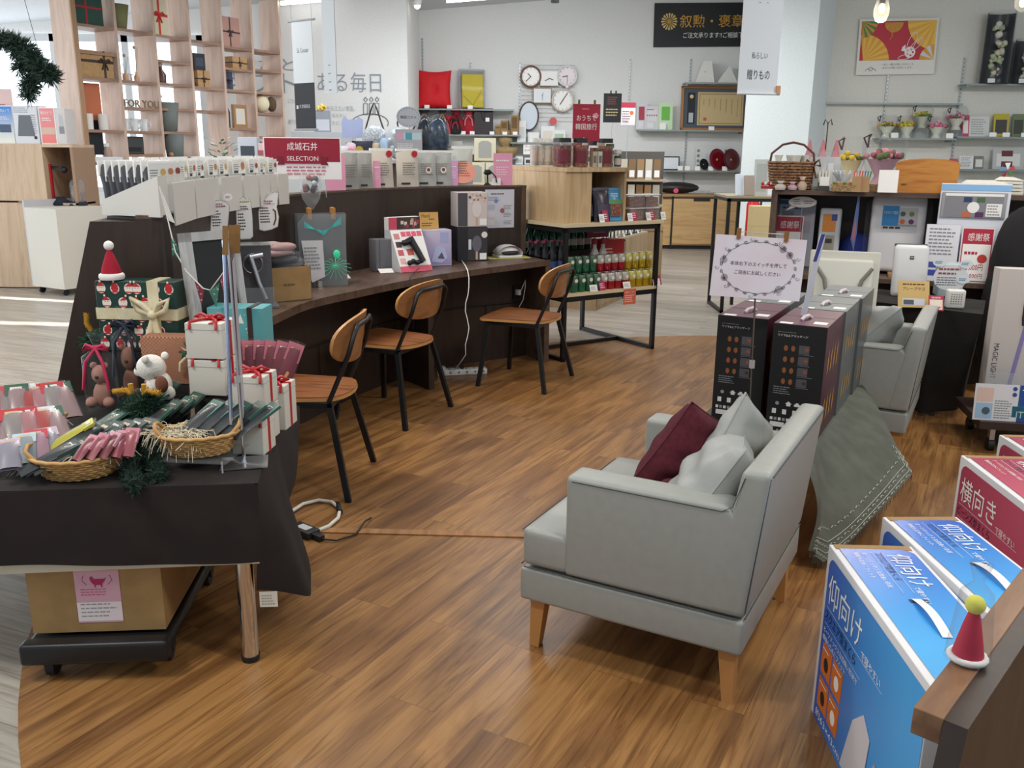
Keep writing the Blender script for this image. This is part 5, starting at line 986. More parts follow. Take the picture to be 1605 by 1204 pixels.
# clear bags with little bears
def bearbag(lab,p,rz,w_,h_,rib,col):
    t=thing('gift_bag',lab,'gift bag',p,rz);m=M();m.lathe((0,0,0),[(w_*.45,0),(w_*.5,h_*.3),(w_*.48,h_*.7),(w_*.12,h_*.8),(w_*.1,h_*.82),(w_*.25,h_),(w_*.22,h_)],FILM,14,1,.7,cap=False);m.build('clear_bag',t)
    m=M();C_=P(col,.9);m.blob((0,0,h_*.2),(w_*.25,w_*.2,h_*.17),C_);m.blob((0,-.005,h_*.47),(w_*.22,w_*.2,h_*.12),C_);m.blob((-w_*.16,0,h_*.58),.012,C_);m.blob((w_*.16,0,h_*.58),.012,C_);m.blob((-w_*.25,-.02,h_*.12),.02,C_);m.blob((w_*.25,-.02,h_*.12),.02,C_);m.blob((0,-w_*.2,h_*.45),.008,P('#3a2a22'));m.build('toy_bear',t)
    m=M();rb=P(rib,.5);m.tube([(w_*.13*cos(k*.7),w_*.1*sin(k*.7),h_*.81) for k in range(9)],.007,rb,6,True)
    for s in (-1,1):m.tube([(0,-w_*.12,h_*.81),(s*.03,-w_*.16,h_*.86),(s*.045,-w_*.16,h_*.8),(0,-w_*.12,h_*.81)],.006,rb,6);m.tube([(0,-w_*.12,h_*.81),(s*.03,-w_*.3,h_*.65),(s*.045,-w_*.32,h_*.3)],.006,rb,6)
    m.build('ribbon',t)
bearbag('clear gift bag with pink ribbon and a small pink bear',on_t(147,655)+V3((0,.08,.005)),0,.12,.28,'#c22a52','#c09080');bearbag('clear gift bag with navy ribbon and a brown bear, before the green gift box',on_t(192,640)+V3((.02,.05,.005)),0,.12,.36,'#1c2238','#a0705c')
# reindeer of green tinsel
def reindeer(lab,p,rz,sc,tall):
    t=thing('tinsel_reindeer',lab,'ornament',p,rz);rn=random.Random(int(p.x*1000));m=M()
    if tall:needles(m,[(0,0,.0),(.0,0,.22)],.03,1500,P('#1f4633',.8),.02,rn,.003);needles(m,[(-.03,-.02,.22),(.05,0,.24)],.035,900,P('#24503a',.8),.02,rn,.003);m.tube([(0,0,0),(0,0,.22)],.026,P('#1b3a2c',.9));m.blob((.01,0,.235),(.05,.035,.035),P('#1b3a2c',.9));h0=.26
    else:m.blob((0,0,.05),(.05,.045,.048),P('#17301f',.9));needles(m,[(-.02,0,.04),(.03,0,.06)],.05,1700,P('#1d4030',.8),.02,rn,.003);h0=.085
    m.build('body',t);YA=P('#b98a2a',.9)
    for s in (-1,1):
        m=M();pts=[(s*.015,0,h0),(s*.03,0,h0+.03),(s*.028,0,h0+.065)] if tall else [(s*.012,0,h0),(s*.035,-.005,h0+.02),(s*.075,-.01,h0+.015)];m.tube(pts,.009,YA,8);needles(m,pts,.008,160,YA,.008,rn,.003)
        if not tall:m.tube([(s*.02,0,h0+.01),(s*.022,0,h0+.04)],.008,YA,8)
        m.build('antler',t)
    return t
reindeer('tall green tinsel reindeer with yellow antlers at the left rear',on_t(128,655)+V3((-.02,.22,0)),R(15),1,True);r2=reindeer('round green tinsel reindeer lying among the packs',on_t(218,700)+V3((0,.03,.07)),R(-5),1,False)
m=M();m.blob((0,0,0),(.022,.02,.008),RED);solo(m,'red_bead','red felt nose patch under the round reindeer','ornament',r2.location+V3((.0,-.03,-.008)))
m=M();rn=random.Random(7);gp_=[on_t(218,690,.06),on_t(212,715,.03),on_t(205,745,.012),on_t(212,762,.012)];gp2_=[on_t(225,690,.06),on_t(240,720,.03),on_t(248,750,.012)]
for g_ in (gp_,gp2_):needles(m,g_,.028,1500,P('#173326',.8),.016,rn,.0025);m.tube(g_,.02,P('#12261c',.9),8)
solo(m,'tinsel_garland','dark green tinsel garland trailing between the two front baskets','garland')
t=thing('pine_cone','small brown pine cone beside the left basket','pine cone',on_t(40,712,.02)+V3((0,0,.0)),0);m=M();rn=random.Random(3)
for k in range(7):
    for j in range(9):a=j*2*pi/9+k*.35;r_=.02*sin(pi*(k+1)/8.5);m.blob((r_*cos(a),r_*sin(a),.036-k*.006),(.005,.005,.0025),P(('#4a3a2e','#8a7a68')[k%2]),6,4)
m.build('scales',t)
m=M();rn=random.Random(12)
for k in range(26):a=rn.uniform(-.6,.6);m.tube([(-.1+.008*k,-.02,0),(-.08+.008*k+.03*a,.0,.02),(-.06+.008*k+.05*a,.03,.035)],.0022,P('#1c1a1a'),4)
solo(m,'twig_bundle','tangle of black twigs at the left front of the gift table','twigs',on_t(20,745,.004))
# ================================================================ DRINKS SHELF
A0=V3((.365,6.36,0));XW=V3((.83,.556,0)).normalized();YW=V3((-.556,.83,0)).normalized();rw=atan2(XW.y,XW.x);WT,DT=.90,.95;HT=1.0;HM=.50
ds=thing('drinks_shelf','black steel frame shelf with pale wood boards full of drinks','shelf',A0,rw);BOARD=P('#d9c7a4',.5)
m=M();m.box(-.02,WT+.02,-.02,DT,HT-.025,HT,BOARD);m.build('top_board',ds);m=M();m.box(.0,WT-.01,.0,DT-.08,HM-.022,HM,BOARD);m.build('lower_board',ds)
for x,y in ((.015,.015),(WT-.015,.015),(.015,DT-.05),(WT-.015,DT-.05)):m=M();m.bar((x,y,0),(x,y,HT-.05),.03,.03,IRON);m.build('post',ds)
m=M()
for z in (HT-.045,HM-.04):
    m.bar((0,.015,z),(WT,.015,z),.03,.036,IRON);m.bar((0,DT-.05,z),(WT,DT-.05,z),.03,.036,IRON);m.bar((.015,0,z),(.015,DT-.04,z),.03,.036,IRON);m.bar((WT-.015,0,z),(WT-.015,DT-.04,z),.03,.036,IRON)
for x in (.015,WT-.015):m.bar((x,0,.015),(x,DT-.04,.015),.03,.03,IRON)
m.bar((.015,DT*.45,.015),(WT-.015,DT*.45,.015),.03,.03,IRON);m.build('frame',ds)
def dsp(x,y,z):return A0+XW*x+YW*y+V3((0,0,z))
# bottles and cans
def bottle_proto(name,lab,prof,body,capc,label,lz,lr,group,loc,cap_r=.013,h_=.02):
    t0=thing(name,lab,'bottle',loc,0,group);m=M();m.lathe((0,0,0),prof,P(body,.15),14);t=m.build('glass',t0);z=prof[-1][1]
    m=M();m.lathe((0,0,z-.004),[(cap_r,0),(cap_r,h_)],P(capc,.4),10);m.build('cap',t);m=M();m.lathe((0,0,lz[0]),[(lr,0),(lr,lz[1]-lz[0])],P(label,.6),14,cap=False);m.build('label',t);return t0
SOJ=[(.030,0),(.033,.01),(.033,.12),(.015,.175),(.0125,.215)]
def can_at(loc,c1,c2,lab,grp):
    t=thing('drink_can',lab,'can',loc,rw,grp);m=M();m.lathe((0,0,0),[(.026,0),(.033,.008),(.033,.06)],P(c2,.3,.3),16,cap=False);m.lathe((0,0,.06),[(.033,0),(.033,.05),(.027,.062)],P(c1,.3,.2),16);m.build('can_body',t)
    m=M();m.lathe((0,0,.1215),[(.028,0),(.028,.002)],STEEL,14);t0=t;t=kids(t)[0];m.build('lid',t);m=M();m.add([(.018*cos(a)*.9,-.0345,.085+.014*sin(a)) for a in [k*2*pi/12 for k in range(12)]],[tuple(range(12))],P('#e9e3d8'));m.build('label',t);return t0
cans=[('#4a6b52','#2f6b4c','green drink can'),('#b9b4ac','#a81f2c','red and white drink can'),('#c9c06a','#b9981f','yellow drink can')]
protos={}
for row in range(2):
    for lay in range(2):
        for i in range(12):
            k=0 if i<4 else (1 if i<8 else 2)
            if row==0 and lay==1:continue
            y=.06+.075*row;x=.13+.069*i+.02*row;z=HM+.001+lay*.126*(row>0)
            rowname=('front row','lower back row','upper back row')[0 if row==0 else 1+lay]
            key=(k,);lb='%s, %s, %s of its colour'%(cans[k][2],rowname,ordl(i%4,4))
            if key not in protos:protos[key]=can_at(dsp(x,y,z),cans[k][0],cans[k][1],lb,cans[k][2]+'s, '+rowname)
            else:dup(protos[key],dsp(x,y,z),rw,lb,cans[k][2]+'s, '+rowname)
SG=bottle_proto('spirit_bottle','green soju bottle in the rows standing on the raised rack',SOJ,'#1c5a3a','#1f7a4a','#cfd6cc',(.04,.09),.0335,'green bottles on the drinks shelf',dsp(.03,.60,HM+.236))
SR_=bottle_proto('spirit_bottle','green bottle with red cap in the rows on the raised rack',SOJ,'#1c5a3a','#b3242c','#d9c4c0',(.04,.09),.0335,'red capped green bottles on the drinks shelf',dsp(.10,.60,HM+.236))
WN=bottle_proto('wine_bottle','dark bottle with pink neck standing in the left part of the drinks shelf',[(.034,0),(.036,.14),(.014,.19),(.013,.24)],'#1d1a22','#b5486a','#3f5f9a',(.05,.1),.0365,'dark bottles in the left of the drinks shelf',dsp(.03,.40,HM+.09))
MK=bottle_proto('spirit_bottle','pale bottle with dark red cap behind the red cans',[(.036,0),(.038,.11),(.016,.16),(.014,.19)],'#b9b5b0','#8f1f38','#d5d2cf',(.03,.09),.0385,'pale bottles behind the red cans',dsp(.47,.25,HM+.128),.016,.045)
m=M();m.box(0,.74,.19,.42,0,.233,P('#3a3331',.7));m.box(0,.33,0,.19,0,.087,P('#3a3331',.7));solo(m,'bottle_rack','dark stepped rack carrying the bottles','rack',dsp(0,.36,HM+.001),rw)
first=True
for r_ in range(3):
    for i in range(10):
        src=SR_ if (i+r_)%3==2 else SG
        if (r_,i) in ((0,0),(0,1)):continue
        dup(src,dsp(.03+.072*i+.005*r_,.60+.075*r_,HM+.236),0,'green %sbottle on the raised rack, %s row, %s'%('red-capped ' if src is SR_ else '',('front','middle','back')[r_],('far left','left','left','left','middle','middle','middle','right','right','far right')[i]))
for r_ in range(3):
    for i in range(4):
        if r_+i and r_<2:dup(WN,dsp(.03+.075*i,.40+.08*r_,HM+.09),0,'dark bottle with pink neck, %s row, %s'%(('front','back')[r_],ordl(i,4)))
dup(MK,dsp(.55,.25,HM+.128),0)
for x in (.47,.55):m=M();m.box(-.04,.04,-.05,.05,0,.125,P('#7a1f28'));solo(m,'carton','small dark red carton under a pale bottle','carton',dsp(x,.25,HM+.002),rw,'small cartons under the pale bottles')
m=M();m.box(0,.24,0,.12,0,.20,P('#b0201f',.5));m.lines(.04,.09,.1,.05,2,P('#e9d7b9'));[m.disc((.15+.02*k,-.001,.04),.016,P('#e0a060'),10) for k in range(3)];solo(m,'snack_carton','red snack carton at the back of the drinks shelf','carton',dsp(.62,.36,HM+.13),rw)
m=M();m.box(0,.24,0,.2,0,.128,P('#4c2226'));solo(m,'carton','dark wine-red carton under the snack carton','carton',dsp(.62,.34,HM+.002),rw)
m=M();m.box(0,.22,0,.01,0,.15,P('#7d1a3a',.5));m.text('P',.02,.09,.03,WHITE);m.lines(.06,.03,.13,.08,4,P('#b98a94'),4);solo(m,'poster','wine-red poster behind the top frame bar of the drinks shelf','poster',dsp(.56,.46,HM+.34),rw)
def pcard(p,rz,lab,col,w_=.05,h_=.06,grp=None,txt=None):return card(lab,p,rz,w_,h_,P(col,.6),(lambda m:m.lines(-w_*.38,h_*.2,w_*.76,h_*.55,3,P('#f3dfe3' if col!='#f4f2ee' else '#9a9a9a'),3)),rx=R(-18),group=grp)
for i,x in enumerate((.28,.60,.90)):pcard(dsp(x,.003,HM+.0015),rw,'white price card before the cans, %s'%('left','middle','right')[i],'#f4f2ee',.07,.05)
for i,x in enumerate((.37,.97-.04)):pcard(dsp(x,.012,HM+.0015),rw,'dark pink price card before the %s cans'%('red','yellow')[i],'#b52a5c',.055,.075)
m=M();m.box(-.06,.06,0,.002,0,.115,P('#d9694f',.6));m.text('試飲コーナー',-.05,.085,.014,WHITE,.1);m.lines(-.05,.015,.1,.06,4,P('#f3d0c4'),5);solo(m,'price_card','orange red notice hanging under the lower board of the drinks shelf','card',dsp(.62,-.006,HM-.12),rw)
# oak box with jars
q0=dsp(.02,.02,HT+.001);ob=thing('oak_display_box','oak box with an open front standing on the drinks shelf','display box',q0,rw);BW,BD,BH=.56,.74,.355
m=M();m.box(0,.022,.02,BD,0,BH,OAK);m.build('side_panel',ob);m=M();m.box(BW-.022,BW,.02,BD,0,BH,OAK);m.build('side_panel',ob)
ob2=[0]
m=M();m.box(-.005,BW+.005,.0,BD,BH,BH+.03,OAK);m.build('top_panel',ob);m=M();m.box(.022,BW-.022,BD-.02,BD,0,BH,OAK);m.build('back_panel',ob)
# near face panel closes the left half
m=M();m.box(.022,.235,.02,.042,0,BH,OAK);m.build('front_panel',ob)
def obp(x,y,z):return q0+XW*x+YW*y+V3((0,0,z))
JZ=BH+.0305
def jar(lab,p,r,h,fill,capc,group,capbig=False):
    t=thing('snack_jar',lab,'jar',p,0,group);m=M();m.lathe((0,0,0),[(r*.95,0),(r,.01),(r,h),(r*.85,h+.01)],FILM,18,cap=False);m.build('glass',t);m=M();m.lathe((0,0,.004),[(r*.92,0),(r*.93,h*.88)],fill,16);m.build('filling',t);m=M();m.lathe((0,0,h+.005),[(r*.95,0),(r*.95,.03)],P(capc,.4),16);m.build('lid',t)
    m=M();m.grid(lambda u,v:((r+.001)*sin((u-.5)*1.7),-(r+.001)*cos((u-.5)*1.7),h*.2+h*.5*v),8,1,P('#d9c9bd' if capc!='#1f1f21' else '#6d2030',.5));m.build('label',kids(t)[0]);return t
NUT=spots('mixed_nuts','#6a3a28',['#a56a44','#8a4a3a'],90,.6,.5);NUT2=spots('berry_granola','#5a2a2a',['#9a5a40','#7a3a34'],80,.6,.5);GRN=P('#2f5a40',.4)
for i,(x,y,f_,lab) in enumerate(((.05,.12,NUT2,'large clear jar of granola at the left end of the oak box top'),(.17,.08,NUT,'large clear jar of nuts, second from the left on the oak box'),(.12,.25,NUT2,'large clear jar standing behind the two left jars'),(.40,.08,NUT,'large clear jar of nuts right of the price slips on the oak box'),(.30,.24,NUT2,'large clear jar in the second row of the oak box top'))):jar(lab,obp(x,y,JZ),.055,.165,f_,'#1f1f21',None)
for i,(x,y) in enumerate(((.28,.05),(.33,.05))):m=M();m.box(-.018,.018,0,.03,0,.11,P(('#b9ad96','#c9c6bd')[i],.5));m.rect(-.012,.03,.024,.05,P('#6a6a62'),-.001);solo(m,'small_packet',('tan','pale grey')[i]+' small packet between the jars on the oak box','packet',obp(x,y,JZ),rw)
for i,(x,y,c_,r,h,lab) in enumerate(((.50,.06,'#e9e7e2',.028,.09,'small white-lidded jar at the front of the oak box top'),(.54,.2,'#1d4a30',.032,.13,'dark green jar right of the white-lidded jar'),(.47,.22,'#c9b9a0',.032,.14,'tall green canister behind the small jar'),(.52,.36,'#1f1f21',.036,.15,'slim jar of brown snacks near the right of the oak box'),(.54,.5,'#1d4a30',.032,.12,'green canister at the right end of the oak box top'))):jar(lab,obp(x,y,JZ),r,h,NUT2 if 'brown' in lab else GRN,c_,None)
for i in range(7):jar('small white-lidded jar in the rear row on the oak box, '+ordl(i,7),obp(.06+.062*i,.50+.01*(i%2),JZ),.028,.165,P('#cfcac0',.5),'#efece6','white lidded jars in the rear row')
# pouches in the open front
for i,(x,c1,c2,lab) in enumerate(((.29,'#1c1d22','#25262c','black foil pouch leaning in the open oak box'),(.36,'#2c2136','#3a2b48','dark purple pouch behind the black one'),(.42,'#3f87b5','#3f7a4a','blue and green granola pouch, rear of the pair'),(.48,'#4a9ac9','#4d8f52','blue and green granola pouch with clear window, front'))):
    t=thing('snack_pouch',lab,'pouch',obp(x,.04+.06*((i+1)%2),.001),rw+R(-12),None,R(-12));m=M();pouch_mesh(m,.13,.24,.05,P(c1,.3),0,P(c1,.3),.08,seed=i);m.build('pouch',t)
    m=M();m.grid(lambda u,v:((u-.5)*.09,-.028-.004*sin(pi*u),.03+.09*v),5,3,NUT if i>1 else P(c2,.4));
    if i>1:m.grid(lambda u,v:((u-.5)*.12,-.024-.005*sin(pi*u),.12+.03*v),5,2,P(c2,.4));m.lines(-.04,.17,.08,.03,2,P('#dfe9ee'),i,y=-.031)
    m.build('label',t)
for i,(x,y,z) in enumerate(((.69,.09,0),(.84,.09,0),(.69,.09,.095),(.84,.09,.095))):
    t=thing('snack_tub','clear tub of granola on the drinks shelf, %s'%('lower left','lower right','upper left','upper right')[i],'tub',dsp(x,y,HT+.001+z),rw);m=M();m.box(-.07,.07,-.06,.06,0,.085,FILM2,.006);m.build('tub_body',t);m=M();m.box(-.062,.062,-.052,.052,.004,.072,NUT,.004);m.build('filling',t);m=M();m.box(-.073,.073,-.063,.063,.083,.093,P('#c9cac6',.3),.003);m.build('lid',t)
for i,x in enumerate((.33,.60,.78,.93)):pcard(dsp(x,-.004,HT+.0015),rw,'white price card at the top board edge, %s'%('before the black pouch','before the blue pouch','before the left tubs','before the right tubs')[i],'#f4f2ee',.045,.06)
for i,x in enumerate((.38,.655,.83)):pcard(dsp(x,.012,HT+.0015),rw,'dark pink price card at the top board edge, %s'%('left','middle','right')[i],'#b0254f',.05,.085)
# red travel poster and black poster
p=D(918,228,7.15);t=thing('shop_sign','red poster clipped on a stand above the jars','sign',p,R(2));m=M();h_=D(918,163,7.15).z-p.z;m.box(-.105,.105,0,.002,0,h_,P('#a81f3a',.5));m.text('おうちで',0,h_*.60,.040,WHITE,.15,al='C');m.text('韓国旅行',0,h_*.38,.046,WHITE,.165,al='C');m.lines(-.035,h_*.86,.07,.012,1,P('#e0a0a8'))
m.lines(-.02,.0,.001,.001,1,WHITE);[m.disc((.07+.012*cos(a),-.001,h_*.72+.012*sin(a)),.011,P('#e9a0b0'),8) for a in (0,1.3,2.6,3.9,5.2)];m.slab([(-.03,.0),(.02,0),(.01,.05),(-.02,.06)],-.0015,-.0005,P('#e9dcd9'));m.build('panel',t)
m=M();[m.box(x-.008,x+.008,-.006,.008,h_-.01,h_+.03,P('#7a6040')) for x in (-.06,.06)];m.build('clip',t);m=M();m.tube([(0,.006,0),(0,.006,HT+.001-p.z)],.004,STEEL,6);m.build('pole',t)
p=D(959,192,9.2);t=thing('shop_sign','black chalkboard style poster held by two clips behind the red poster','sign',p,R(-2));h_=D(959,148,9.2).z-p.z+.01;m=M();m.box(-.088,.088,0,.002,0,h_,P('#26262a',.6));m.lines(-.062,h_*.2,.125,h_*.3,3,P('#c9b98a'),6);m.lines(-.05,h_*.6,.1,h_*.3,4,P('#8a4a44'),2);m.build('panel',t)
m=M();[m.box(x-.007,x+.007,-.006,.008,h_-.01,h_+.025,P('#1c1c1c')) for x in (-.02,.03)];m.build('clip',t);m=M();m.tube([(0,.006,0),(0,.006,.645-p.z)],.004,STEEL,6);m.build('pole',t)
# ================================================================ GONDOLA BEHIND THE DRINKS SHELF
gd=thing('gift_gondola','stepped wooden shelving full of small packets behind the drinks shelf','shelf',(0,0,0));YG=9.4
def gp3(x,y,Y):return D(x,y,Y)
g0=G(1036,520,0);
ga=V3((.80,8.55,0));gb=V3((1.50,10.1,0));gv=(gb-ga).normalized();gn=V3((-gv.y,gv.x,0));gl=(gb-ga).length;gr=atan2(gv.y,gv.x)
CAB2=wood('gondola_cabinet',['#8a7252','#977e5c','#a28866'],(3,3,.6),.5)
m=M();m.box(0,gl,0,.64,0,.62,CAB2);m.box(.02,gl/2-.01,-.008,0,.04,.60,CAB2);m.box(gl/2+.01,gl-.02,-.008,0,.04,.60,CAB2);m.box(gl/2-.006,gl/2+.006,-.009,.0,.0,.62,P('#4a3c2c'));o=m.build('cabinet',gd);o.location=ga;o.rotation_euler[2]=gr
def ggp(x,y,z):return ga+gv*x+gn*y+V3((0,0,z))
for i,(y0,z,dd) in enumerate(((.0,.64,.5),(.28,1.02,.34),(.28,1.30,.34))):
    m=M();m.box(0,gl,y0,y0+dd,z-.02,z,P('#a3947a',.5));o=m.build('shelf_board',gd);o.location=ga;o.rotation_euler[2]=gr
m=M();m.box(0,gl,.62,.64,.62,1.42,P('#5f5648'));m.box(-.0,.015,.28,.64,.62,1.42,P('#3a332b'));o=m.build('back_panel',gd);o.location=ga;o.rotation_euler[2]=gr
rn=random.Random(17)
pal=[('#8a9a7a','#dfe0d8'),('#3c5a34','#d9d6cc'),('#b9b0a0','#e9e6de'),('#22242a','#cfd2d4'),('#8c7a5c','#e6e2d6'),('#a03038','#e6dfd2')]
proto={}
for li,(y0,z,nm) in enumerate(((.02,.642,'lowest board'),(.30,1.022,'middle board'),(.30,1.302,'top board'))):
    for i in range(14):
        k=(i//3+li)%6;hh=.16 if li else .13
        key=(k,li)
        lb='%s packet on the %s of the stepped shelving, %s of its colour'%(('sage','green','beige','black','brown','red')[k],nm,('left one','middle one','right one')[i%3])
        p=ggp(.06+i*(gl-.1)/14,y0+.03,z)
        if key not in proto:
            t=thing('spice_packet',lb,'packet',p,gr,'packets on the '+nm);m=M();pouch_mesh(m,.08,hh,.04,P(pal[k][0],.4),.01,P('#cfcabd'),.15,5,5,seed=i);m.build('packet',t);m=M();m.rect(-.03,hh*.15,.06,hh*.45,P(pal[k][1]),-.024);m.rect(-.02,hh*.2,.04,hh*.08,GREYINK,-.025);m.build('label',t);proto[key]=t
        else:dup(proto[key],p,gr,lb,'packets on the '+nm)
    for i in range(6):pcard(ggp(.15+i*(gl-.2)/6,y0-.0,z),gr,'small white price tag at the front of the %s'%nm,'#f4f2ee',.05,.05,'price tags on the '+nm)
m=M();m.box(-.16,.16,-.1,.1,0,.12,P('#9a6844'));m.box(-.16,.16,.05,.1,.12,.2,P('#a87850'));solo(m,'kraft_box','brown open box on the top board of the stepped shelving','box',ggp(1.2,.46,1.302+.0),gr)
# second wing of the gondola going away, paper bags on it
wing=thing('gift_gondola','farther wing of the stepped shelving with brown paper packets','shelf',V3((D(1005,260,11).x-.15,11.0,0)),R(-4))
m=M();m.box(-.3,.45,0,.4,0,.62,CAB2);m.build('cabinet',wing)
for z in (.95,1.25,1.55-.0):m=M();m.box(-.3,.45,0,.35,z-.4+.0,z-.38,P('#a3947a'));m.build('shelf_board',wing)
m=M();m.box(-.3,.45,.35,.4,.62,1.5,P('#55504a'));m.build('back_panel',wing)
for li,z in enumerate((.571,.871,1.171)):
    if li==0:continue
    for i in range(7):m=M();m.box(-.04,.04,-.02,.02,0,.24,P(('#a5805a','#c9c2b0','#8a6a4a')[(i+li)%3],.7));m.rect(-.03,.03,.06,.08,PAPER,-.021);solo(m,'paper_packet','%s packet on the farther wing, %s board, %s'%(('brown','cream','dark brown')[(i+li)%3],('','middle','top')[li],ordl(i,7)),'packet',wing.location+V3((-.25+.1*i,.05,z)),R(-10),'packets on the farther wing')
m=M();m.box(-.02,.02,-.02,.02,0,1,STEEL)
# ================================================================ BACK WALL SHELVES
SHM=P('#8d9896',.35,.3)
def wshelf(x0,x1,y,Y,dep=.28,lab='',glass=True,nm='wall_shelf'):
    a=D(x0,y,Y-dep);b=D(x1,y,Y-dep);t=thing(nm,lab,'shelf',(0,0,0))
    m=M();m.box(a.x,b.x,Y-dep,Y-.02,a.z-.012,a.z,SHELFGL if glass else P('#c9cbcb',.4));m.build('shelf_board',t)
    m=M();m.box(a.x,b.x,Y-dep-.006,Y-dep,a.z-.022,a.z+.002,SHM);m.build('front_edge',t)
    m=M();[m.box(x-.008,x+.008,Y-dep+.03,Y-.02,a.z-.05,a.z-.013,SHM) for x in (a.x+.04,b.x-.04)];m.build('bracket',t);return a.z
YS=YB-.28
def at_w(x,z,Y):d=ray(x,235);t=Y/d.y;return V3((d.x*t,Y,z))
z1=wshelf(650,806,170,YB,lab='glass wall shelf under the red and yellow cushions');z2=wshelf(655,816,210,YB,lab='glass wall shelf full of cloth gift pouches');z3=wshelf(745,812,247,YB,lab='glass wall shelf carrying the straw baskets')
def hz(x,ytop,z,Y):return D(x,ytop,Y).z-z
# cushions
def cushion(lab,p,w_,h_,th,mat,rz=0,rx=0,tuft=False,name='cushion',cat='cushion',rough=0,fold=0):
    m=M()
    for s in (-1,1):
        def fn(u,v):
            a,b=2*u-1,2*v-1;k=max(0,(1-abs(a)**3.2))**.55*max(0,(1-abs(b)**3.2))**.55;pin=1+.05*(abs(a*b))**2;e=1-.07*(1-abs(b)**2)*abs(a)**4
            d_=th/2*k
            if tuft:d_ *= 1-.55*math.exp(-((a)**2+(b)**2)*22);d_+=.004*sin(9*atan2(b,a)+2)*k*min(1,(a*a+b*b)*2)
            d_+=fold*sin(a*5+b*3)*k
            return (a*w_/2*pin*(1-.06*(1-b*b)*abs(a)**3),s*d_,h_/2+b*h_/2*pin*(1-.06*(1-a*a)*abs(b)**3))
        m.grid(fn,22,22,mat)
    return solo(m,name,lab,cat,p,rz,None,rx)
cushion('bright red tufted cushion leaning on the top wall shelf',at_w(682,z1+.005,YB-.17),.52,.58,.16,P('#d3121e',.7),R(4),R(-8),True)
p=at_w(741,z1+.001,YB-.2);t=thing('cushion_pack','yellow folded cushion in a grey frame and clear bag on the wall shelf','package',p,R(10),None,R(-6));m=M();m.box(-.2,.2,.04,.1,0,.62,P('#a9a9ad',.4));m.build('back_board',t);m=M();m.box(-.17,.17,-.03,.04,.02,.53,P('#c9b62a',.7),.02);m.tube([(-.15,-.04,.2),(0,-.045,.06),(.15,-.04,.3)],.004,P('#a8982a'),5);m.build('cushion',t);m=M();m.box(-.2,.2,-.05,.04,0,.60,FILM,.01);m.build('clear_bag',t)
def wcard(x,z,Y,lab,w_=.08,h_=.055,grp=None):return card(lab,at_w(x,z+.001,Y),0,w_,h_,PAPER,rx=R(-10),group=grp)
for x,s_ in ((670,'under the red cushion'),(705,'right of the red cushion'),(737,'before the yellow cushion')):wcard(x,z1,YB-.27,'small white tag on the top wall shelf '+s_)
# cloth gift pouches
def gpouch(lab,x,y,c1,c2,w_,h_,z,Y):
    p=at_w(x,z+.001,Y);t=thing('gift_pouch',lab,'pouch',p);m=M();m.lathe((0,0,0),[(w_*.38,0),(w_*.5,h_*.12),(w_*.46,h_*.45),(w_*.16,h_*.74),(w_*.13,h_*.78),(w_*.34,h_*.97),(w_*.3,h_)],P(c1,.8),14,1,.55);m.build('cloth_bag',t)
    rb=P(c2,.5);m=M();m.tube([(w_*.16*cos(k*.785),w_*.1*sin(k*.785),h_*.76) for k in range(8)],.012,rb,6,True);[m.tube([(0,-w_*.12,h_*.76),(s*w_*.18,-w_*.3,h_*.6),(s*w_*.22,-w_*.32,h_*.35)],.012,rb,6) for s in (-1,1)];m.build('ribbon',t)
gpouch('dark navy gift pouch with brown ribbon, left end of the pouch shelf',666,0,'#22222a','#7a5c4a',.32,.40,z2,YB-.2);gpouch('black gift pouch with tan ribbon beside the red pouches',694,0,'#1f1f24','#8c6c50',.26,.40,z2,YB-.2);gpouch('large bright red gift pouch with a small black one before it',715,0,'#8f1224','#701020',.34,.40,z2,YB-.16)
gpouch('crimson gift pouch with pink ribbon right of the large red one',735,0,'#a01428','#c0747a',.28,.38,z2,YB-.17);gpouch('small black gift pouch in front of the red pouches',714,0,'#1c1c20','#8a2a34',.20,.24,z2,YB-.26);gpouch('small red gift pouch low at the left of the pouch shelf',703,0,'#a5142a','#701020',.18,.28,z2,YB-.25)
m=M();m.box(-.15,.15,-.05,.05,0,.40,P('#3c3438',.7));m.tube([(-.06,-.055,.38),(0,-.06,.2),(.02,-.055,.38)],.006,BLACK,6);m.rect(.03,.2,.06,.06,PAPER,-.055);solo(m,'paper_bag','dark grey paper bag standing on the pouch shelf','bag',at_w(758,z2+.001,YB-.17),R(3))
for i,(x,h_,w_,lab) in enumerate(((781,.14,.09,'low kraft box stack left on the pouch shelf'),(791,.22,.12,'open kraft box with a card, middle of three'),(807,.30,.12,'tall open kraft box at the right end of the pouch shelf'))):
    t=thing('kraft_box',lab,'box',at_w(x,z2+.001,YB-.2),R(-10));m=M();m.box(-w_/2,w_/2,-.06,.06,0,h_,P('#96774c',.8));m.rect(-w_*.36,.1,w_*.72,max(.02,h_-.13),P('#6d5434',.8),-.061);m.build('box',t)
for x in (671,688,714,726,740,771,791,807):wcard(x,z2,YB-.275,'small white tag along the pouch shelf edge',.075,.05,'tags on the pouch shelf')
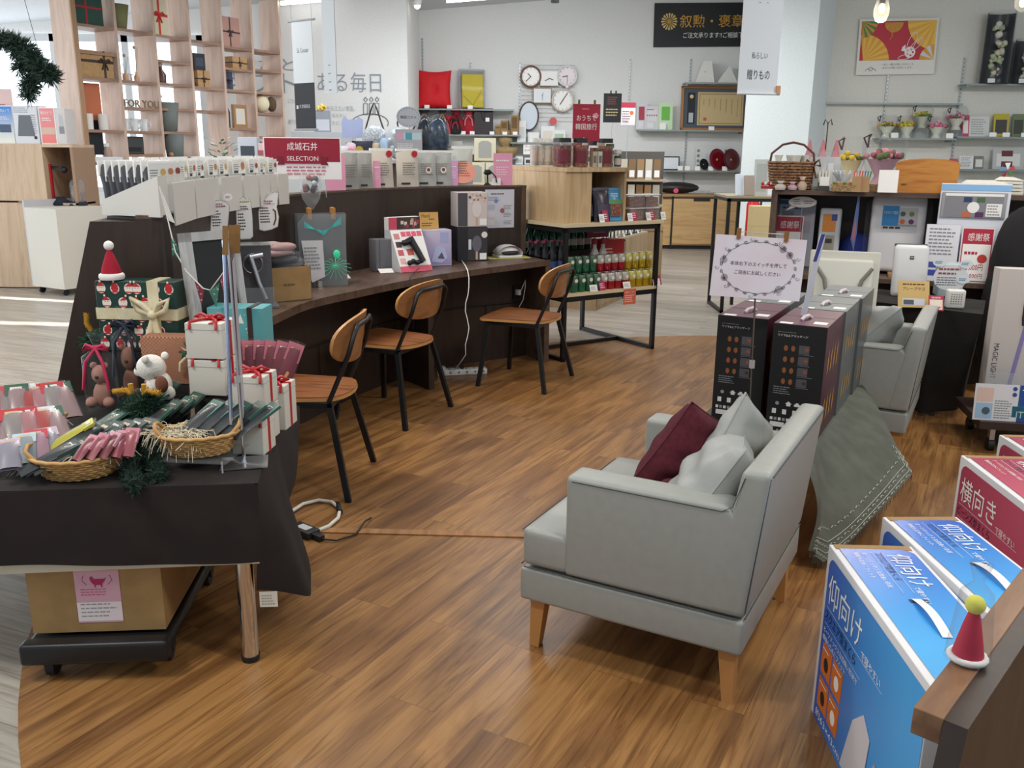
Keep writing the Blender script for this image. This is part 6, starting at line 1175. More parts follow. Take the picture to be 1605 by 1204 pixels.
# straw baskets
BSK=noisy('straw_basket','#8a7048','#bfa478',90,.8,.8,.006)
for x,r_,h_,zz,lab in ((768,.14,.10,0,'low straw basket at the left of the basket shelf'),(793,.20,.16,0,'large straw basket under the stack'),(792,.12,.14,.162,'stack of small straw baskets on the large one'),(791,.11,.11,.304,'topmost small straw basket')):
    m=M();m.lathe((0,0,0),[(r_*.6,0),(r_*.95,h_*.6),(r_,h_),(r_*.92,h_),(r_*.6,h_*.3)],BSK,22);[m.tube([(r_*(.62+.36*k/5)*cos(2*pi*j/24),r_*(.62+.36*k/5)*sin(2*pi*j/24),.01+h_*k/5.3) for j in range(24)],.007,BSK,5,True) for k in range(6)];solo(m,'straw_basket',lab,'basket',at_w(x,z3+.001+zz,YB-.16))
for x in (753,761,770):wcard(x,z3,YB-.27,'small white tag on the basket shelf edge',.08,.06,'tags on the basket shelf')
# clock grid
gx0,gx1=D(817,100,YB).x,D(901,100,YB).x;gz1=D(817,101,YB).z;gz0=D(817,168,YB).z
t=thing('wire_grid','white wire grid holding the wall clocks','grid panel',(0,0,0));m=M();GW=P('#d9dada',.4)
for k in range(13):x=gx0+(gx1-gx0)*k/12;m.box(x-.003,x+.003,YB-.05,YB-.044,gz0-.2,gz1,GW)
for k in range(14):z=gz0-.2+(gz1-gz0+.2)*k/13;m.box(gx0,gx1,YB-.056,YB-.05,z-.003,z+.003,GW)
m.build('mesh_panel',t)
m=M();[m.box(x-.01,x+.01,YB-.045,YB-.001,z-.01,z+.01,GW) for x in (gx0+.02,gx1-.02) for z in (gz0,gz1-.04)];m.build('bracket',t)
def clock(lab,x,y,rx_,rim,face='#eceae6',square=None,num=True,hands=((.5,2.3),(.75,3.9)),oval=1,yy=None):
    p=D(x,y,YB-.10);t=thing('wall_clock',lab,'clock',p);r_=rx_*(YB-.1)/F
    if square:
        w_,h_=square[0]*(YB-.1)/F/2,square[1]*(YB-.1)/F/2;m=M();m.box(-w_,w_,0,.035,-h_,h_,P(rim,.4),.008);m.build('frame',t);m=M();m.rect(-w_*.9,-h_*.88,w_*1.8,h_*1.76,P(face,.5),-.002);m.build('dial',t);r_=min(w_,h_)
    else:
        m=M();m.tube([(r_*oval*cos(a),0,r_*sin(a)) for a in [2*pi*k/40 for k in range(40)]],.016,P(rim,.35),8,True);m.build('rim',t);m=M();m.disc((0,.003,0),r_,P(face,.3),36,sx=oval);m.disc((0,.02,0),r_,P(rim),36,sx=oval);m.build('dial',t)
    m=M();HK=P('#3c3c40');
    for L_,a in hands:m.bar((0,-.006,0),(r_*L_*sin(a)*oval,-.006,r_*L_*cos(a)),.004,.012,HK)
    if num:
        for k in range(12):a=k*pi/6;m.text(str(k or 12),r_*.8*sin(a)*oval,r_*.8*cos(a)-.011,.022,HK,y=-.004,al='C')
    m.disc((0,-.008,0),.008,HK,8);m.build('hands',t)
clock('round wall clock with brown wooden rim, upper left on the grid',832,120,14.5,'#6d4030',hands=((.45,-.8),(.7,3.95)));clock('white rectangular wall clock, top middle',861,123,0,'#e6e6e4',square=(27,21),num=False,hands=((.6,1.9),(.7,4.2)));clock('round pale pink clock with pendulum, upper right',889,119,14,'#d8d3d4','#dcd0d2',hands=((.5,4.5),(.7,3.1)))
clock('rectangular wall clock with thin wooden frame, second row',850,150,0,'#a5875c','#dfe3e8',square=(28,22),num=False,hands=((.4,.3),(.6,3.1)));clock('large round white wall clock, right of second row',882,157,15.5,'#c9c0b4',hands=((.5,3.7),(.8,.6)),num=True)
p=D(829,182,YB-.10);t=thing('wall_mirror','oval wall mirror with dark rim under the clocks','mirror',p);m=M();ra,rb_=14*(YB/F),20*(YB/F)
m.tube([(ra*cos(a),0,rb_*sin(a)) for a in [2*pi*k/40 for k in range(40)]],.012,P('#4a3a34'),8,True);m.build('frame',t);m=M();m.add([(ra*cos(a),.004,rb_*sin(a)) for a in [2*pi*k/40 for k in range(40)]],[tuple(range(40))],P('#d5dde6',.2));m.build('glass',t)
m=M();m.blob((0,-.01,0),.03,P('#e9e2e2'));solo(m,'clock_pendulum','little white ball under the pale pink clock','ornament',D(889,136,YB-.11))
z4=wshelf(800,905,223,YB,lab='shelf of white small clocks behind the jars');z5=wshelf(800,880,258,YB,lab='lower shelf of white frames behind the jars')
for i,(x,w_,h_,z,lab) in enumerate(((817,.14,.34,z4,'tall white clock box at the left of the clock shelf'),(836,.18,.16,z4,'white framed card on the clock shelf'),(858,.22,.26,z4,'wide cream calendar on the clock shelf'),(876,.2,.2,z4,'white photo clock with green print on the clock shelf'),(814,.12,.13,z5,'white square frame, left on the lower clock shelf'),(829,.14,.11,z5,'small white digital clock, middle of the lower clock shelf'),(846,.2,.15,z5,'white digital clock, right on the lower clock shelf'))):
    m=M();m.box(-w_/2,w_/2,0,.06,0,h_,P('#dedfdd',.5),.006);m.rect(-w_*.35,h_*.2,w_*.7,h_*.5,P(('#c9cbcb','#e6e6e2','#d9d2c2','#a9c0a0','#c0c4c4','#3a3c40','#8a8c8e')[i]),-.001);solo(m,'table_clock',lab,'clock',at_w(x,z+.001,YB-.2),R(-3),None,R(-8))
m=M();m.disc((0,0,0),.06,P('#c85a62'),20);m.disc((0,.008,0),.06,P('#c85a62'),20);m.tube([(0,.004,-.05),(0,.004,-.3)],.004,GREYINK,5);solo(m,'round_sign','small round coral sign behind the wide calendar','sign',D(867,190,YB-.12))
m=M();m.box(-.14,.14,0,.003,0,.18,PAPER);m.text('うれしいチョイスが',-.12,.11,.03,INK,.24);m.text('名入れ時計キャンペーン',-.12,.05,.03,P('#8a2a30'),.24);solo(m,'pop_card','white notice with two lines of writing on the lower clock shelf','card',at_w(834,z5+.16,YB-.26),0)
# racks in front of the text wall
t=thing('handbag_rack','pale display table with bags and accessories before the text wall','table',(0,0,0));YH=11.2
a=D(527,250,YH);b=D(700,246,YH);m=M();m.box(a.x,b.x,YH,YH+.6,a.z-.04,a.z,P('#cfd0cf',.5));m.build('table_top',t);m=M();m.box(a.x+.05,b.x-.05,YH+.05,YH+.55,0,a.z-.04,P('#5c4a40',.6));m.build('cabinet',t);zh=a.z+.001
def hp(x,dy=.1):return at_w(x,zh,YH+dy)
for i,(x,c_,w_,h_,lab) in enumerate(((535,'#d3d6da',.2,.16,'white wrapped soap set on the accessories table'),(551,'#e0c3cc',.16,.2,'pink flower brooch pack on the accessories table'),(568,'#25243a',.26,.22,'navy pouch with yellow flower on the accessories table'),(590,'#b9a98c',.1,.2,'beige purse leaning on the accessories table'),(602,'#a8c0d8',.09,.26,'slim light blue pack on the accessories table'))):
    m=M();pouch_mesh(m,w_,h_,.06,P(c_,.5),.02,seed=i);
    if i==2:m.disc((-.03,-.045,.11),.05,P('#d6b340'),14)
    if i==1:m.blob((0,-.03,.1),.04,P('#c96a84'),8,6)
    solo(m,'accessory_pack',lab,'pack',hp(x),R(6*(i-2)))
for x in (546,556,564,573,584,600):card('small white tag along the front of the accessories table',hp(x,.01),0,.06,.05,PAPER,rx=R(-12),group='tags on the accessories table')
t=thing('tote_bag','glittering silver tote bag with black handles on the accessories table','bag',hp(588,.35)+V3((0,0,.12)),0);m=M();m.blob((0,0,.14),(.16,.08,.16),noisy('silver_bag','#8e9398','#d3d8dc',60,.3),16,10);m.build('bag_body',t);m=M();m.tube([(-.12,0,.22),(-.03,0,.5),(0,0,.56),(.03,0,.5),(.12,0,.22)],.01,P('#3a3032'),8);m.build('handle',t)
m=M();m.box(-.2,.2,-.12,.12,0,.12,WHITE);solo(m,'display_riser','white riser under the silver tote bag','riser',hp(588,.35)+V3((0,0,-.0)))
t=thing('tote_bag','translucent beaded bag with round handles right of the silver one','bag',hp(625,.3)+V3((0,0,.0)),0);m=M();m.blob((0,0,.2),(.18,.1,.2),P('#b4b9bf',.25),16,10);[m.blob((.1*cos(k),-.08,.22+.1*sin(k)),.03,P('#d9dde0',.2),8,6) for k in range(7)];m.build('bag_body',t);m=M();m.tube([(.11*cos(a)+.1,0,.44+.11*sin(a)) for a in [2*pi*k/20 for k in range(20)]],.01,P('#3a3436'),6,True);m.build('handle',t)
t=thing('stand_sign','round-topped grey sign with leaflets among the bags','sign',hp(636,.0)+V3((.05,-.1,-.0)),0);m=M();sx=36*YH/F/2
m.add([(sx*cos(a),0,.50+.12*sin(a)) for a in [2*pi*k/30 for k in range(30)]],[tuple(range(30))],P('#b4b7bd'));m.add([(sx*cos(a),.004,.50+.12*sin(a)) for a in [2*pi*k/30 for k in range(30)]],[tuple(range(30))[::-1]],P('#b4b7bd'));m.text('韓国コスメ',0,.48,.036,P('#3f4046'),.19,al='C',y=-.002)
[m.disc((sx*.86*cos(a),-.002,.50+.10*sin(a)),.006,P('#6b6d74'),6) for a in [2*pi*k/22 for k in range(22)]];m.build('panel',t)
m=M();m.box(-.16,.16,.004,.01,-.12,.36,P('#b0adb3',.5));m.rect(-.15,.24,.3,.08,P('#b9d2d6'),.003);m.rect(-.15,.24,.09,.08,P('#d5a3b8'),.002);m.rect(-.04,.24,.08,.08,P('#4f9fb0'),.002);m.lines(-.14,.12,.24,.08,4,WHITE,3,y=.002);m.lines(-.14,-.06,.26,.1,3,P('#5a5a60'),4,y=.002);m.build('leaflet',t)
m=M();m.tube([(0,.02,-.12),(0,.02,.45)],.008,STEEL,6);m.build('pole',t)
m=M();m.box(-.3,.3,-.02,.02,-.24,-.12,P('#55484a'));
for i,(x,lab) in enumerate(((666,'black bag in clear plastic, left of the blue one'),(686,'shiny dark blue bag in clear plastic on the accessories table'))):
    t=thing('wrapped_bag',lab,'bag',hp(x,.05),R(5));m=M();m.blob((0,0,.25),(.10+.04*i,.07,.25),noisy('shiny_wrap_%s'%('black' if i==0 else 'blue'),'#14161c','#1f2c3c' if i==0 else '#3a5068',14,.2),16,12,.04);m.build('bag_body',t);m=M();m.blob((0,0,.26),(.12+.04*i,.09,.28),FILM,14,10,.08);m.build('plastic_wrap',t)
t=sign('white handwritten board leaning right of the wrapped bags',at_w(711,zh+.10,YH+.1),R(-12),.22,.13,P('#c9c9c6'),lambda m:m.lines(-.09,.04,.18,.045,1,P('#3c3c3c'),2,fill=.25));
for i,(x,c_,lab) in enumerate(((722,'#8c6a48','brown leather bag standing at the right of the accessories table'),(742,'#6d4030','reddish brown bag rack at the right end of the accessories table'))):m=M();m.box(-.1,.1,-.05,.05,0,.34,P(c_));m.rect(-.06,.06,.12,.16,P('#c9c0b0'),-.052);solo(m,'leather_bag',lab,'bag',at_w(x,1.10,11.9),R(-15))
m=M();m.box(-.3,.3,0,.4,0,1.098,P('#7a6a5c'));solo(m,'display_table','brown display table under the leather bags','table',at_w(732,0,11.75),0)
# racks seen left of the red shop sign
YQ=9.6;a=D(430,262,YQ);m=M();m.box(-.75,.75,0,.5,0,a.z,P('#c3c5c6',.5));solo(m,'display_table','white display table behind the red shop sign','table',(a.x+.0,YQ,0),0)
for i,(x,c_,w_,h_,lab) in enumerate(((388,'#b9bcc4',.22,.30,'glossy silver bag with black print left of the red sign'),(400,'#2d3a50',.1,.26,'dark navy box behind the silver bag'),(412,'#d9b9b9',.18,.24,'pink printed packet left of the red sign'),(430,'#c0c4c8',.16,.30,'leaning white card with purple edge left of the red sign'),(447,'#d9ddd9',.24,.22,'white tub of snacks right by the lattice'))):
    m=M();m.box(-w_/2,w_/2,0,.08,0,h_,P(c_,.4),.01);m.rect(-w_*.35,h_*.3,w_*.7,h_*.4,P(('#3a3f48','#24304a','#a85a64','#e9eaee','#c08a5a')[i]),-.001);solo(m,'snack_packet',lab,'packet',at_w(x,a.z+.001,YQ+.1+.08*(i%2)),R(-8+5*i))
for i,x in enumerate((396,404,415)):m=M();m.lathe((0,0,0),[(.05,0),(.055,.09)],FILM2,12);m.blob((0,0,.05),.045,P('#b5744a'),8,6,.4,i);solo(m,'snack_tub','small clear tub of brown snacks, %s of three by the plant'%('left','middle','right')[i],'tub',at_w(x,a.z+.001,YQ+.02))
t=thing('photo_card','photo card with yellow flowers standing right of the black banner','card',D(506,207,12.2),R(0));m=M();m.box(-.11,.11,0,.01,0,.27,P('#8f939c'));m.rect(-.09,.02,.18,.14,P('#c4c8d0'),-.001);m.build('panel',t);m=M();rn=random.Random(3);[m.blob((rn.uniform(-.08,.05),0,.28+rn.random()*.06),.025,P(rn.choice(['#d9b23a','#e8cf6a'])),6,5) for _ in range(7)];m.build('flower',t)
m=M();m.box(-.4,.4,0,.3,0,D(506,207,12.2).z-.002,P('#b9bdc0'));solo(m,'display_table','pale cupboard under the photo card by the text wall','table',(D(506,207,12.2).x,12.1,0),0)
m=M();m.slab([(-.13,0),(.13,0),(.14,.22),(.08,.26),(.06,.22),(-.05,.22),(-.09,.27),(-.13,.2)],0,.01,P('#aab4d8'));solo(m,'pop_card','lilac blue cat-eared card behind the accessories','card',at_w(553,zh+.26,YH+.45),0)
m=M();m.tube([(0,0,-.27),(0,0,.02)],.006,STEEL,6);solo(m,'card_stick','thin stick holding the lilac cat-eared card','stick',at_w(553,zh+.27,YH+.46),0)
# ---------------------------------------------------------------- right part of the back wall
z6=wshelf(1000,1168,203,YB,lab='long glass wall shelf under the framed certificate');z7=wshelf(1040,1162,267,YB,lab='glass wall shelf with two red plates');z8=wshelf(1074,1170,129,YB,lab='short glass shelf above the framed certificate')
sb=D(1095,69,YB-.03);a=D(1024,74,YB-.03);b=D(1178,66,YB-.03);tz=D(1024,5,YB-.03).z
t=thing('shop_sign','black wall sign with a gold chrysanthemum and gold lettering','sign',(a.x,YB-.04,a.z),0,None,0,-R(1.0));W=1.95;H=tz-a.z;GOLD=P('#c9952e',.4);m=M();m.box(0,W,0,.02,0,H,P('#141418',.5));m.build('panel',t)
m=M();cx_,cz_=.235,H*.58;
for k in range(16):a_=2*pi*k/16;m.add([(cx_+.03*cos(a_),-.003,cz_+.03*sin(a_)),(cx_+.12*cos(a_-.13),-.003,cz_+.12*sin(a_-.13)),(cx_+.128*cos(a_),-.003,cz_+.128*sin(a_)),(cx_+.12*cos(a_+.13),-.003,cz_+.12*sin(a_+.13))],[(0,1,2,3)],P('#d6b866',.4))
m.disc((cx_,-.004,cz_),.035,P('#b08a30'),16);m.build('emblem',t)
m=M();m.text('叙勲・褒章記念',.40,H*.44,.19,GOLD,1.40,y=-.003);m.text('ご注文承ります!!ご相談下さい。',.46,H*.20,.085,P('#e9e7e2'),1.14,y=-.003);m.build('lettering',t)
# framed certificate
p=at_w(1116,z6+.002,YB-.14);t=thing('certificate_frame','framed certificate with a medal and wooden frame on the wall shelf','frame',p,0,None,R(-5));W=(1166-1068)*(YB/F);H=.68;m=M();WF2=P('#a9713a',.5)
m.box(-W/2,W/2,0,.05,0,.035,WF2);m.box(-W/2,W/2,0,.05,H-.035,H,WF2);m.box(-W/2,-W/2+.035,0,.05,0,H,WF2);m.box(W/2-.035,W/2,0,.05,0,H,WF2);m.build('frame',t)
m=M();m.box(-W/2+.03,W/2-.03,.02,.04,.03,H-.03,P('#4a525c',.6));m.build('mat_board',t)
m=M();m.rect(-W/2+.26,.08,W-.32,H-.17,P('#c9b182'),.018);m.tube([(-W/2+.29,.016,.11),(W/2-.09,.016,.11),(W/2-.09,.016,H-.12),(-W/2+.29,.016,H-.12)],.006,P('#a5865a'),4,True)
for k in range(7):[m.rect(W/2-.16-.09*k,H-.22-.03*q_,.012,.018,P('#8a7046'),.0165) for q_ in range(9-k)]
m.rect(-W/2+.36,.15,.05,.05,P('#b8604a'),.0165);m.build('certificate',t)
m=M();m.rect(-W/2+.1,.1,.12,H-.2,P('#1c1f26'),.0185);m.disc((-W/2+.16,.0165,H-.16),.03,P('#d9c48a'),12);m.rect(-W/2+.125,.12,.07,.15,P('#b9bdc2'),.0165);m.build('medal_case',t)
card('small white tag under the framed certificate',at_w(1113,z6+.001,YB-.27),0,.09,.06,PAPER,rx=R(-10))
# white folded cards on the short shelf
for i,(x,w_,h_,lab) in enumerate(((1098,.30,.32,'white folded card stand at the left of the short shelf'),(1133,.32,.26,'white tent-shaped card in the middle of the short shelf'),(1163,.2,.50,'tall white folded card at the right end of the short shelf'))):
    m=M();m.slab([(-w_/2,0),(w_/2,0),(w_*.3,h_),(-w_*.12,h_)] if i!=1 else [(-w_/2,0),(w_/2,0),(.02,h_)],0,.12,P('#dcdad4',.6));m.disc((0,-.001,h_*.5),.014,P('#b9b4aa'),10) if i!=1 else None;solo(m,'card_stand',lab,'card stand',at_w(x,z8+.002,YB-.24),R(-8+6*i))
# leaflets left part of shelf z6
for i,(x,w_,h_,c_,c2,lab) in enumerate(((1004,.17,.42,'#cfd2d3','#b03a50','tall clear pack with dark gadget behind the leaflets'),(1020,.24,.37,'#cfcad0','#8a2f4a','white product leaflet with pink dots on the wall shelf'),(1041,.22,.42,'#c3dcb4','#6cba4a','clear pack with bright green product on the wall shelf'))):
    m=M();m.box(-w_/2,w_/2,0,.03,0,h_,P(c_,.4));m.rect(-w_*.3,h_*.35,w_*.6,h_*.5,P(c2 if i!=1 else '#dcdadd'),-.001);m.rect(-w_*.3,.03,w_*.4,h_*.22,P('#dfe0e2'),-.0015)
    if i==1:[m.disc((-w_*.3+.036*k,-.002,h_*.6),.014,P('#c56a80'),8) for k in range(5)];m.lines(-w_*.35,h_*.8,w_*.6,.03,1,P('#a03a50'))
    solo(m,'product_pack',lab,'pack',at_w(x,z6+.001,YB-.16-.03*i),0,None,R(-8))
card('small white tag before the green product pack',at_w(1037,z6+.001,YB-.27),0,.1,.1,PAPER,rx=R(-10))
SP=D(984,196,11.2);t=sign('white sheet with red heading standing before the wall shelf',SP,R(0),.17,.26,P('#dcd8da'),lambda m:(m.rect(-.085,.2,.17,.06,P('#b03248')),m.disc((.04,-.001,.14),.024,P('#d96a3a'),12),m.lines(-.07,.03,.1,.14,5,P('#8a6a74'),3),m.text('3,300-',-.06,.02,.02,P('#a03a50'),.07))[0])
m=M();m.tube([(0,.006,.05),(0,.006,1.172-SP.z)],.004,STEEL,6);o=m.build('pole',t)
# things on shelf z7
DS=P('#d3d5d4',.5);m=M();m.box(-.26,.26,0,.02,0,.38,DS);[m.disc((-.22+.44*(k%2),-.002,.07+.08*(k//2)),.025,P('#7b8580'),10) for k in range(8)];m.rect(-.1,.1,.2,.16,P('#c4c8c8'),-.002);solo(m,'gift_set','white boxed dish set with grey dots behind the red plates','box',at_w(1117,z7+.002,YB-.12),0,None,R(-6))
def plate(x,r_,c_,lab,dy=.2):t=thing('plate',lab,'plate',at_w(x,z7+.004+r_,YB-dy),R(28),None,R(-12));m=M();m.lathe((0,0,0),[(r_*.3,0),(r_*.6,.006),(r_,.03),(r_*.97,.034),(r_*.55,.012),(0.001,.008)],P(c_,.25),30);o=m.build('dish',t);o.rotation_euler[0]=R(90);m=M();m.lathe((0,0,.01),[(r_*.1,0),(r_*.1,.004)],P('#c9b08a'),10);o=m.build('emblem',t);o.rotation_euler[0]=R(90)
plate(1124,.17,'#7a1420','bright red lacquer plate, left of the two red ones');plate(1146,.17,'#5c1018','dark red lacquer plate at the right end of the shelf');plate(1103,.09,'#262c2c','small black plate left of the red ones')
for x in (1068,1079,1095,1116,1138):card('small white tag %s along the red plate shelf'%{1068:'far left',1079:'left of the dish set',1095:'under the black plate',1116:'under the bright red plate',1138:'under the dark red plate'}[x],at_w(x,z7+.001,YB-.27),0,.08,.07,PAPER,rx=R(-10),group='tags on the red plate shelf')
# notebooks / frames at the left
for i,x in enumerate((1031,1050)):m=M();m.box(-.17,.17,0,.02,0,.22,P('#2a2c30'));m.rect(-.15,.02,.30,.18,P('#dfe3e8'),-.001);solo(m,'framed_photo',('white photo frame half hidden by the packets','white photo frame with black edge beside the red plates')[i],'frame',at_w(x,z7+.001 if i else z7-.0+.001,YB-.12-.06*i),0,None,R(-8))
# chest of drawers
a=G(1037,386,0);Yk=14.35;xa,xb=D(1037,340,Yk).x,D(1215,340,Yk).x;t=thing('chest','long low wooden chest against the back wall','chest',(0,0,0));zt=D(1100,308,Yk).z
m=M();m.box(xa,xb,Yk,YB-.02,.06,zt,CHESTW);m.box(xa-.02,xb,Yk-.02,YB-.02,zt,zt+.03,P('#a98657',.5));m.box(xa,xb,Yk+.03,YB-.05,0,.06,P('#1d1a18'));m.build('body',t)
m=M();
for x0,x1 in ((1055,1142),(1145,1195)):p0_,p1_=D(x0,340,Yk-.02).x,D(x1,340,Yk-.02).x;m=M();m.box(p0_,p1_,Yk-.02,Yk,.08,zt-.03,CHESTW);o_=m.build('door',t);m=M();c_=(p0_+p1_)/2;m.box(c_-.13,c_+.13,Yk-.024,Yk-.02,zt-.075,zt-.035,P('#241c14'));m.build('handle',o_)
m=M();q_=D(1053,340,Yk).x;m.box(q_-.012,q_+.012,Yk-.022,Yk,.0,zt+.0,P('#1d1a18'));m.box(xa,xb,Yk-.022,Yk-.02,zt-.035,zt-.015,P('#1d1a18'));m.build('frame',t)
m=M();m.blob((0,0,.09),(.38,.15,.09),P('#2a2022',.35),18,8,.03);m.box(-.3,.3,-.14,.0,.06,.11,P('#1f1618',.4),.02);m.disc((-.02,-.17,.05),.04,P('#d95a78'),10);solo(m,'handbag','dark brown leather bag lying on the wooden chest','bag',at_w(1062,zt+.032,Yk+.25)+V3((0,0,0)),0)
m=M();m.box(-.2,.2,-.1,.1,0,.03,FILM2,.004);m.box(-.14,.14,-.08,.08,.03,.055,FILM2,.004);solo(m,'clear_trays','clear trays stacked on the wooden chest','tray',at_w(1103,zt+.031,Yk+.2),R(5));m=M();m.box(-.16,.16,-.1,.1,0,.02,FILM2,.004);solo(m,'clear_trays','single clear tray right on the wooden chest','tray',at_w(1130,zt+.031,Yk+.2),R(5))
# black framed table by the pillar
Yp=8.5;zt2=D(1160,311,Yp).z;xa,xb=D(1141,312,Yp).x,D(1222,312,Yp).x;t=thing('side_table','black steel framed table with a pale top by the pillar','table',(0,0,0));m=M();m.box(xa,xb,Yp,Yp+.6,zt2,zt2+.02,P('#a3987c',.5));m.build('table_top',t)
m=M();m.box(xa,xb,Yp,Yp+.03,zt2-.03,zt2,IRON);m.box(xa,xa+.03,Yp,Yp+.6,zt2-.03,zt2,IRON);m.box(xb-.03,xb,Yp,Yp+.6,zt2-.03,zt2,IRON);m.box(xa,xa+.03,Yp,Yp+.6,0,.03,IRON);m.build('frame',t)
for x,y in ((xa,Yp),(xa+.215,Yp+.5),(xb-.03,Yp),(xa,Yp+.57)):m=M();m.box(x,x+.03,y,y+.03,.0,zt2-.03,IRON);m.build('leg',t)
for i,(x,w_,h_,c_,lab) in enumerate(((1165,.07,.20,'#d9e4f2','upright white smartphone-like panel on the side table'),(1181,.1,.19,'#a89a90','grey brown brochure holder on the side table'))):m=M();m.box(-w_/2,w_/2,0,.03,0,h_,P(c_,.4),.004);solo(m,'brochure_stand',lab,'stand',at_w(x,zt2+.022,Yp+.1),R(12),None,R(-10))
m=M();m.box(-.07,.07,0,.02,0,.33,P('#c9d0cf',.4));m.rect(-.05,.03,.1,.26,P('#b4bcba'),-.001);solo(m,'brochure_stand','tall pale notice frame on the side table beside the wicker basket','stand',at_w(1197,zt2+.022,Yp+.3),0)
t=thing('fire_extinguisher','red fire extinguisher on the floor behind the side table','fire extinguisher',V3((D(1178,380,10.6).x,10.6,.0)));m=M();m.lathe((0,0,.0),[(.07,0),(.075,.02),(.075,.40),(.03,.47),(.03,.5)],P('#c01822',.3),16);m.build('cylinder',t);m=M();m.bar((-.07,0,.53),(.06,0,.56),.02,.02,BLACK);m.tube([(.02,0,.5),(.09,0,.45),(.09,0,.2)],.012,BLACK,6);m.build('valve',t)
t.location=V3((D(1178,355,10.6).x,10.6,D(1178,374,10.6).z));m=M();m.box(-.15,.15,-.15,.15,0,t.location.z-.001,P('#d5d2c4'));solo(m,'extinguisher_stand','white stand carrying the fire extinguisher','stand',V3((t.location.x,10.6,0)))
for i in range(3):m=M();m.box(-.14,.14,-.1,.1,0,.22,P('#c9b484',.7));solo(m,'carton','pale carton, %s in the stack beside the extinguisher'%('lowest','middle','topmost')[i],'carton',V3((D(1193,370,10.2).x,10.2,.26+.222*i)),0)
m=M();m.box(-.14,.14,-.1,.1,0,.258,P('#8a7a64'));solo(m,'plinth','brown plinth under the pale carton stack','plinth',V3((D(1193,370,10.2).x,10.2,0)),0)
# ---------------------------------------------------------------- right wall
z9=wshelf(1270,1510,160,YR,.1,'empty metal rail shelf under the fan poster',False);z10=wshelf(1378,1500,216,YR,lab='glass shelf with flower bouquets');z11=wshelf(1500,1660,214,YR,lab='glass shelf with brochures at the right edge');z12=wshelf(1505,1660,265,YR,lab='lower glass shelf with cards at the right edge');z13=wshelf(1515,1660,131,YR,lab='upper glass shelf with the black flower boxes')
a=D(1341,118,YR-.03);W=(1455-1341)*YR/F*1.01;H=.73;t=thing('poster','red and gold fan poster with a white butterfly on the right wall','poster',(a.x,YR-.04,a.z),0,None,0,-R(1.5));m=M();m.box(0,W,0,.01,0,H,P('#dcd9d0',.6));m.build('sheet',t)
m=M();RD=P('#b3182e',.5);YL=P('#d39a2a',.5);x0,x1,y0,y1=.03,W-.0-.03,.19,H-.03;m.rect(x0,y0,x1-x0,y1-y0,RD,-.002)
SY=[.003]
def sector(cx_,cz_,r_,a0,a1,n,cols):
    SY[0]+=.0008
    for k in range(n):b0_,b1_=a0+(a1-a0)*k/n,a0+(a1-a0)*(k+1)/n;m.add([(min(x1,max(x0,cx_+q*cos(b))),-SY[0],min(y1,max(y0,cz_+q*sin(b)))) for q,b in ((0,b0_),(r_,b0_),(r_,b1_))],[(0,1,2)],P(cols[k%2],.5))
sector(x0+.05,y0-.02,.36,.0,1.9,14,('#d3962a','#e0ae3c'));sector(x1,y1+.02,.40,pi,pi*1.5,10,('#d9a030','#e3b548'));sector(x0,y1,.22,-1.5,0,8,('#c98a2a','#3f7a3a'));sector(x1,y0,.2,pi/2,pi,5,('#d3962a','#c9cacf'));sector(.47,y1-.02,.13,pi,2*pi,8,('#c9762a','#b8902a'))
m.tube([(.44,-.004,y1-.1),(.46,-.004,y1-.2),(.43,-.004,y1-.24)],.008,P('#c98a2a'),5)
m.T=MX.Translation((0,-.005,0))
WB_=P('#eadfdc');
for (qx,qz,ra_,rb2,an) in ((.74,y0+.24,.05,.13,-.4),(.80,y0+.2,.04,.11,-.8),(.66,y0+.04,.10,.03,.2)):m.tube([(qx+ra_*cos(k)*cos(an)-rb2*sin(k)*sin(an),-.004,qz+ra_*cos(k)*sin(an)+rb2*sin(k)*cos(an)) for k in [i*2*pi/18 for i in range(18)]],.005,WB_,4,True)
m.disc((.72,-.0035,y0+.10),.075,WB_,16);[m.disc((.72+.04*cos(k),-.0045,y0+.10+.04*sin(k)),.014,RD,8) for k in (0,1.2,2.5,3.8,5)];m.slab([(.60,y0+.12),(.66,y0+.11),(.65,y0+.2),(.61,y0+.17)],-.004,-.003,WB_);m.T=None;m.build('fan_print',t)
m=M();m.text('一生に一度のお祝いだからこそ、',.34,.12,.03,P('#4a4a46'),.46,y=-.001);m.text('あなたの想いを形にします。',.36,.075,.03,P('#4a4a46'),.42,y=-.001);[m.tube([(.2+dx+.03*cos(a_),-.002,.07+dz+.03*sin(a_)) for a_ in [i*pi/8 for i in range(9)]],.003,INK,4) for dx,dz in ((0,0),(-.04,-.02),(.04,-.02))];m.build('lettering',t)
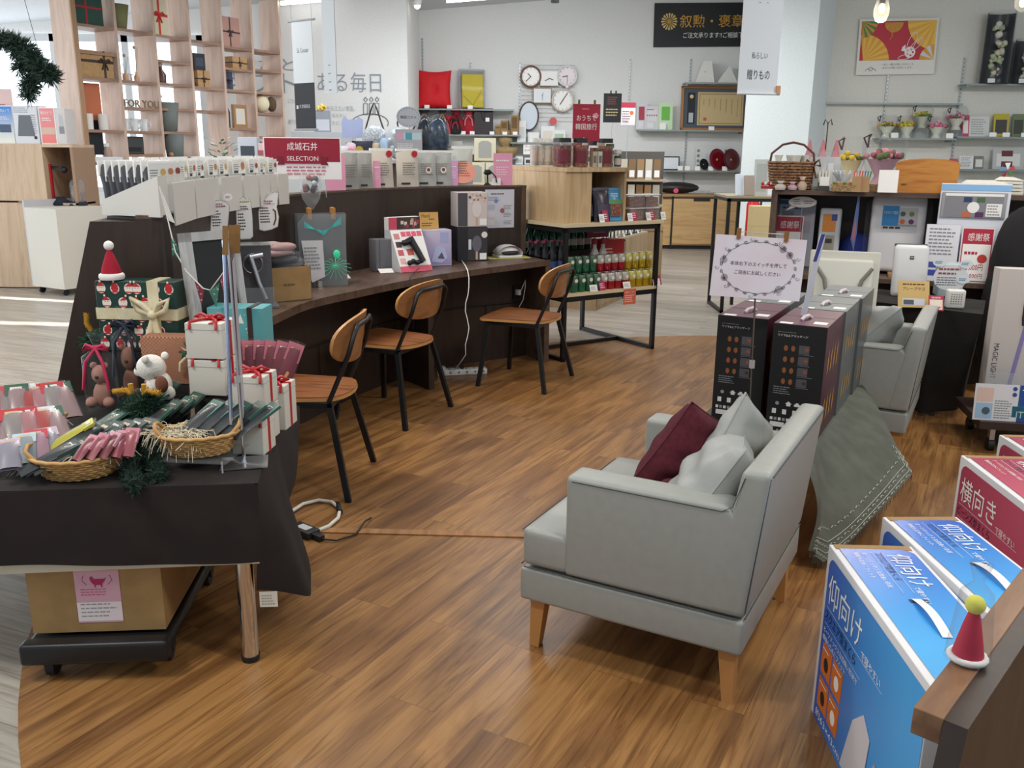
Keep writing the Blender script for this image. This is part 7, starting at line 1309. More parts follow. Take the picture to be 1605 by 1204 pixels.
# flower boxes in clear cases (upper right)
FLW=['#c9c4a8','#a9b48c','#d5cfc0']
for i,(x,h_,lab) in enumerate(((1542,.92,'tall black case with a white flower arrangement'),(1590,.58,'shorter black case with pink and white flowers'))):
    t=thing('flower_case',lab,'flower case',at_w(x,z13+.001,YR-.2),R(-5));m=M();r_=.18;m.grid(lambda u,v:(r_*cos(pi*u),r_*.9*sin(pi*u),h_*v),14,2,P('#15151a',.3));m.lathe((0,0,0),[(r_,0),(r_,.01)],P('#15151a'),20);m.build('back_shell',t);m=M();m.lathe((0,0,.01),[(r_,0),(r_,h_),(r_*.9,h_+.01)],FILM,20,cap=False);m.build('clear_cover',t)
    m=M();rn=random.Random(i+5)
    for k in range(26):z=rn.uniform(.1,h_-.15);m.blob((rn.uniform(-.08,.08),rn.uniform(-.06,.04),z),rn.uniform(.02,.045),P(rn.choice(FLW if i==0 else FLW+['#d3b9a8'])),7,5,.5,k)
    m.disc((0,-.1,.35),.06,P('#d8c8bc'),12) if i else None;m.build('flower',t);card('small white tag before the %s flower case'%('tall','short')[i],at_w(x-3,z13+.001,YR-.275),0,.1,.07,PAPER,rx=R(-8))
def bouquet(x,z,Y,lab,c1,c2,r_=.13,h_=.22,wrap='#cfd0c0',rib='#2a2024',base=None):
    t=thing('bouquet',lab,'bouquet',at_w(x,z,Y));m=M();m.lathe((0,0,0),[(r_*.55,0),(r_*.35,h_*.25),(r_*.8,h_*.7)],P(wrap,.6) if not base else P(base,.6),16,cap=True);m.build('wrapping',t);rn=random.Random(int(x));m=M()
    for k in range(34):a_=rn.uniform(0,6.3);q=r_*sqrt(rn.random());m.blob((q*cos(a_),q*sin(a_)*.7,h_*.72+(r_-q)*.6*rn.random()+.01),rn.uniform(.014,.03)*r_/.13,P(rn.choice([c1,c1,c2,'#5a6a3a'])),7,5,.4,k)
    m.build('flower',t);m=M();m.lathe((0,0,0),[(r_*.6,0),(r_*.6,.02),(r_*1.05,h_*.7),(r_*1.1,h_*1.15),(r_*.8,h_*1.4)],FILM,14,cap=False);m.build('clear_wrap',t)
    m=M();rb=P(rib);[m.tube([(-r_*.9,-.02,h_*1.0),(-r_*1.05+s*.02,-.03,h_*1.25),(-r_*.8,-.03,h_*1.35)],.007,rb,5) for s in (-1,1)];m.build('ribbon',t);return t
bouquet(1386,z10+.001,YR-.16,'yellow flower arrangement, leftmost on the glass shelf','#c9b22c','#d9a03a');bouquet(1417,z10+.001,YR-.16,'yellow flower arrangement with orange rose, second on the glass shelf','#c4b824','#e09a28');bouquet(1439,z10+.14,YR-.1,'yellow green arrangement raised behind the others','#b9b440','#cfc96a',base='#b9bba8');bouquet(1464,z10+.001,YR-.16,'pink flower arrangement in a white pot on the glass shelf','#d3688c','#e6a3b6');bouquet(1493,z10+.12,YR-.1,'pink flower arrangement in clear dome at the right end','#c9587a','#e0a0b4')
m=M();m.box(-.09,.09,-.06,.06,0,.138,FILM2);solo(m,'clear_riser','clear riser under the raised yellow arrangement','riser',at_w(1439,z10+.001,YR-.1));m=M();m.box(-.09,.09,-.06,.06,0,.118,FILM2);solo(m,'clear_riser','clear riser under the pink domed arrangement','riser',at_w(1493,z10+.001,YR-.1))
for x in (1400,1486):card('small white tag on the bouquet shelf, %s'%('left' if x<1450 else 'right'),at_w(x,z10+.001,YR-.27),0,.1,.07,PAPER,rx=R(-8))
for i,(x,w_,h_,z,c_,c2,lab) in enumerate(((1510,.09,.30,z11,'#c43f56','#e6d9d9','coral pink slip at the left of the brochure shelf'),(1531,.28,.28,z11,'#cfd0cb','#9a9c98','grey printed notice on the brochure shelf'),(1565,.2,.32,z11,'#b5a52c','#3c3a34','yellow brochure leaning on the brochure shelf'),(1592,.16,.32,z11,'#6d7758','#3c4034','olive brochure at the right of the brochure shelf'),(1498,.1,.14,z12,'#c43f56','#e6d9d9','small coral slip on the lower card shelf'),(1518,.2,.18,z12,'#dcdcd8','#8a8c88','white rounded notice on the lower card shelf'),(1538,.13,.18,z12,'#7d7672','#d9d5cf','grey framed card on the lower card shelf'),(1584,.44,.29,z12,'#b9bab6','#dcdad5','large boxed set with maroon pieces on the lower card shelf'))):
    m=M();m.box(-w_/2,w_/2,0,.02,0,h_,P(c_,.5));m.rect(-w_*.38,h_*.15,w_*.76,h_*.6,P(c2,.5),-.001) if i not in (1,5) else m.lines(-w_*.4,h_*.1,w_*.8,h_*.8,7,P(c2),i)
    if i==7:m.rect(-.1,h_*.62,.16,.08,P('#6a2f34'),-.002);m.rect(-.1,h_*.1,.16,.08,P('#6a2f34'),-.002)
    solo(m,'brochure',lab,'brochure',at_w(x,z+.001,YR-.14),R(-6 if i in (2,3) else 0),None,R(-10))
for x in (1553,1574,1603):card('small white tag on the brochure shelf',at_w(x,z11+.001,YR-.27),0,.1,.06,PAPER,rx=R(-8),group='tags on the brochure shelf')
# ================================================================ RIGHT DISPLAY UNIT
UL=V3((1.80,6.30,0));UR=V3((3.75,5.60,0));uv=(UR-UL).normalized();ru=atan2(uv.y,uv.x);ul=(UR-UL).length;un=V3((-uv.y,uv.x,0));UT=1.255;US=.70
un_=thing('display_unit','dark walnut display unit with a shelf of bedding boxes','display unit',UL,ru)
m=M();m.box(-.02,ul,-.02,.55,UT-.03,UT,wood('unit_top',['#4e3b30','#5e483b','#57443a'],(1,7,7),.4));m.build('top_board',un_);m=M();m.box(-.02,.02,-.02,.55,0,UT-.03,DESKW);m.build('side_panel',un_)
m=M();m.box(.02,ul,.50,.53,0,UT-.03,DARKW);m.build('back_panel',un_);m=M();m.box(.02,ul,-.15,.50,US-.03,US,DESKW);m.box(.02,ul,.02,.5,.0,US-.03,DARKW);m.build('lower_shelf',un_)
m=M();m.box(.78,1.06,-.05,.2,US,US+.02,P('#a57c52'));m.box(1.45,1.62,-.05,.1,US-.03,US+.0,P('#a57c52'));m.build('wood_block',un_)
def up(x,y,z):return UL+uv*x+un*y+V3((0,0,z))
def ux(px,dy=0): # distance along the unit seen at picture column px
    return min([k*.005 for k in range(0,500)],key=lambda s:abs(px_of(up(s,dy,1.0))-px))
# things on its top
def uz(px,y,dy):p=up(ux(px,dy),dy,0);return D(px,y,p.y).z-UT
t=thing('wicker_basket','brown wicker basket with a tall handle and bow on the unit top','basket',up(ux(1243,.2),.2,UT+.001)+V3((-.0,0,0)),ru);WK2=noisy('brown_wicker','#5a3a26','#a37a54',70,.7,.8,.006)
t.location=at_w(1243,UT+.001,6.4);m=M();[m.tube([((.13+.02*k/8+.004*(-1)**(j+k))*cos(2*pi*j/36),(.09+.015*k/8+.004*(-1)**(j+k))*sin(2*pi*j/36),.01+.17*k/9) for j in range(36)],.010,WK2,5,True) for k in range(10)];m.lathe((0,0,.0),[(.12,0),(.14,.15)],P('#3a2418'),20,1,.68);m.build('woven_body',t)
m=M();m.tube([(-.15,0,.15),(-.14,0,.24),(-.07,0,.30),(0,0,.315),(.07,0,.30),(.14,0,.24),(.15,0,.15)],.008,P('#5a2f22'),8);m.build('handle',t);m=M();[m.tube([(.14,-.02,.17),(.14+s*.04,-.05,.2),(.14+s*.05,-.05,.16),(.14,-.02,.17),(.14+s*.03,-.06,.08)],.007,P('#4a2a22'),5) for s in (-1,1)];m.build('ribbon',t)
m=M();rn=random.Random(2);[m.lathe((rn.uniform(-.1,.1),rn.uniform(-.05,.05),.14),[(.018,0),(.02,.06),(.03,.09)],P('#e3ded2'),8) for k in range(9)];m.build('candle_pack',t)
for i,(px,w_,h_,c_,lab) in enumerate(((1262,.09,.15,'#cdbfa8','beige wrapped bundle right of the brown wicker basket'),(1281,.08,.13,'#d9d6cc','cream bundle with ribbon before the clear rack'),(1228,.08,.06,'#c3b9b0','little clear sweets bag before the wicker basket, left'),(1247,.07,.055,'#b99aa4','little pink sweets bag before the wicker basket'),(1262,.07,.09,'#b8a48c','little brown sweets bag before the wicker basket, right'))):
    t=thing('sweets_bag',lab,'bag',at_w(px,UT+.001,6.38-.12*(i>1)));m=M();m.lathe((0,0,0),[(w_*.4,0),(w_*.5,h_*.4),(w_*.15,h_*.7),(w_*.35,h_),(w_*.3,h_)],P(c_,.4),12);m.build('bag_body',t);m=M();m.tube([(w_*.17*cos(k),w_*.17*sin(k),h_*.7) for k in range(6)],.005,P('#8a3a40'),5,True);m.build('ribbon',t)
m=M();m.box(-.07,.07,-.03,.03,0,.02,P('#b03030'));[m.blob((-.06+.02*k,-.02,.035),.012,P(('#c02a3a','#e9e2d9')[k%2]),7,5) for k in range(7)];solo(m,'candy_tray','little tray of red and white candies at the left end of the unit','tray',at_w(1214,UT+.001,6.42),ru)
t=thing('leaflet_rack','clear leaflet rack filled with white envelopes on the unit top','rack',at_w(1287,UT+.001,6.35),ru);m=M();m.box(-.09,.09,0,.12,0,.26,FILM2);m.build('rack',t);m=M();[m.box(-.08+.045*k,-.045+.045*k,.0-.02*j,.01-.02*j,.02,.10+.08*j,P(('#d9dde0','#c9ced3','#e3e3e0','#d0cfd3')[(k+j)%4])) for k in range(4) for j in range(2)];m.build('envelope',t)
t=thing('paper_cone_stand','white folded stand with pink cones behind the leaflet rack','stand',at_w(1289,UT+.001,6.6),ru);m=M();m.box(-.13,.13,0,.15,0,.22,P('#d3d5d4'));m.build('stand',t);m=M();[m.lathe((x,.06,.22),[(.03,0),(.005,.12)],P('#b9747c'),12) for x in (-.09,.0,.09)];m.tube([(.02,.06,.2),(.02,.06,.46)],.004,INK,5);m.tube([(-.01,.06,.44),(.0,.06,.48),(.02,.06,.45),(.04,.06,.48),(.05,.06,.44)],.005,INK,5);m.build('cone',t)
for i,(px,w_,h_,c_,lab) in enumerate(((1297,.07,.05,'#3d4038','dark card block holding white cards on the unit top'),)):
    t=thing('card_holder',lab,'card holder',at_w(px,UT+.001,6.25),ru);m=M();m.box(-.035,.035,-.02,.03,0,.03,P(c_));m.build('base',t);m=M();m.box(-.03,.03,-.0,.01,.03,.09,PAPER);[m.box(-.04+.02*k,-.028+.02*k,.03,.05,.05,.13+.01*(k%2),P('#d9d5c8')) for k in range(4)];m.build('card',t)
t=thing('flower_pick_pot','bundle of white blue paper picks in a clear pot','pot',at_w(1326,UT+.001,6.3));m=M();m.lathe((0,0,0),[(.04,0),(.05,.11)],FILM2,12);m.build('pot',t);m=M();rn=random.Random(4);[m.tube([(0,0,.03),(rn.uniform(-.09,.09),rn.uniform(-.03,.03),.13)],.005,P(rn.choice(['#d9dcdd','#b9c4d3','#e6e4de'])),5) for k in range(20)];m.build('pick',t)
t=thing('straw_tray','shallow straw tray with green moss on the unit top','basket',at_w(1327,UT+.001,6.1),ru);m=M();m.hexa([(-.065,-.04,0),(.065,-.04,0),(.065,.04,0),(-.065,.04,0)],[(-.08,-.05,.045),(.08,-.05,.045),(.08,.05,.045),(-.08,.05,.045)],BSK);m.build('tray_body',t);m=M();[m.blob((-.05+.02*k,.0,.05),(.018,.03,.014),P(('#5a6a34','#b9745a','#7a8048')[k%3]),7,5,.4,k) for k in range(6)];m.build('moss',t)
for i,(px,cs) in enumerate(((1348,('#d9603a','#e07a50','#d0503a')),(1361,('#2f7a58','#2a6ab0','#3a8a5a')))):
    t=thing('pen_box',('kraft pen box with orange pens','kraft pen box with green pens')[i]+' on the unit top','pen holder',at_w(px,UT+.001,6.05),ru);m=M();m.box(-.028,.028,-.02,.02,0,.10,P('#b08c62'));m.build('box',t);m=M();[m.tube([(-.015+.012*k,0,.05),(-.02+.018*k,0,.135)],.004,P(cs[k%3]),6) for k in range(4)];m.build('pen',t)
m=M();m.box(-.055,.055,0,.003,0,.12,P('#c6bec6'));m.lines(-.045,.03,.08,.06,2,P('#b3a4b0'),2);solo(m,'pop_card','pale lilac card behind the pen boxes','card',at_w(1353,UT+.001,6.25),ru,None,R(-6))
m=M();m.box(-.06,.06,0,.003,0,.145,PAPER);solo(m,'pop_card','plain white card right of the pen boxes','card',at_w(1398,UT+.001,6.0),ru,None,R(-8));m=M();m.lathe((0,0,0),[(.03,0),(.035,.05)],BSK,14);solo(m,'straw_basket','tiny straw pot left of the plain white card','basket',at_w(1377,UT+.001,6.1))
WCH=wood('honey_wood_panel',['#a5662a','#b87834','#c4873f','#b57232'],(1,6,7),.35,3)
t=thing('wooden_chair_back','honey coloured wooden board with a curved top standing on the unit','board',at_w(1458,UT+.001,6.0),ru*.6);hh=D(1412,257,6.0).z-UT;m=M();w1_,w2_=.185,.195;m.slab([(-w1_,0),(w1_,0),(w2_,hh)]+[(w2_*cos(k*pi/12)*1,hh+.035*sin(k*pi/12)) for k in range(1,12)]+[(-w2_,hh)],0,.02,WCH);m.build('board',t);m=M();m.box(-.15,-.12,-.004,0,.05,.058,P('#8a6a40',.3,.8));m.build('hinge',t)
t=bouquet(1336,UT+.0,7.2,'bright yellow bouquet in clear wrap on a stand behind the unit','#d9b816','#e6cc30',.10,.26,'#c9c49a','#5a3a34','#c4b48a');t.location.z=D(1336,282,7.2).z;bs=t.location.copy()
t=bouquet(1386,UT+.0,7.1,'large pink rose bouquet in clear dome wrap behind the unit','#a8506a','#c98a94',.15,.28,'#c9b9b9','#3a2420','#b08a98');t.location.z=D(1386,290,7.1).z
m=M();m.box(-.45,.45,-.15,.2,0,min(bs.z,t.location.z)-.002,P('#c9c6c0'));t.location.z=bs.z=min(bs.z,t.location.z);solo(m,'bouquet_stand','pale stand behind the unit carrying both bouquets','stand',V3(((bs.x+t.location.x)/2,7.15,0)))
for o in bpy.data.objects:
    if str(o.get('label','')).startswith('bright yellow bouquet'):o.location.z=bs.z
for i,(px,py,w_,h_,lab) in enumerate(((1551,290,.26,.07,'white folded trays, left of the two stacks on the unit'),(1590,288,.16,.10,'white folded trays, right stack on the unit'))):
    m=M();[m.box(-w_/2-.01*k,w_/2-.004*k,-.05,.08,.022*k,.022*k+.016,P('#dbd7cc')) for k in range(3+i)];m.hexa([(-w_/2,-.05,.022*(3+i)),(w_/2,-.05,.022*(3+i)),(w_/2,.08,.022*(3+i)),(-w_/2,.08,.022*(3+i))],[(-w_/2+.03,-.03,.022*(3+i)+.02),(w_/2-.05,-.03,.022*(3+i)+.012),(w_/2-.05,.08,.022*(3+i)+.02),(-w_/2+.03,.08,.022*(3+i)+.02)],P('#dbd7cc'));solo(m,'paper_trays',lab,'tray',at_w(px,UT+.001,5.95),ru)
t=thing('pinwheel_ornament','small red and blue pinwheel ornament at the right of the unit','ornament',at_w(1583,UT+.14,6.1));t.location.z=UT+.001;m=M();m.tube([(0,0,0),(0,0,.14)],.004,STEEL,5);[m.add([(0,-.01,.15),(.05*cos(a),-.012,.15+.05*sin(a)),(.05*cos(a+.7),-.002,.15+.05*sin(a+.7))],[(0,1,2)],P(c)) for a,c in ((0,'#b03040'),(1.3,'#d9dde3'),(2.6,'#6f9fc9'),(3.9,'#b03040'),(5.2,'#5a7a40'))];m.build('pinwheel',t)
# things on the lower shelf
def ubox(px0,px1,ytop,ybot,dy,th,mat,lab,name,cat,draw=None,lean=-6,z=None,rad=.004):
    s0,s1=ux(px0,dy),ux(px1,dy);p0_,p1_=up(s0,dy,0),up(s1,dy,0);zt_=D((px0+px1)/2,ytop,(p0_.y+p1_.y)/2).z;z0=US+.001 if z is None else z;h=zt_-z0;w_=s1-s0
    t=thing(name,lab,cat,up((s0+s1)/2,dy,z0),ru,None,R(lean));m=M();m.box(-w_/2,w_/2,0,th,0,h,mat,rad);m.build('body',t);m=M()
    if draw:draw(m,w_,h);m.build('label',t)
    return t
def salecard(m,w_,h):
    m.rect(-w_/2+.008,.008,w_-.016,h-.016,P('#b3203c',.5),-.001);m.rect(-w_/2+.014,.014,w_-.028,h*.66,PAPER,-.0016);m.text('感謝祭',-w_*.30,h*.76,h*.14,WHITE,w_*.66,y=-.002)
    m.lines(-w_*.36,h*.50,w_*.5,h*.08,1,P('#b3203c'),3,y=-.003,fill=.6);m.disc((w_*.2,-.0025,h*.44),w_*.15,P('#c23a30'),16);m.text('23,000円',-w_*.35,h*.22,h*.12,P('#b3203c'),w_*.6,y=-.003);m.text('11,000円',-w_*.30,h*.08,h*.09,P('#b3203c'),w_*.56,y=-.003)
ubox(1213,1276,312,420,.30,.12,grad('white_blue_box','#e6e4ec','#d5dcec',2,0,.5,.4),'tall white and lilac appliance box at the left of the unit shelf','appliance_box','box',lambda m,w_,h:(m.rect(-w_*.45,h*.92,w_*.9,h*.06,P('#4d84c4'),-.002),m.rect(-w_*.35,h*.62,w_*.3,h*.2,P('#c9b9c0'),-.002),m.lines(-w_*.35,h*.84,w_*.6,h*.06,1,P('#3a5a9a'),3,y=-.002),m.rect(w_*.0,h*.5,w_*.4,h*.3,P('#dcd3dd'),-.002)))
t=ubox(1214,1259,338,420,.16,.004,P('#e3dfe0',.5),'red bordered sale card before the lilac appliance box','sale_card','card',salecard)
p=up(ux(1248,.1),.12,0);m=M();m.add([(.095*cos(a),0,.04*sin(a)) for a in [k*2*pi/28 for k in range(28)]],[tuple(range(28))],PAPER);m.add([(.095*cos(a),.002,.04*sin(a)) for a in [k*2*pi/28 for k in range(28)]],[tuple(range(28))[::-1]],PAPER);m.add([(-.07,.001,-.02),(-.04,.001,-.035),(-.11,.001,-.06)],[(0,1,2)],PAPER);m.tube([(.1*cos(a)*.96,-.001,.04*sin(a)*.96) for a in [k*2*pi/28 for k in range(28)]],.0012,INK,3,True);m.lines(-.06,-.02,.05,.045,3,GREYINK,3);m.lines(.01,-.015,.07,.03,2,GREYINK,5);m.tube([(0,.004,0),(0,.01,-.2)],.003,STEEL,5)
solo(m,'speech_card','oval speech bubble card before the lilac appliance box','card',V3((D(1258,317,p.y).x,p.y,D(1258,317,p.y).z)),ru)
t=ubox(1283,1318,326,420,.14,.16,P('#c3c9cd',.3),'small wrapped white and orange appliance on the unit shelf','appliance','appliance',lambda m,w_,h:(m.rect(-w_*.35,h*.62,w_*.6,h*.28,P('#d98a3c'),-.002),m.rect(w_*.05,h*.8,w_*.25,h*.1,P('#4a4a8c'),-.003),m.rect(-w_*.35,h*.15,w_*.6,h*.42,P('#a39c8a'),-.002),m.rect(-w_*.15,h*.44,w_*.3,h*.07,P('#3c3a36'),-.003)),rad=.02)
t=thing('bunting_leaflet','blue and red leaflet hanging on edge from the unit top','leaflet',up(ux(1338,-.03),-.035,0),ru+R(70));t.location.z=US+.16;m=M();m.slab([(-.04,.08),(.03,0),(.06,.12),(.05,.38),(.02,.38)],0,.003,P('#5a6a9c',.6));m.slab([(-.03,.1),(.01,.05),(.04,.15),(-.0,.22)],-.001,0,P('#a86a7a'));m.tube([(.03,0,.38),(.03,0,UT-US-.16)],.002,STEEL,4);m.build('leaflet',t)
m=M();m.blob((0,0,.11),(.13,.09,.13),P('#1e2f7a',.8),14,10);solo(m,'blue_bag','dark blue fabric bag behind the hanging leaflet','bag',up(ux(1348,.3),.30,US+.02),ru)
t=ubox(1364,1450,306,418,.10,.14,P('#e3e2e4',.45),'large white pillow-shaped pack with a blue card in clear plastic','bedding_pack','pack',lambda m,w_,h:(m.rect(-w_*.30,h*.6,w_*.3,h*.26,P('#2f8ccb'),-.003),m.text('イオタイプ寝具',-w_*.28,h*.75,h*.045,WHITE,w_*.26,y=-.004),m.rect(-w_*.0,h*.6,w_*.34,h*.24,P('#c9c8ca'),-.002),m.rect(-w_*.30,h*.52,w_*.64,h*.1,P('#d0cfd2'),-.002),[m.rect(-w_*.27+w_*.11*k,h*.565,w_*.09,h*.025,INK,-.004) for k in range(3)],[m.disc((w_*(.07+.16*(k%2)),-.0045,h*(.66+.1*(k//2))),w_*.05,P(('#d96a3a','#6a2f5c','#3f6a4c','#7a8a4a')[k]),8) for k in range(4)]),z=US+.021,rad=.035)
m=M();m.box(-.21,.21,-.01,.16,0,.49,FILM,.04);m.build('clear_bag',t)
ubox(1466,1575,288,400,-.058,.03,P('#dcdfe8',.4),'large white and pale blue bedding box at the right of the unit shelf','bedding_box','box',lambda m,w_,h:(m.rect(-w_*.5,h*.93,w_,h*.06,P('#8dbbe6'),-.002),m.rect(-w_*.2,h*.05,w_*.5,h*.35,P('#b4b0dc'),-.002),m.disc((-w_*.1,-.003,h*.3),.006,INK,6)),lean=0)
t=ubox(1470,1570,302,334,-.066,.004,P('#9b9a9e',.5),'grey information board with coloured bubbles on the bedding box','info_board','board',lambda m,w_,h:(m.rect(-w_*.45,h*.04,w_*.9,h*.8,P('#86868b'),-.001),m.disc((0,-.002,h*.42),h*.22,PAPER,16),[m.rect(*q,P(c),-.0015) for q,c in (((-w_*.16,h*.62,w_*.13,h*.2),'#2f3f6a'),((w_*.04,h*.62,w_*.13,h*.2),'#4a6a48'),((-w_*.16,h*.04,w_*.13,h*.2),'#c96a4a'),((w_*.04,h*.04,w_*.13,h*.2),'#5a2f5c'))],m.rect(w_*.2,h*.08,w_*.24,h*.5,PAPER,-.0015),m.lines(w_*.22,h*.1,w_*.2,h*.45,4,GREYINK,3,y=-.002),m.rect(-w_*.45,h*.86,w_*.9,h*.1,PAPER,-.0015)),z=D(1520,342,up(ux(1520,-.066),-.066,0).y).z,lean=0)
p=up(ux(1488,-.05),-.05,US+.001)
t=ubox(1452,1506,352,425,-.125,.003,P('#dedee4',.5),'white notice with blue boxes leaning before the bedding box','notice','notice',lambda m,w_,h:(m.lines(-w_*.4,h*.45,w_*.8,h*.5,8,GREYINK,3,y=-.001),m.rect(-w_*.4,h*.24,w_*.5,h*.1,P('#3a4a9a'),-.002),m.rect(-w_*.4,h*.1,w_*.5,h*.1,P('#3a4a9a'),-.002)))
t=ubox(1508,1560,357,432,-.125,.003,P('#e3dfe0',.5),'red bordered sale card reading thanks fair, right on the unit','sale_card','card',salecard)
t=thing('black_clothing','black cloth bag slumped at the right end of the unit','bag',up(ux(1600,-.2),-.2,.0),ru);m=M();m.blob((0,.0,.86),(.15,.11,.34),P('#1b1a1c',.9),14,12,.05,2);m.blob((0,0,.5),(.18,.13,.5),P('#1b1a1c',.9),14,12,.04,3);m.build('fabric',t)
# ================================================================ TABLE WITH BLACK CLOTH
BC=noisy('black_cloth','#1b1917','#23201e',8,.9,.2,.01);TB=V3((2.03,5.15,0));tz=.66
F_a=G(1345,470,tz);F_b=G(1541,493,tz);F_b=V3((F_b.x,F_b.y,tz));B_a=F_a+VV*.55;B_b=F_b+VV*.55
Fa2,Fb2,Ba2,Bb2=F_a.lerp(B_b,.08),F_b.lerp(B_a,.12),B_a.lerp(F_b,.08),B_b.lerp(F_a,.12)
m=M();m.hexa([Fa2-V3((0,0,.03)),Fb2-V3((0,0,.03)),Bb2-V3((0,0,.03)),Ba2-V3((0,0,.03))],[Fa2-V3((0,0,.006)),Fb2-V3((0,0,.006)),Bb2-V3((0,0,.006)),Ba2-V3((0,0,.006))],DARKW)
t=thing('cloth_table','small table hidden under the black cloth','table',(0,0,0));m.build('table_top',t)
for a_ in (F_a.lerp(B_b,.22),F_b.lerp(B_a,.3),B_a.lerp(F_b,.22),B_b.lerp(F_a,.3)):m=M();m.box(a_.x-.015,a_.x+.015,a_.y-.015,a_.y+.015,0,tz-.03,DARKW);m.build('leg',t)
m=M();m.grid(lambda u,v:tuple(F_a.lerp(F_b,u).lerp(B_a.lerp(B_b,u),v)),10,8,BC)
fo=(F_b-F_a).normalized();fn_=V3((fo.y,-fo.x,0))
sheet(m,[F_a,F_a.lerp(F_b,.33),F_a.lerp(F_b,.66),F_b],[G(1345,625,.03),G(1400,632,.03),G(1452,648,.02),D(1500,640,G(1500,640,.05).y)],30,12,BC,.02,14)
sheet(m,[F_b,F_b.lerp(B_b,.5),B_b],[D(1500,640,G(1500,640,.05).y),F_b.lerp(B_b,.5)*1-V3((.05,0,.56)),B_b-V3((.06,0,.56))],16,10,BC,.02,9)
o=solo(m,'tablecloth','black cloth covering the small table behind the grey armchairs','cloth')
def tb(px,py):return G(px,py,tz+.002)
t=thing('air_purifier','white rounded speaker-like panel device standing on the black cloth','appliance',tb(1440,470)+V3((-.02,.1,0)),R(-12),None,R(-7));hh=.315;m=M();m.box(-.10,.10,0,.05,0,hh,P('#dcdcdc',.35),.03);m.build('body',t);m=M();m.box(-.094,.094,.046,.06,.01,hh+.006,P('#2b3034',.4),.006);m.build('back_cover',t);m=M();m.box(-.012,.012,-.003,.001,hh*.72,hh*.72+.02,INK,.002);m.text('me',-.007,hh*.72+.006,.008,WHITE,.014,y=-.004);m.build('label',t)
t=thing('brochure','yellowish leaflet in a clear holder before the white panel device','brochure',tb(1432,482),R(-8),None,R(-22));m=M();m.box(-.085,.085,0,.003,0,.155,P('#c9a868',.6));m.text('プレープラゴ',-.06,.10,.018,P('#5a4028'),.12,y=-.001);m.lines(-.06,.125,.12,.018,1,P('#5a4028'),2,y=-.001);m.rect(-.06,.012,.12,.04,P('#c6ccd2'),-.001);m.rect(-.055,.016,.055,.028,P('#4a5258'),-.0015);m.build('sheet',t)
t=thing('sale_card','small red topped card in a clear stand on the black cloth','card',tb(1467,487),R(-8),None,R(-20));m=M();m.box(-.04,.04,0,.002,0,.085,P('#b02a48',.5));m.rect(-.034,.006,.068,.056,P('#ecd9c9'),-.001);m.text('感謝祭',-.025,.067,.011,WHITE,.05,y=-.001);m.lines(-.03,.014,.058,.012,1,P('#b02a48'),2,y=-.002);m.build('card',t)
t=thing('air_purifier','pale blue cube appliance behind the white dotted speaker','appliance',tb(1500,470)+V3((0,.10,0)),R(-14));m=M();m.box(-.07,.07,0,.14,0,.20,P('#b4c4c6',.35),.008);m.build('body',t)
t=thing('speaker','small white square speaker with a dotted grille','speaker',tb(1497,484),R(-12));m=M();m.box(-.048,.048,0,.06,0,.105,P('#dedcd6',.4),.012);m.build('case',t);m=M();[m.disc((-.026+.013*i,-.0015,.028+.013*j),.0035,P('#5a5a58'),6) for i in range(5) for j in range(5)];m.build('grille',t)
p=tb(1497,478);t=thing('speech_card','hand-lettered white bubble card above the pale blue cube','card',V3((D(1490,435,p.y+.05).x,p.y+.05,D(1490,435,p.y+.05).z)),R(-8));m=M();m.slab([(.1*1.0*cos(a)*(1 if abs(cos(a))<.8 else .95),.075*sin(a)) for a in [k*2*pi/24 for k in range(24)]],0,.002,P('#dcdfe2',.6));m.lines(-.07,.01,.12,.05,2,P('#a5424c'),2,y=-.001);m.lines(-.075,-.05,.12,.055,4,INK,5,y=-.001,fill=.3)
for x_,z_ in ((-.07,.085),(.075,.08),(.07,-.01)):m.add([(x_+.038*cos(a),-.003,z_+.024*sin(a)) for a in [k*2*pi/16 for k in range(16)]],[tuple(range(16))],P('#dfe6ea'));m.lines(x_-.025,z_-.008,.05,.018,2,P('#4f7ea5'),3,y=-.004)
m.build('card',t);m=M();m.tube([(.0,.004,-.0),(.0,.02,p.z-t.location.z)],.003,STEEL,5);m.build('stick',t)
# tall vacuum box and low dark cart
LT=V3((2.86,4.55,0));t=thing('low_cart','low dark brown cart carrying the tall cleaner box at the right edge','cart',V3((2.42,4.42,0)),R(-12));cz0=.17;m=M();m.box(0,1.1,0,.5,cz0-.04,cz0,P('#3a2a24',.5));m.build('deck',t)
for x,y in ((.08,.06),(1.0,.06),(.08,.44),(1.0,.44)):m=M();m.tube([(x-.015,y,.035),(x+.015,y,.035)],.035,BLACK,12);m.box(x-.012,x+.012,y-.02,y+.02,.04,cz0-.04,STEEL);m.build('caster',t)
bpz=V3((2.73,4.60,cz0+.001));q_=D(1543,562,4.60);t=thing('cleaner_box','tall slim white box picturing a lilac cordless cleaner','box',V3((D(1541,590,4.6).x+.19,4.62,cz0+.001)),R(-14),None,R(-2));hb=D(1570,422,4.65).z-cz0;Wb=.30;m=M();m.box(-Wb/2,Wb/2,0,.12,0,hb,P('#cdc4be',.5),.003);m.box(-.02,.05,.03,.05,hb,hb+.003,BLACK);m.build('box',t)
VL=P('#8a80b4',.4);m=M();m.hexa([(-.045,-.002,.10),(-.025,-.002,.10),(-.025,-.0005,.10),(-.045,-.0005,.10)],[(.0,-.002,hb*.62),(.02,-.002,hb*.62),(.02,-.0005,hb*.62),(.0,-.0005,hb*.62)],VL)
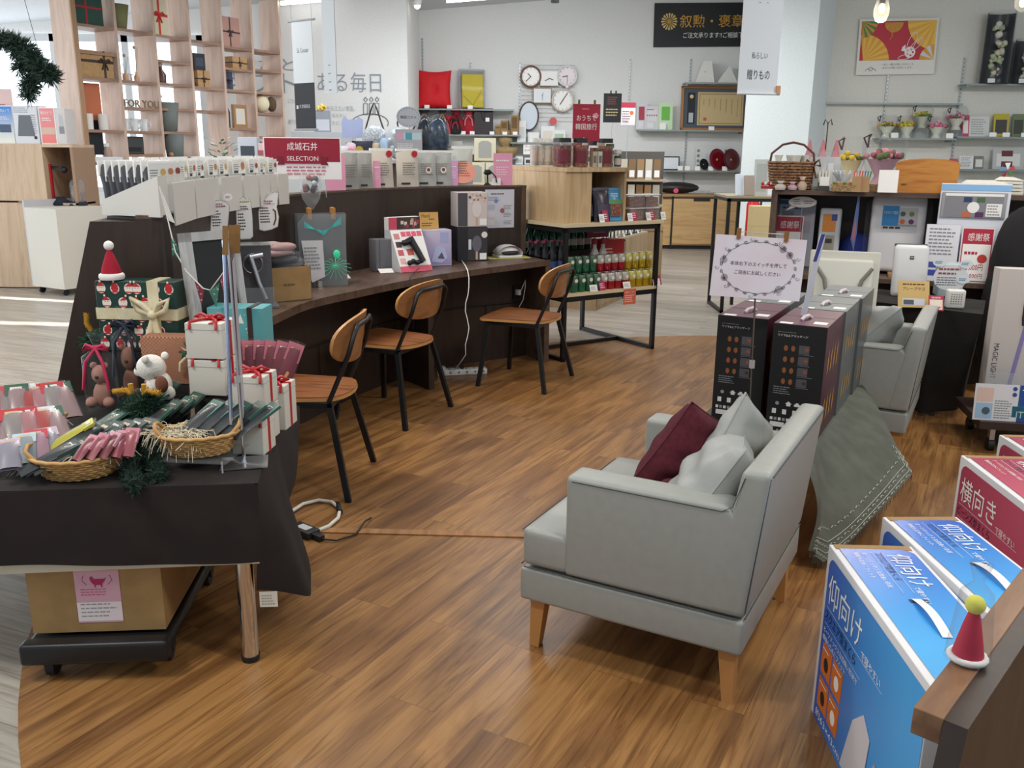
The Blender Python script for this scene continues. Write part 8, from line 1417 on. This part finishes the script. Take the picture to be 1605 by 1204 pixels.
m.slab([(-.01,hb*.61),(.03,hb*.61),(.045,hb*.66),(.045,hb*.76),(-.015,hb*.76),(-.015,hb*.66)],-.004,-.002,P('#26222e'));m.slab([(-.015,hb*.76),(.045,hb*.76),(.05,hb*.84),(.03,hb*.86),(.03,hb*.95),(.01,hb*.95),(.01,hb*.86),(-.01,hb*.84)],-.004,-.002,VL)
m.text('MAGIC LIGHT',0,0,.026,INK,.19,xd=(0,0,-1),zd=(1,0,0),o=(-.13,-.0015,.36));m.build('label',t)
t=thing('leaflet_stand','clear leaflet stand with white and blue brochures before the cleaner box','stand',V3((D(1531,608,4.45).x,4.45,cz0+.001)),R(-10),None,R(-6));m=M();m.box(0,.21,0,.004,.0,.19,P('#e3e3e6',.5));m.rect(.01,.10,.08,.07,P('#e3c4b8'),-.001);m.rect(.01,.01,.08,.08,P('#9fc4dd'),-.001);m.disc((.06,-.002,.05),.02,P('#4a5a6a'),10);m.lines(.1,.01,.085,.1,8,GREYINK,3);[m.disc((.19,-.002,.17-.03*k),.011,P('#2a4a9a'),10) for k in range(2)];m.build('leaflet',t)
m=M();m.box(.215,.31,-.0,.004,0,.19,P('#1f4f9c',.4));m.lines(.225,.16,.04,.012,1,WHITE,2);m.rect(.285,.02,.003,.12,P('#9fc4e6'),-.001);m.build('brochure',t);m=M();m.box(.05,.22,.01,.014,.05,.25,FILM2);m.build('holder',t)
m=M();m.box(0,.25,0,.1,0,.08,P('#1f6a7c'));m.text('IT',.02,.02,.035,P('#cfe0e6'),.035);m.rect(.08,.015,.04,.045,P('#a9cf7a'));solo(m,'teal_box','small teal box at the right edge on the low cart','box',V3((D(1592,610,4.42).x,4.42,cz0+.001)),R(-10))
m=M();m.box(0,.3,0,.2,0,.22,P('#18181a',.5),.01);m.rect(.0,.1,.05,.006,WHITE);solo(m,'black_case','black appliance case behind the teal box','case',V3((D(1592,600,4.6).x+.1,4.66,cz0+.001)),R(-10))
# ================================================================ ARMCHAIRS
LEA=noisy('grey_leather','#9b9d97','#9fa19b',30,.42,.04,.001);SEAM=P('#4c4e4c',.6);LEGW=P('#c08a50',.45)
def soft(m,x0,x1,y0,y1,z0,z1,b,mat=None):m.box(x0,x1,y0,y1,z0,z1,mat or LEA,b)
def armchair(lab):
    t=thing('armchair',lab,'armchair',(0,0,0)) # local: front at x=0, depth +x, width +y
    DP,WD=.68,.76
    m=M();soft(m,.0,DP,.0,WD,.17,.275,.012);m.build('base',t)
    m=M();
    def scx(y0,y1,x0,x1,z0,z1):soft(m,x0,x1,y0,y1,z0,z1,.022)
    scx(.0,WD,.005,.16,.285,.405);scx(.105,WD-.105,.14,.60,.285,.405);m.build('seat',t)
    def bevp(pts,y0,y1,bev):
        bm=bmesh.new();n=len(pts);A=[bm.verts.new((p[0],y0,p[1])) for p in pts];B=[bm.verts.new((p[0],y1,p[1])) for p in pts]
        bm.faces.new(A);bm.faces.new(B[::-1]);[bm.faces.new((A[i],B[i],B[(i+1)%n],A[(i+1)%n])) for i in range(n)];bmesh.ops.recalc_face_normals(bm,faces=bm.faces[:])
        bmesh.ops.bevel(bm,geom=bm.edges[:],offset=bev,segments=4,affect='EDGES',profile=.6);m=M();m.add([v.co.copy() for v in bm.verts],[[v.index for v in f.verts] for f in bm.faces],LEA,True);bm.free();return m
    for y0,y1 in ((.0,.105),(WD-.105,WD)):bevp([(.145,.283),(.66,.283),(.66,.565),(.61,.596),(.145,.596)],y0,y1,.018).build('arm',t)
    bevp([(.575,.283),(.682,.283),(.722,.705),(.645,.705)],.0-.001,WD+.001,.022).build('backrest',t)
    m=M()
    for y in (-.001,WD+.001):m.tube([(.014,y,.281),(DP-.014,y,.281)],.0022,SEAM,5);m.tube([(.165,y,.582),(.60,y,.582),(.628,y,.60),(.655,y,.685)],.0014,SEAM,4)
    m.tube([(-.001,.014,.281),(-.001,WD-.014,.281)],.0022,SEAM,5);m.tube([(DP+.001,.014,.281),(DP+.001,WD-.014,.281)],.0022,SEAM,5);m.tube([(.002,.01,.395),(.002,WD-.01,.395)],.0018,SEAM,4)
    m.tube([(.718,.01,.69),(.682,.005,.30)],.0018,SEAM,4);m.tube([(.722,.02,.693),(.722,WD-.02,.693)],.0018,SEAM,4);m.build('seam',t)
    for x,y in ((.05,.05),(DP-.045,.05),(.05,WD-.05),(DP-.045,WD-.05)):
        dx=-.012 if x<.3 else .012;dy=-.006 if y<.3 else .006;m=M();m.hexa([(x+dx-.015,y+dy-.015,0),(x+dx+.015,y+dy-.015,0),(x+dx+.015,y+dy+.015,0),(x+dx-.015,y+dy+.015,0)],[(x-.024,y-.024,.17),(x+.024,y-.024,.17),(x+.024,y+.024,.17),(x-.024,y+.024,.17)],LEGW);m.build('leg',t)
    return t
s1=armchair('grey leather armchair in the foreground with cushions');s1.location=V3((.030,2.485,0));s1.rotation_euler[2]=RZ
s2=dup(s1,V3((1.33,4.50,0)),RZ,'second grey leather armchair behind the massager boxes')
for c_ in (s1,s2):c_['group']='grey leather armchairs'
def sl(x,y,z,s=s1):p=s.location;return p+UU*x+VV*y+V3((0,0,z))
GRC=noisy('grey_cushion','#9fa19d','#a5a7a3',30,.5);MAR=noisy('maroon_fabric','#4c1420','#5a1a28',60,.95,.3,.002)
# cushions: loose grey one leaning into the corner and maroon pillows
def pillow(lab,p,w_,th,mat,rot,n=24,fold=0.0,name='cushion'):
    m=M()
    for s in (-1,1):
        def fn(u,v):
            a,b=2*u-1,2*v-1;k=(max(0,1-a*a)**.5)*(max(0,1-b*b)**.5);k=k**.75
            cr=1-.16*(1-a*a)*b*b*0;pin=1-.10*(1-b*b)*a*a-.10*(1-a*a)*b*b+.0
            wr=fold*sin(6*a+2*b)*k*.4+fold*.5*sin(11*b-3*a)*k
            return (a*w_/2*(1-.05*(1-b*b)),s*(th/2*k)+wr,b*w_/2*(1-.05*(1-a*a)))
        m.grid(fn,n,n,mat)
    m.tube([(a*w_/2*(1-.05*(1-b*b)),0,b*w_/2*(1-.05*(1-a*a))) for a,b in [(-1+2*k/12,-1) for k in range(12)]+[(1,-1+2*k/12) for k in range(12)]+[(1-2*k/12,1) for k in range(12)]+[(-1,1-2*k/12) for k in range(12)]],.003,mat,5,True)
    o=m.build(name);o.location=p;o.rotation_euler=rot;o['label']=lab;o['category']='cushion';return o
pillow('grey leather cushion folded in the near corner of the armchair',sl(.49,.235,.535),.38,.19,GRC,(R(32),R(10),RZ+R(104)),fold=.016)
pillow('grey leather cushion standing behind the maroon pillow',sl(.50,.50,.565),.34,.14,GRC,(R(14),R(32),RZ+R(84)),fold=.01)
pillow('maroon cushion standing on a corner against the grey ones',sl(.36,.485,.545),.31,.17,MAR,(R(18),R(30),RZ+R(66)),fold=.012)
pillow('second maroon cushion lying flat under the grey cushion',sl(.35,.29,.455),.27,.11,MAR,(R(60),R(10),RZ+R(100)),fold=.01)
m=M();m.box(-.008,.008,-.002,.002,-.02,.02,INK);solo(m,'cushion_tag','small black tag on the edge of the maroon cushion','tag',sl(.265,.40,.53),R(20))
pillow('grey cushion leaning inside the second armchair',sl(.42,.27,.58,s2),.42,.20,GRC,(R(44),R(14),RZ+R(98)),fold=.02)
# ================================================================ MASSAGER BOX TABLE
LTB=V3((1.13,3.17,0));tw,tl,th_=.50,1.26,.395;CG=noisy('sage_cloth','#575a50','#63665b',12,.95,.25,.004)
lt=thing('low_table','low light wood table under the grey green cloth','table',LTB-UU*(tw*.5+.02)+V3((0,0,0)),RZ);lt.location=G(1262,722,.40)-UU*(tw+.0);lt.location.z=0;o0=lt.location.copy()
m=M();m.box(0,tw,0,tl,th_-.03,th_-.004,LEGW);m.build('table_top',lt)
for x,y in ((.04,.04),(tw-.04,.04),(.04,tl-.04),(tw-.04,tl-.04)):m=M();m.box(x-.025,x+.025,y-.025,y+.025,0,th_-.03,LEGW);m.build('leg',lt)
def lp_(x,y,z=0):return o0+UU*x+VV*y+V3((0,0,z))
m=M();m.grid(lambda u,v:tuple(lp_(tw*u-.01*(1-u),tl*v,th_+.0008*sin(20*u)*sin(23*v))),12,24,CG)
topl=[lp_(tw,0,th_),lp_(tw,tl*.3,th_),lp_(tw,tl*.6,th_),lp_(tw,tl,th_)]
botl=[D(1262,862,3.02),D(1290,880,2.98),D(1436,746,3.50),D(1345,592,4.4)]
def Lc(P_,f):k=f*(len(P_)-1);j=min(int(k),len(P_)-2);f2=k-j;return P_[j].lerp(P_[j+1],f2)
def drape(u,v):
    a=Lc(topl,u**1.2);b=Lc(botl,u);p=a.lerp(b,v);k=v*(1-v*.3)
    fold=(.045*sin(u*16+.6)*math.exp(-u*2.2)+.010*sin(u*9+v*5))*k
    return p+UU*(fold+.03*sin(pi*v))+V3((0,0,.006*sin(u*30)*v))
m.grid(drape,60,30,CG)
m.grid(lambda u,v:tuple(lp_(tw*u,-.004-.03*v*sin(u*8+1)-.02*v,th_-.34*v+.0)),20,10,CG)
STR=P('#b9bcb0',.9)
for k,(v_,nn) in enumerate(((.74,1),(.84,0),(.88,1),(.93,0),(.965,1))):
    pts=[drape(u,v_)+UU*.002+V3((0,-.0015,0)) for u in [.03+.7*i/130 for i in range(131)]]
    if nn:
        for i in range(0,130,2):m.tube([pts[i],pts[i+1]+V3((0,0,.005 if i%4 else-.005))],.0022,STR,4)
    else:m.tube(pts,.0016,STR,4)
for i in range(110):u=.01+.72*i/110;a_=drape(u,1.0);m.tube([a_,a_+V3((.004*sin(i*2.3),-.002,-.026))],.0012,CG,3)
solo(m,'tablecloth','grey green fringed cloth with white stripes hanging off the low table','cloth')
BX_H=.455;MB_=P('#0b0a0c',.6);MAS=P('#4c1f2e',.35);GRS=P('#5f6464',.35)
def mbox(lab,p,side,face,top,shift=0,rz=RZ,grp=None):
    t=thing('massager_carton',lab,'box',p,rz,grp);w_,d_=.205,.40;m=M();m.box(0,w_,0,d_,0,BX_H,side,.002);m.rect(.001,.001,w_-.002,BX_H-.002,face,-.0008);m.box(.001,w_-.001,.001,d_-.001,BX_H,BX_H+.0012,top)
    m.box(.001,w_-.001,d_*.5,d_*.5+.0015,BX_H+.001,BX_H+.0018,P('#2c1a20'));fl=P('#c9963c',.4)
    rn=random.Random(3)
    for k in range(8): # light streak motif on the side face
        y=.07+.07*(k%4)+.01;z=.30 if k<4 else .10;m.add([(w_+.001,y-.012,z-.05),(w_+.001,y+.012,z-.03),(w_+.001,y+.016,z+.06),(w_+.001,y-.004,z+.03)],[(0,1,2,3)],fl)
    m.build('carton',t);m=M();W_=P('#d5d2d0',.6)
    m.text('ワイヤ&エアマッサージ',.02,BX_H-.05,.010,W_,.115);m.lines(.02,BX_H-.034,.07,.004,1,GREYINK,2)
    for k in range(4):
        z=BX_H-.095-.045*k
        for s in (0,1):m.add([(.055+.028*s+(.006+.002*k)*0+.008*cos(a),-.0015,z+.012*sin(a)) for a in [i*pi/5 for i in range(10)]],[tuple(range(10))],P('#8a5228',.5))
        m.rect(.105,z-.018,.04,.034,P('#4c4a50'),-.0014);m.disc((.135,-.002,z),.008,P('#8a4a34' if k<3 else '#3a2a30'),8);m.lines(.105,z-.023,.06,.003,1,GREYINK,k)
    m.lines(.02,.17,.07,.035,4,GREYINK,5,fill=.3);m.slab([(.076,.125),(.092,.125),(.092,.134),(.097,.134),(.084,.145),(.071,.134),(.076,.134)],-.0018,-.0012,W_);m.slab([(.106,.127),(.13,.127),(.13,.135),(.125,.136),(.122,.142),(.113,.142),(.11,.136),(.106,.135)],-.0018,-.0012,W_);m.disc((.04,-.0015,.133),.008,GREYINK,8)
    for k in range(4):m.rect(.022+.04*k,.09,.016,.02,W_,-.0014)
    for k in range(6):m.rect(.016+.016*k,.062,.011,.012,W_ if k%2==0 else GREYINK,-.0014)
    m.rect(.018,.035,.055,.02,W_,-.0014);m.disc((.05,-.0015,.02),.006,GREYINK,8);m.disc((.065,-.0015,.02),.006,GREYINK,8);m.build('print',t)
    m=M();m.tube([(w_*.42,.10,BX_H+.002),(w_*.44,.12,BX_H+.012),(w_*.5,.16,BX_H+.014),(w_*.54,.18,BX_H+.002)],.008,P('#d9c9cf',.4),6);m.build('handle',kids(t)[0]);m=M();m.box(.02,.07,.004,.035,BX_H+.001,BX_H+.0025,PAPER);m.lines(.0,0,.001,.001,1,INK);m.box(.14,.19,.05,.10,BX_H+.001,BX_H+.0025,PAPER);m.build('sticker',kids(t)[0]);return t
q2=G(1280,690,.40)-UU*.205;q2.z=th_+.002;q1=q2-UU*.24+VV*.06
mbox('maroon and black massager carton, right one of the front pair',q2,MAS,MB_,P('#5f2a3c',.35));mbox('maroon and black massager carton, left one of the front pair',q1,MAS,MB_,P('#5f2a3c',.35))
mbox('grey massager carton behind the right maroon carton',q2+VV*.415+UU*.005,GRS,GRS,P('#6e7474',.35));mbox('grey massager carton farthest back on the low table',q2+VV*.825+UU*.015,P('#565b5b',.35),GRS,P('#6e7474',.35));mbox('grey massager carton behind the left maroon carton',q1+VV*.41,GRS,GRS,P('#6e7474',.35))
# cushion-like white massage seat leaning behind the cartons
t=thing('massage_cushion','white cushion with two grey straps leaning behind the grey cartons','cushion',G(1310,560,.46)+V3((0,0,0)),RZ*.7,None,R(-14));t.location=V3((D(1318,470,5.0).x,5.0,.40));hh=D(1318,392,5.0).z-.40;m=M();m.box(-.19,.19,0,.09,0,hh,P('#c4c2b6',.6),.01);m.box(-.155,.155,-.03,.02,.06,hh-.05,P('#d0cec3',.6),.02);m.build('body',t)
m=M();[m.tube([(s*.15,-.035,hh-.10),(s*.10,-.04,hh-.17),(s*.085,-.04,hh-.24)],.011,P('#77756c'),6) for s in (-1,1)];m.build('strap',t)
m=M();m.box(-.2,.2,0,.12,0,.398,P('#4a3a30'));solo(m,'plinth','brown plinth under the white strapped cushion','plinth',V3((t.location.x,5.0,0)),RZ*.7)
# ---------------------------------------------------------------- floral sign on its stand
YSg=3.42;a=D(1120,366,YSg);b=D(1264,372,YSg);c=D(1112,463,YSg);W=.345;H=(a.z-c.z)*.99
t=thing('floral_sign','white and pink sign with a drawn floral wreath clipped on a thin pole','sign',c+V3((.0,0,0)),R(-2),None,R(-3),R(3));m=M();m.box(0,W,0,.002,0,H,noisy('pink_white_paper','#e3d3dc','#e6e2ea',5,.7));m.text('本体右下のスイッチを押して',.065,H*.52,.0165,P('#3a3238'),.215,y=-.001);m.text('ご自由にお試しください',.085,H*.38,.0165,P('#3a3238'),.175,y=-.001);m.build('sheet',t)
m=M();rn=random.Random(14);cx_,cz_=W*.50,H*.50;WI=P('#2b262c')
for seg in range(2):
    a0=seg*pi+.25;m.tube([(cx_+W*.40*cos(a0+k*2.75/24),-.0015,cz_+H*.42*sin(a0+k*2.75/24)+.003*sin(k*2)) for k in range(25)],.0007,WI,3)
for k in range(46):
    a_=2*pi*k/46;r1_,r2_=W*.40,H*.42;px_,pz_=cx_+r1_*cos(a_),cz_+r2_*sin(a_);d_=V3((cos(a_+1.2*(-1)**k),0,sin(a_+1.2*(-1)**k)));L_=.013+.006*rn.random();nrm_=V3((-d_.z,0,d_.x))
    m.tube([V3((px_,-.0018,pz_)),V3((px_,-.0018,pz_))+d_*L_*.5+nrm_*.004,V3((px_,-.0018,pz_))+d_*L_,V3((px_,-.0018,pz_))+d_*L_*.5-nrm_*.004],.0007,WI,3,True)
for a_ in (.6,.9,3.6,2.9,5.4):
    px_,pz_=cx_+W*.40*cos(a_),cz_+H*.42*sin(a_)
    for r_ in (.004,.008,.0125):m.tube([(px_+r_*cos(k),-.002,pz_+r_*sin(k)) for k in [i*2*pi/12 for i in range(12)]],.0007,WI,3,True)
for k in range(9):a_=.4+k*.7;px_,pz_=cx_+W*.46*cos(a_),cz_+H*.47*sin(a_);m.tube([(px_+.0012*i*cos(i*.8),-.002,pz_+.0012*i*sin(i*.8)) for i in range(9)],.0006,WI,3)
m.build('wreath_drawing',t)
m=M();[m.bar((x,.0,H-.012),(x,.0,H+.028),.014,.016,P('#8a5a20')) for x in (.085,.265)];m.build('clip',t)
m=M();m.tube([(.085,.004,H+.005),(.10,.004,H+.015),(.25,.004,H+.015),(.265,.004,H+.005)],.0015,STEEL,5);m.build('wire',t)
pf=q1+UU*.17+VV*(-.035);pst=thing('sign_pole','thin steel pole holding the floral sign before the left carton','pole',V3((pf.x,pf.y,th_+.001)));pt=D(1186,420,YSg+.01);m=M();m.tube([(0,0,.0),(pt-pst.location)],.0035,P('#8c8a88',.3,.8),8);m.box(-.035,.02,-.025,.02,0,.003,STEEL);mid=(pt-pst.location)*.42;m.box(mid.x-.009,mid.x+.009,mid.y-.009,mid.y+.009,mid.z-.016,mid.z+.016,P('#a9a7a5',.4));m.build('pole',pst)
p_=D(1264,375,3.6);m=M();m.slab([(0,0),(.025,.0),(.075,.33),(.05,.33)],0,.003,P('#c9cdd8',.6));m.slab([(.03,.22),(.045,.22),(.072,.33),(.055,.33)],-.001,0,P('#3a3f8c'));solo(m,'leaflet','white leaflet with blue edge standing edge-on behind the floral sign','leaflet',V3((D(1258,468,3.62).x,3.62,q1.z+BX_H+.004)),R(10))
# ================================================================ PILLOW BOXES, LOWER RIGHT
BW1=grad('blue_print','#2c56ba','#48a8ea',0,0.,.55,.28);BT1=grad('blue_print_top','#325ec8','#52b0ee',0,0.,.5,.2);PK1_=grad('pink_print','#a8324e','#cf5a74',0,0,.6,.3)
def rrect(m,x0,x1,z0,z1,r_,mat,y,top=False,cut=True):
    pts=[(x0,z0),(x1,z0),(x1,z1)]+[(x0+r_-r_*cos(pi/2-k*pi/12),z1-r_+r_*sin(pi/2-k*pi/12)) for k in range(7)]
    m.add([(p[0],p[1],y) if top else (p[0],y,p[1]) for p in pts],[tuple(range(len(pts)))],mat)
def pbox(lab,p,rz,big,sub,mat,mat_t,Lb=.65,Wb=.215,Hb=.50,orange=True):
    t=thing('pillow_box',lab,'box',p,rz);m=M();m.box(0,Lb,0,Wb,0,Hb,P('#e2e2e4',.4),.003);m.box(.004,.03,.01,Wb-.01,Hb,Hb+.002,KRAFTD);m.build('carton',t)
    m=M();rrect(m,.022,Lb+.0-.002,.0+.003,Hb-.022,.035,mat,-.001);X,Z=(1,0,0),(0,0,1)
    m.text(big,.04,Hb-.145,.085,WHITE,.085*len(big)*.98,y=-.002);m.text('で寝やすい',.30,Hb-.155,.026,WHITE,.125,y=-.002);m.rect(.04,Hb-.158,.40,.0015,P('#cfe0f2'),-.002)
    m.text(sub,.035,Hb-.195,.030,P('#1c2440'),.235,y=-.002);m.rect(.04,Hb-.205,.27,.0012,P('#cfe0f2'),-.002);m.text('オーソドックスな四角い形状で',.035,Hb-.232,.017,WHITE,.26,y=-.002);m.text('横幅も広めにフィット',.035,Hb-.255,.017,WHITE,.18,y=-.002)
    if orange:
        OR=P('#d9722a',.5)
        for i in range(2):
            for j in range(2):x,z=.045+.085*i,.055+.10*j;m.box(x,x+.075,-.0022,-.001,z,z+.085,OR,.0);m.blob((x+.037,-.002,z+.035),(.02,.0006,.022),P('#2a1c18') if i==0 else WHITE,10,6);m.lines(x+.006,z+.068,.06,.010,1,WHITE,i+j,y=-.003)
        m.text('約63×43cm',.04,.018,.026,WHITE,.20,y=-.002)
        m.slab([(.25,.02),(.30,.18),(.36,.235),(.41,.20),(.40,.09),(.52,.04),(.6,.01)],-.003,-.002,P('#cfcdd2',.4));m.slab([(.40,.09),(.45,.17),(.56,.16),(.6,.01),(.52,.04)],-.004,-.003,P('#a9a7ae',.4))
    m.build('side_print',t)
    m=M();rrect(m,.03,Lb-.01,.018,Wb-.012,.03,mat_t,Hb+.0025,top=True);xd,yd=(1,0,0),(0,1,0)
    # top printing runs along the box
    m.text(big,.0,.0,.058,WHITE,.058*len(big),o=(.06,Wb*.58,Hb+.004),xd=xd,zd=yd);m.text('で寝やすい',0,0,.016,WHITE,.08,o=(.06+.06*len(big),Wb*.58,Hb+.004),xd=xd,zd=yd);m.text(sub,0,0,.020,P('#16204a'),.15,o=(.055,Wb*.45,Hb+.004),xd=xd,zd=yd);m.text('オーソドックスな四角い形状',0,0,.014,WHITE,.19,o=(.055,Wb*.30,Hb+.004),xd=xd,zd=yd);m.text('横幅も広めにフィット',0,0,.013,WHITE,.14,o=(.055,Wb*.20,Hb+.004),xd=xd,zd=yd)
    for yy in (.54,.42):m.box(.05,.27,Wb*yy,Wb*yy+.001,Hb+.003,Hb+.0038,P('#cfe0f2'))
    m.build('top_print',t)
    m=M();m.box(.30,.315,Wb*.42,Wb*.62,Hb+.003,Hb+.0036,P('#2a3a5a'));m.grid(lambda u,v:(.30+.17*u,Wb*.45+.022*v,Hb+.005+.012*sin(pi*u)),10,1,P('#e6e6e4',.4));m.build('handle',t);return t
b1_=V3((.842,2.178,.001));r1_=R(-92)
pbox('nearest blue pillow box with a white carrying handle',b1_,r1_,'仰向け','スクエア型まくら',BW1,BT1)
q_=G(1383,811,.5);pbox('second blue pillow box behind the nearest one',V3((q_.x,q_.y,.001)),R(-88),'仰向け','スクエア型まくら',BW1,BT1,orange=False)
q_=G(1506,714,.5);pbox('red pink pillow box for side sleepers',V3((q_.x,q_.y,.001)),R(-93),'横向き','ビーンズ型まくら',PK1_,PK1_,.65,.26,.5,False);q_=G(1566,682,.5);pbox('farthest red pink pillow box at the right edge',V3((q_.x,q_.y,.001)),R(-92),'横向き','ビーンズ型まくら',PK1_,PK1_,.5,.26,.5,False)
# near shelf end at the lower right
ws=(V3((.582,1.04,0))-V3((.477,.923,0))).normalized();rs=atan2(ws.y,ws.x);sh=thing('near_shelf','dark walnut shelf end in the lower right corner','shelf',V3((.477,.923,0)),rs)
m=M();m.box(0,.5,-.034,.0,.835,.87,TOPW,.002);m.build('shelf_board',sh)
m=M();m.slab([(-.02,0),(.9,0),(.9,.868),(.002,.868),(-.16,.40)],-.06,-.034,DARKW);o=m.build('end_panel',sh);
p=V3((.59,1.025,.871));t=thing('santa_doll','pink cone doll with a yellow felt ball in clear wrap on the near shelf','doll',p,R(0));m=M();m.lathe((0,0,0),[(.020,0),(.019,.01),(.011,.05),(.006,.07)],P('#b01f3c',.8),18);m.build('cone',t);m=M();m.tube([(.021*cos(k*.4),.021*sin(k*.4),.005) for k in range(16)],.0045,P('#e6e3e0',.9),6,True);m.build('brim',t);m=M();m.blob((0,0,.078),.0125,P('#d3cf5a',.9));m.build('head',t);m=M();m.lathe((0,0,0),[(.028,0),(.024,.05),(.02,.095),(.006,.11),(.014,.135),(.01,.137)],FILM,14,cap=False);m.build('clear_wrap',t)
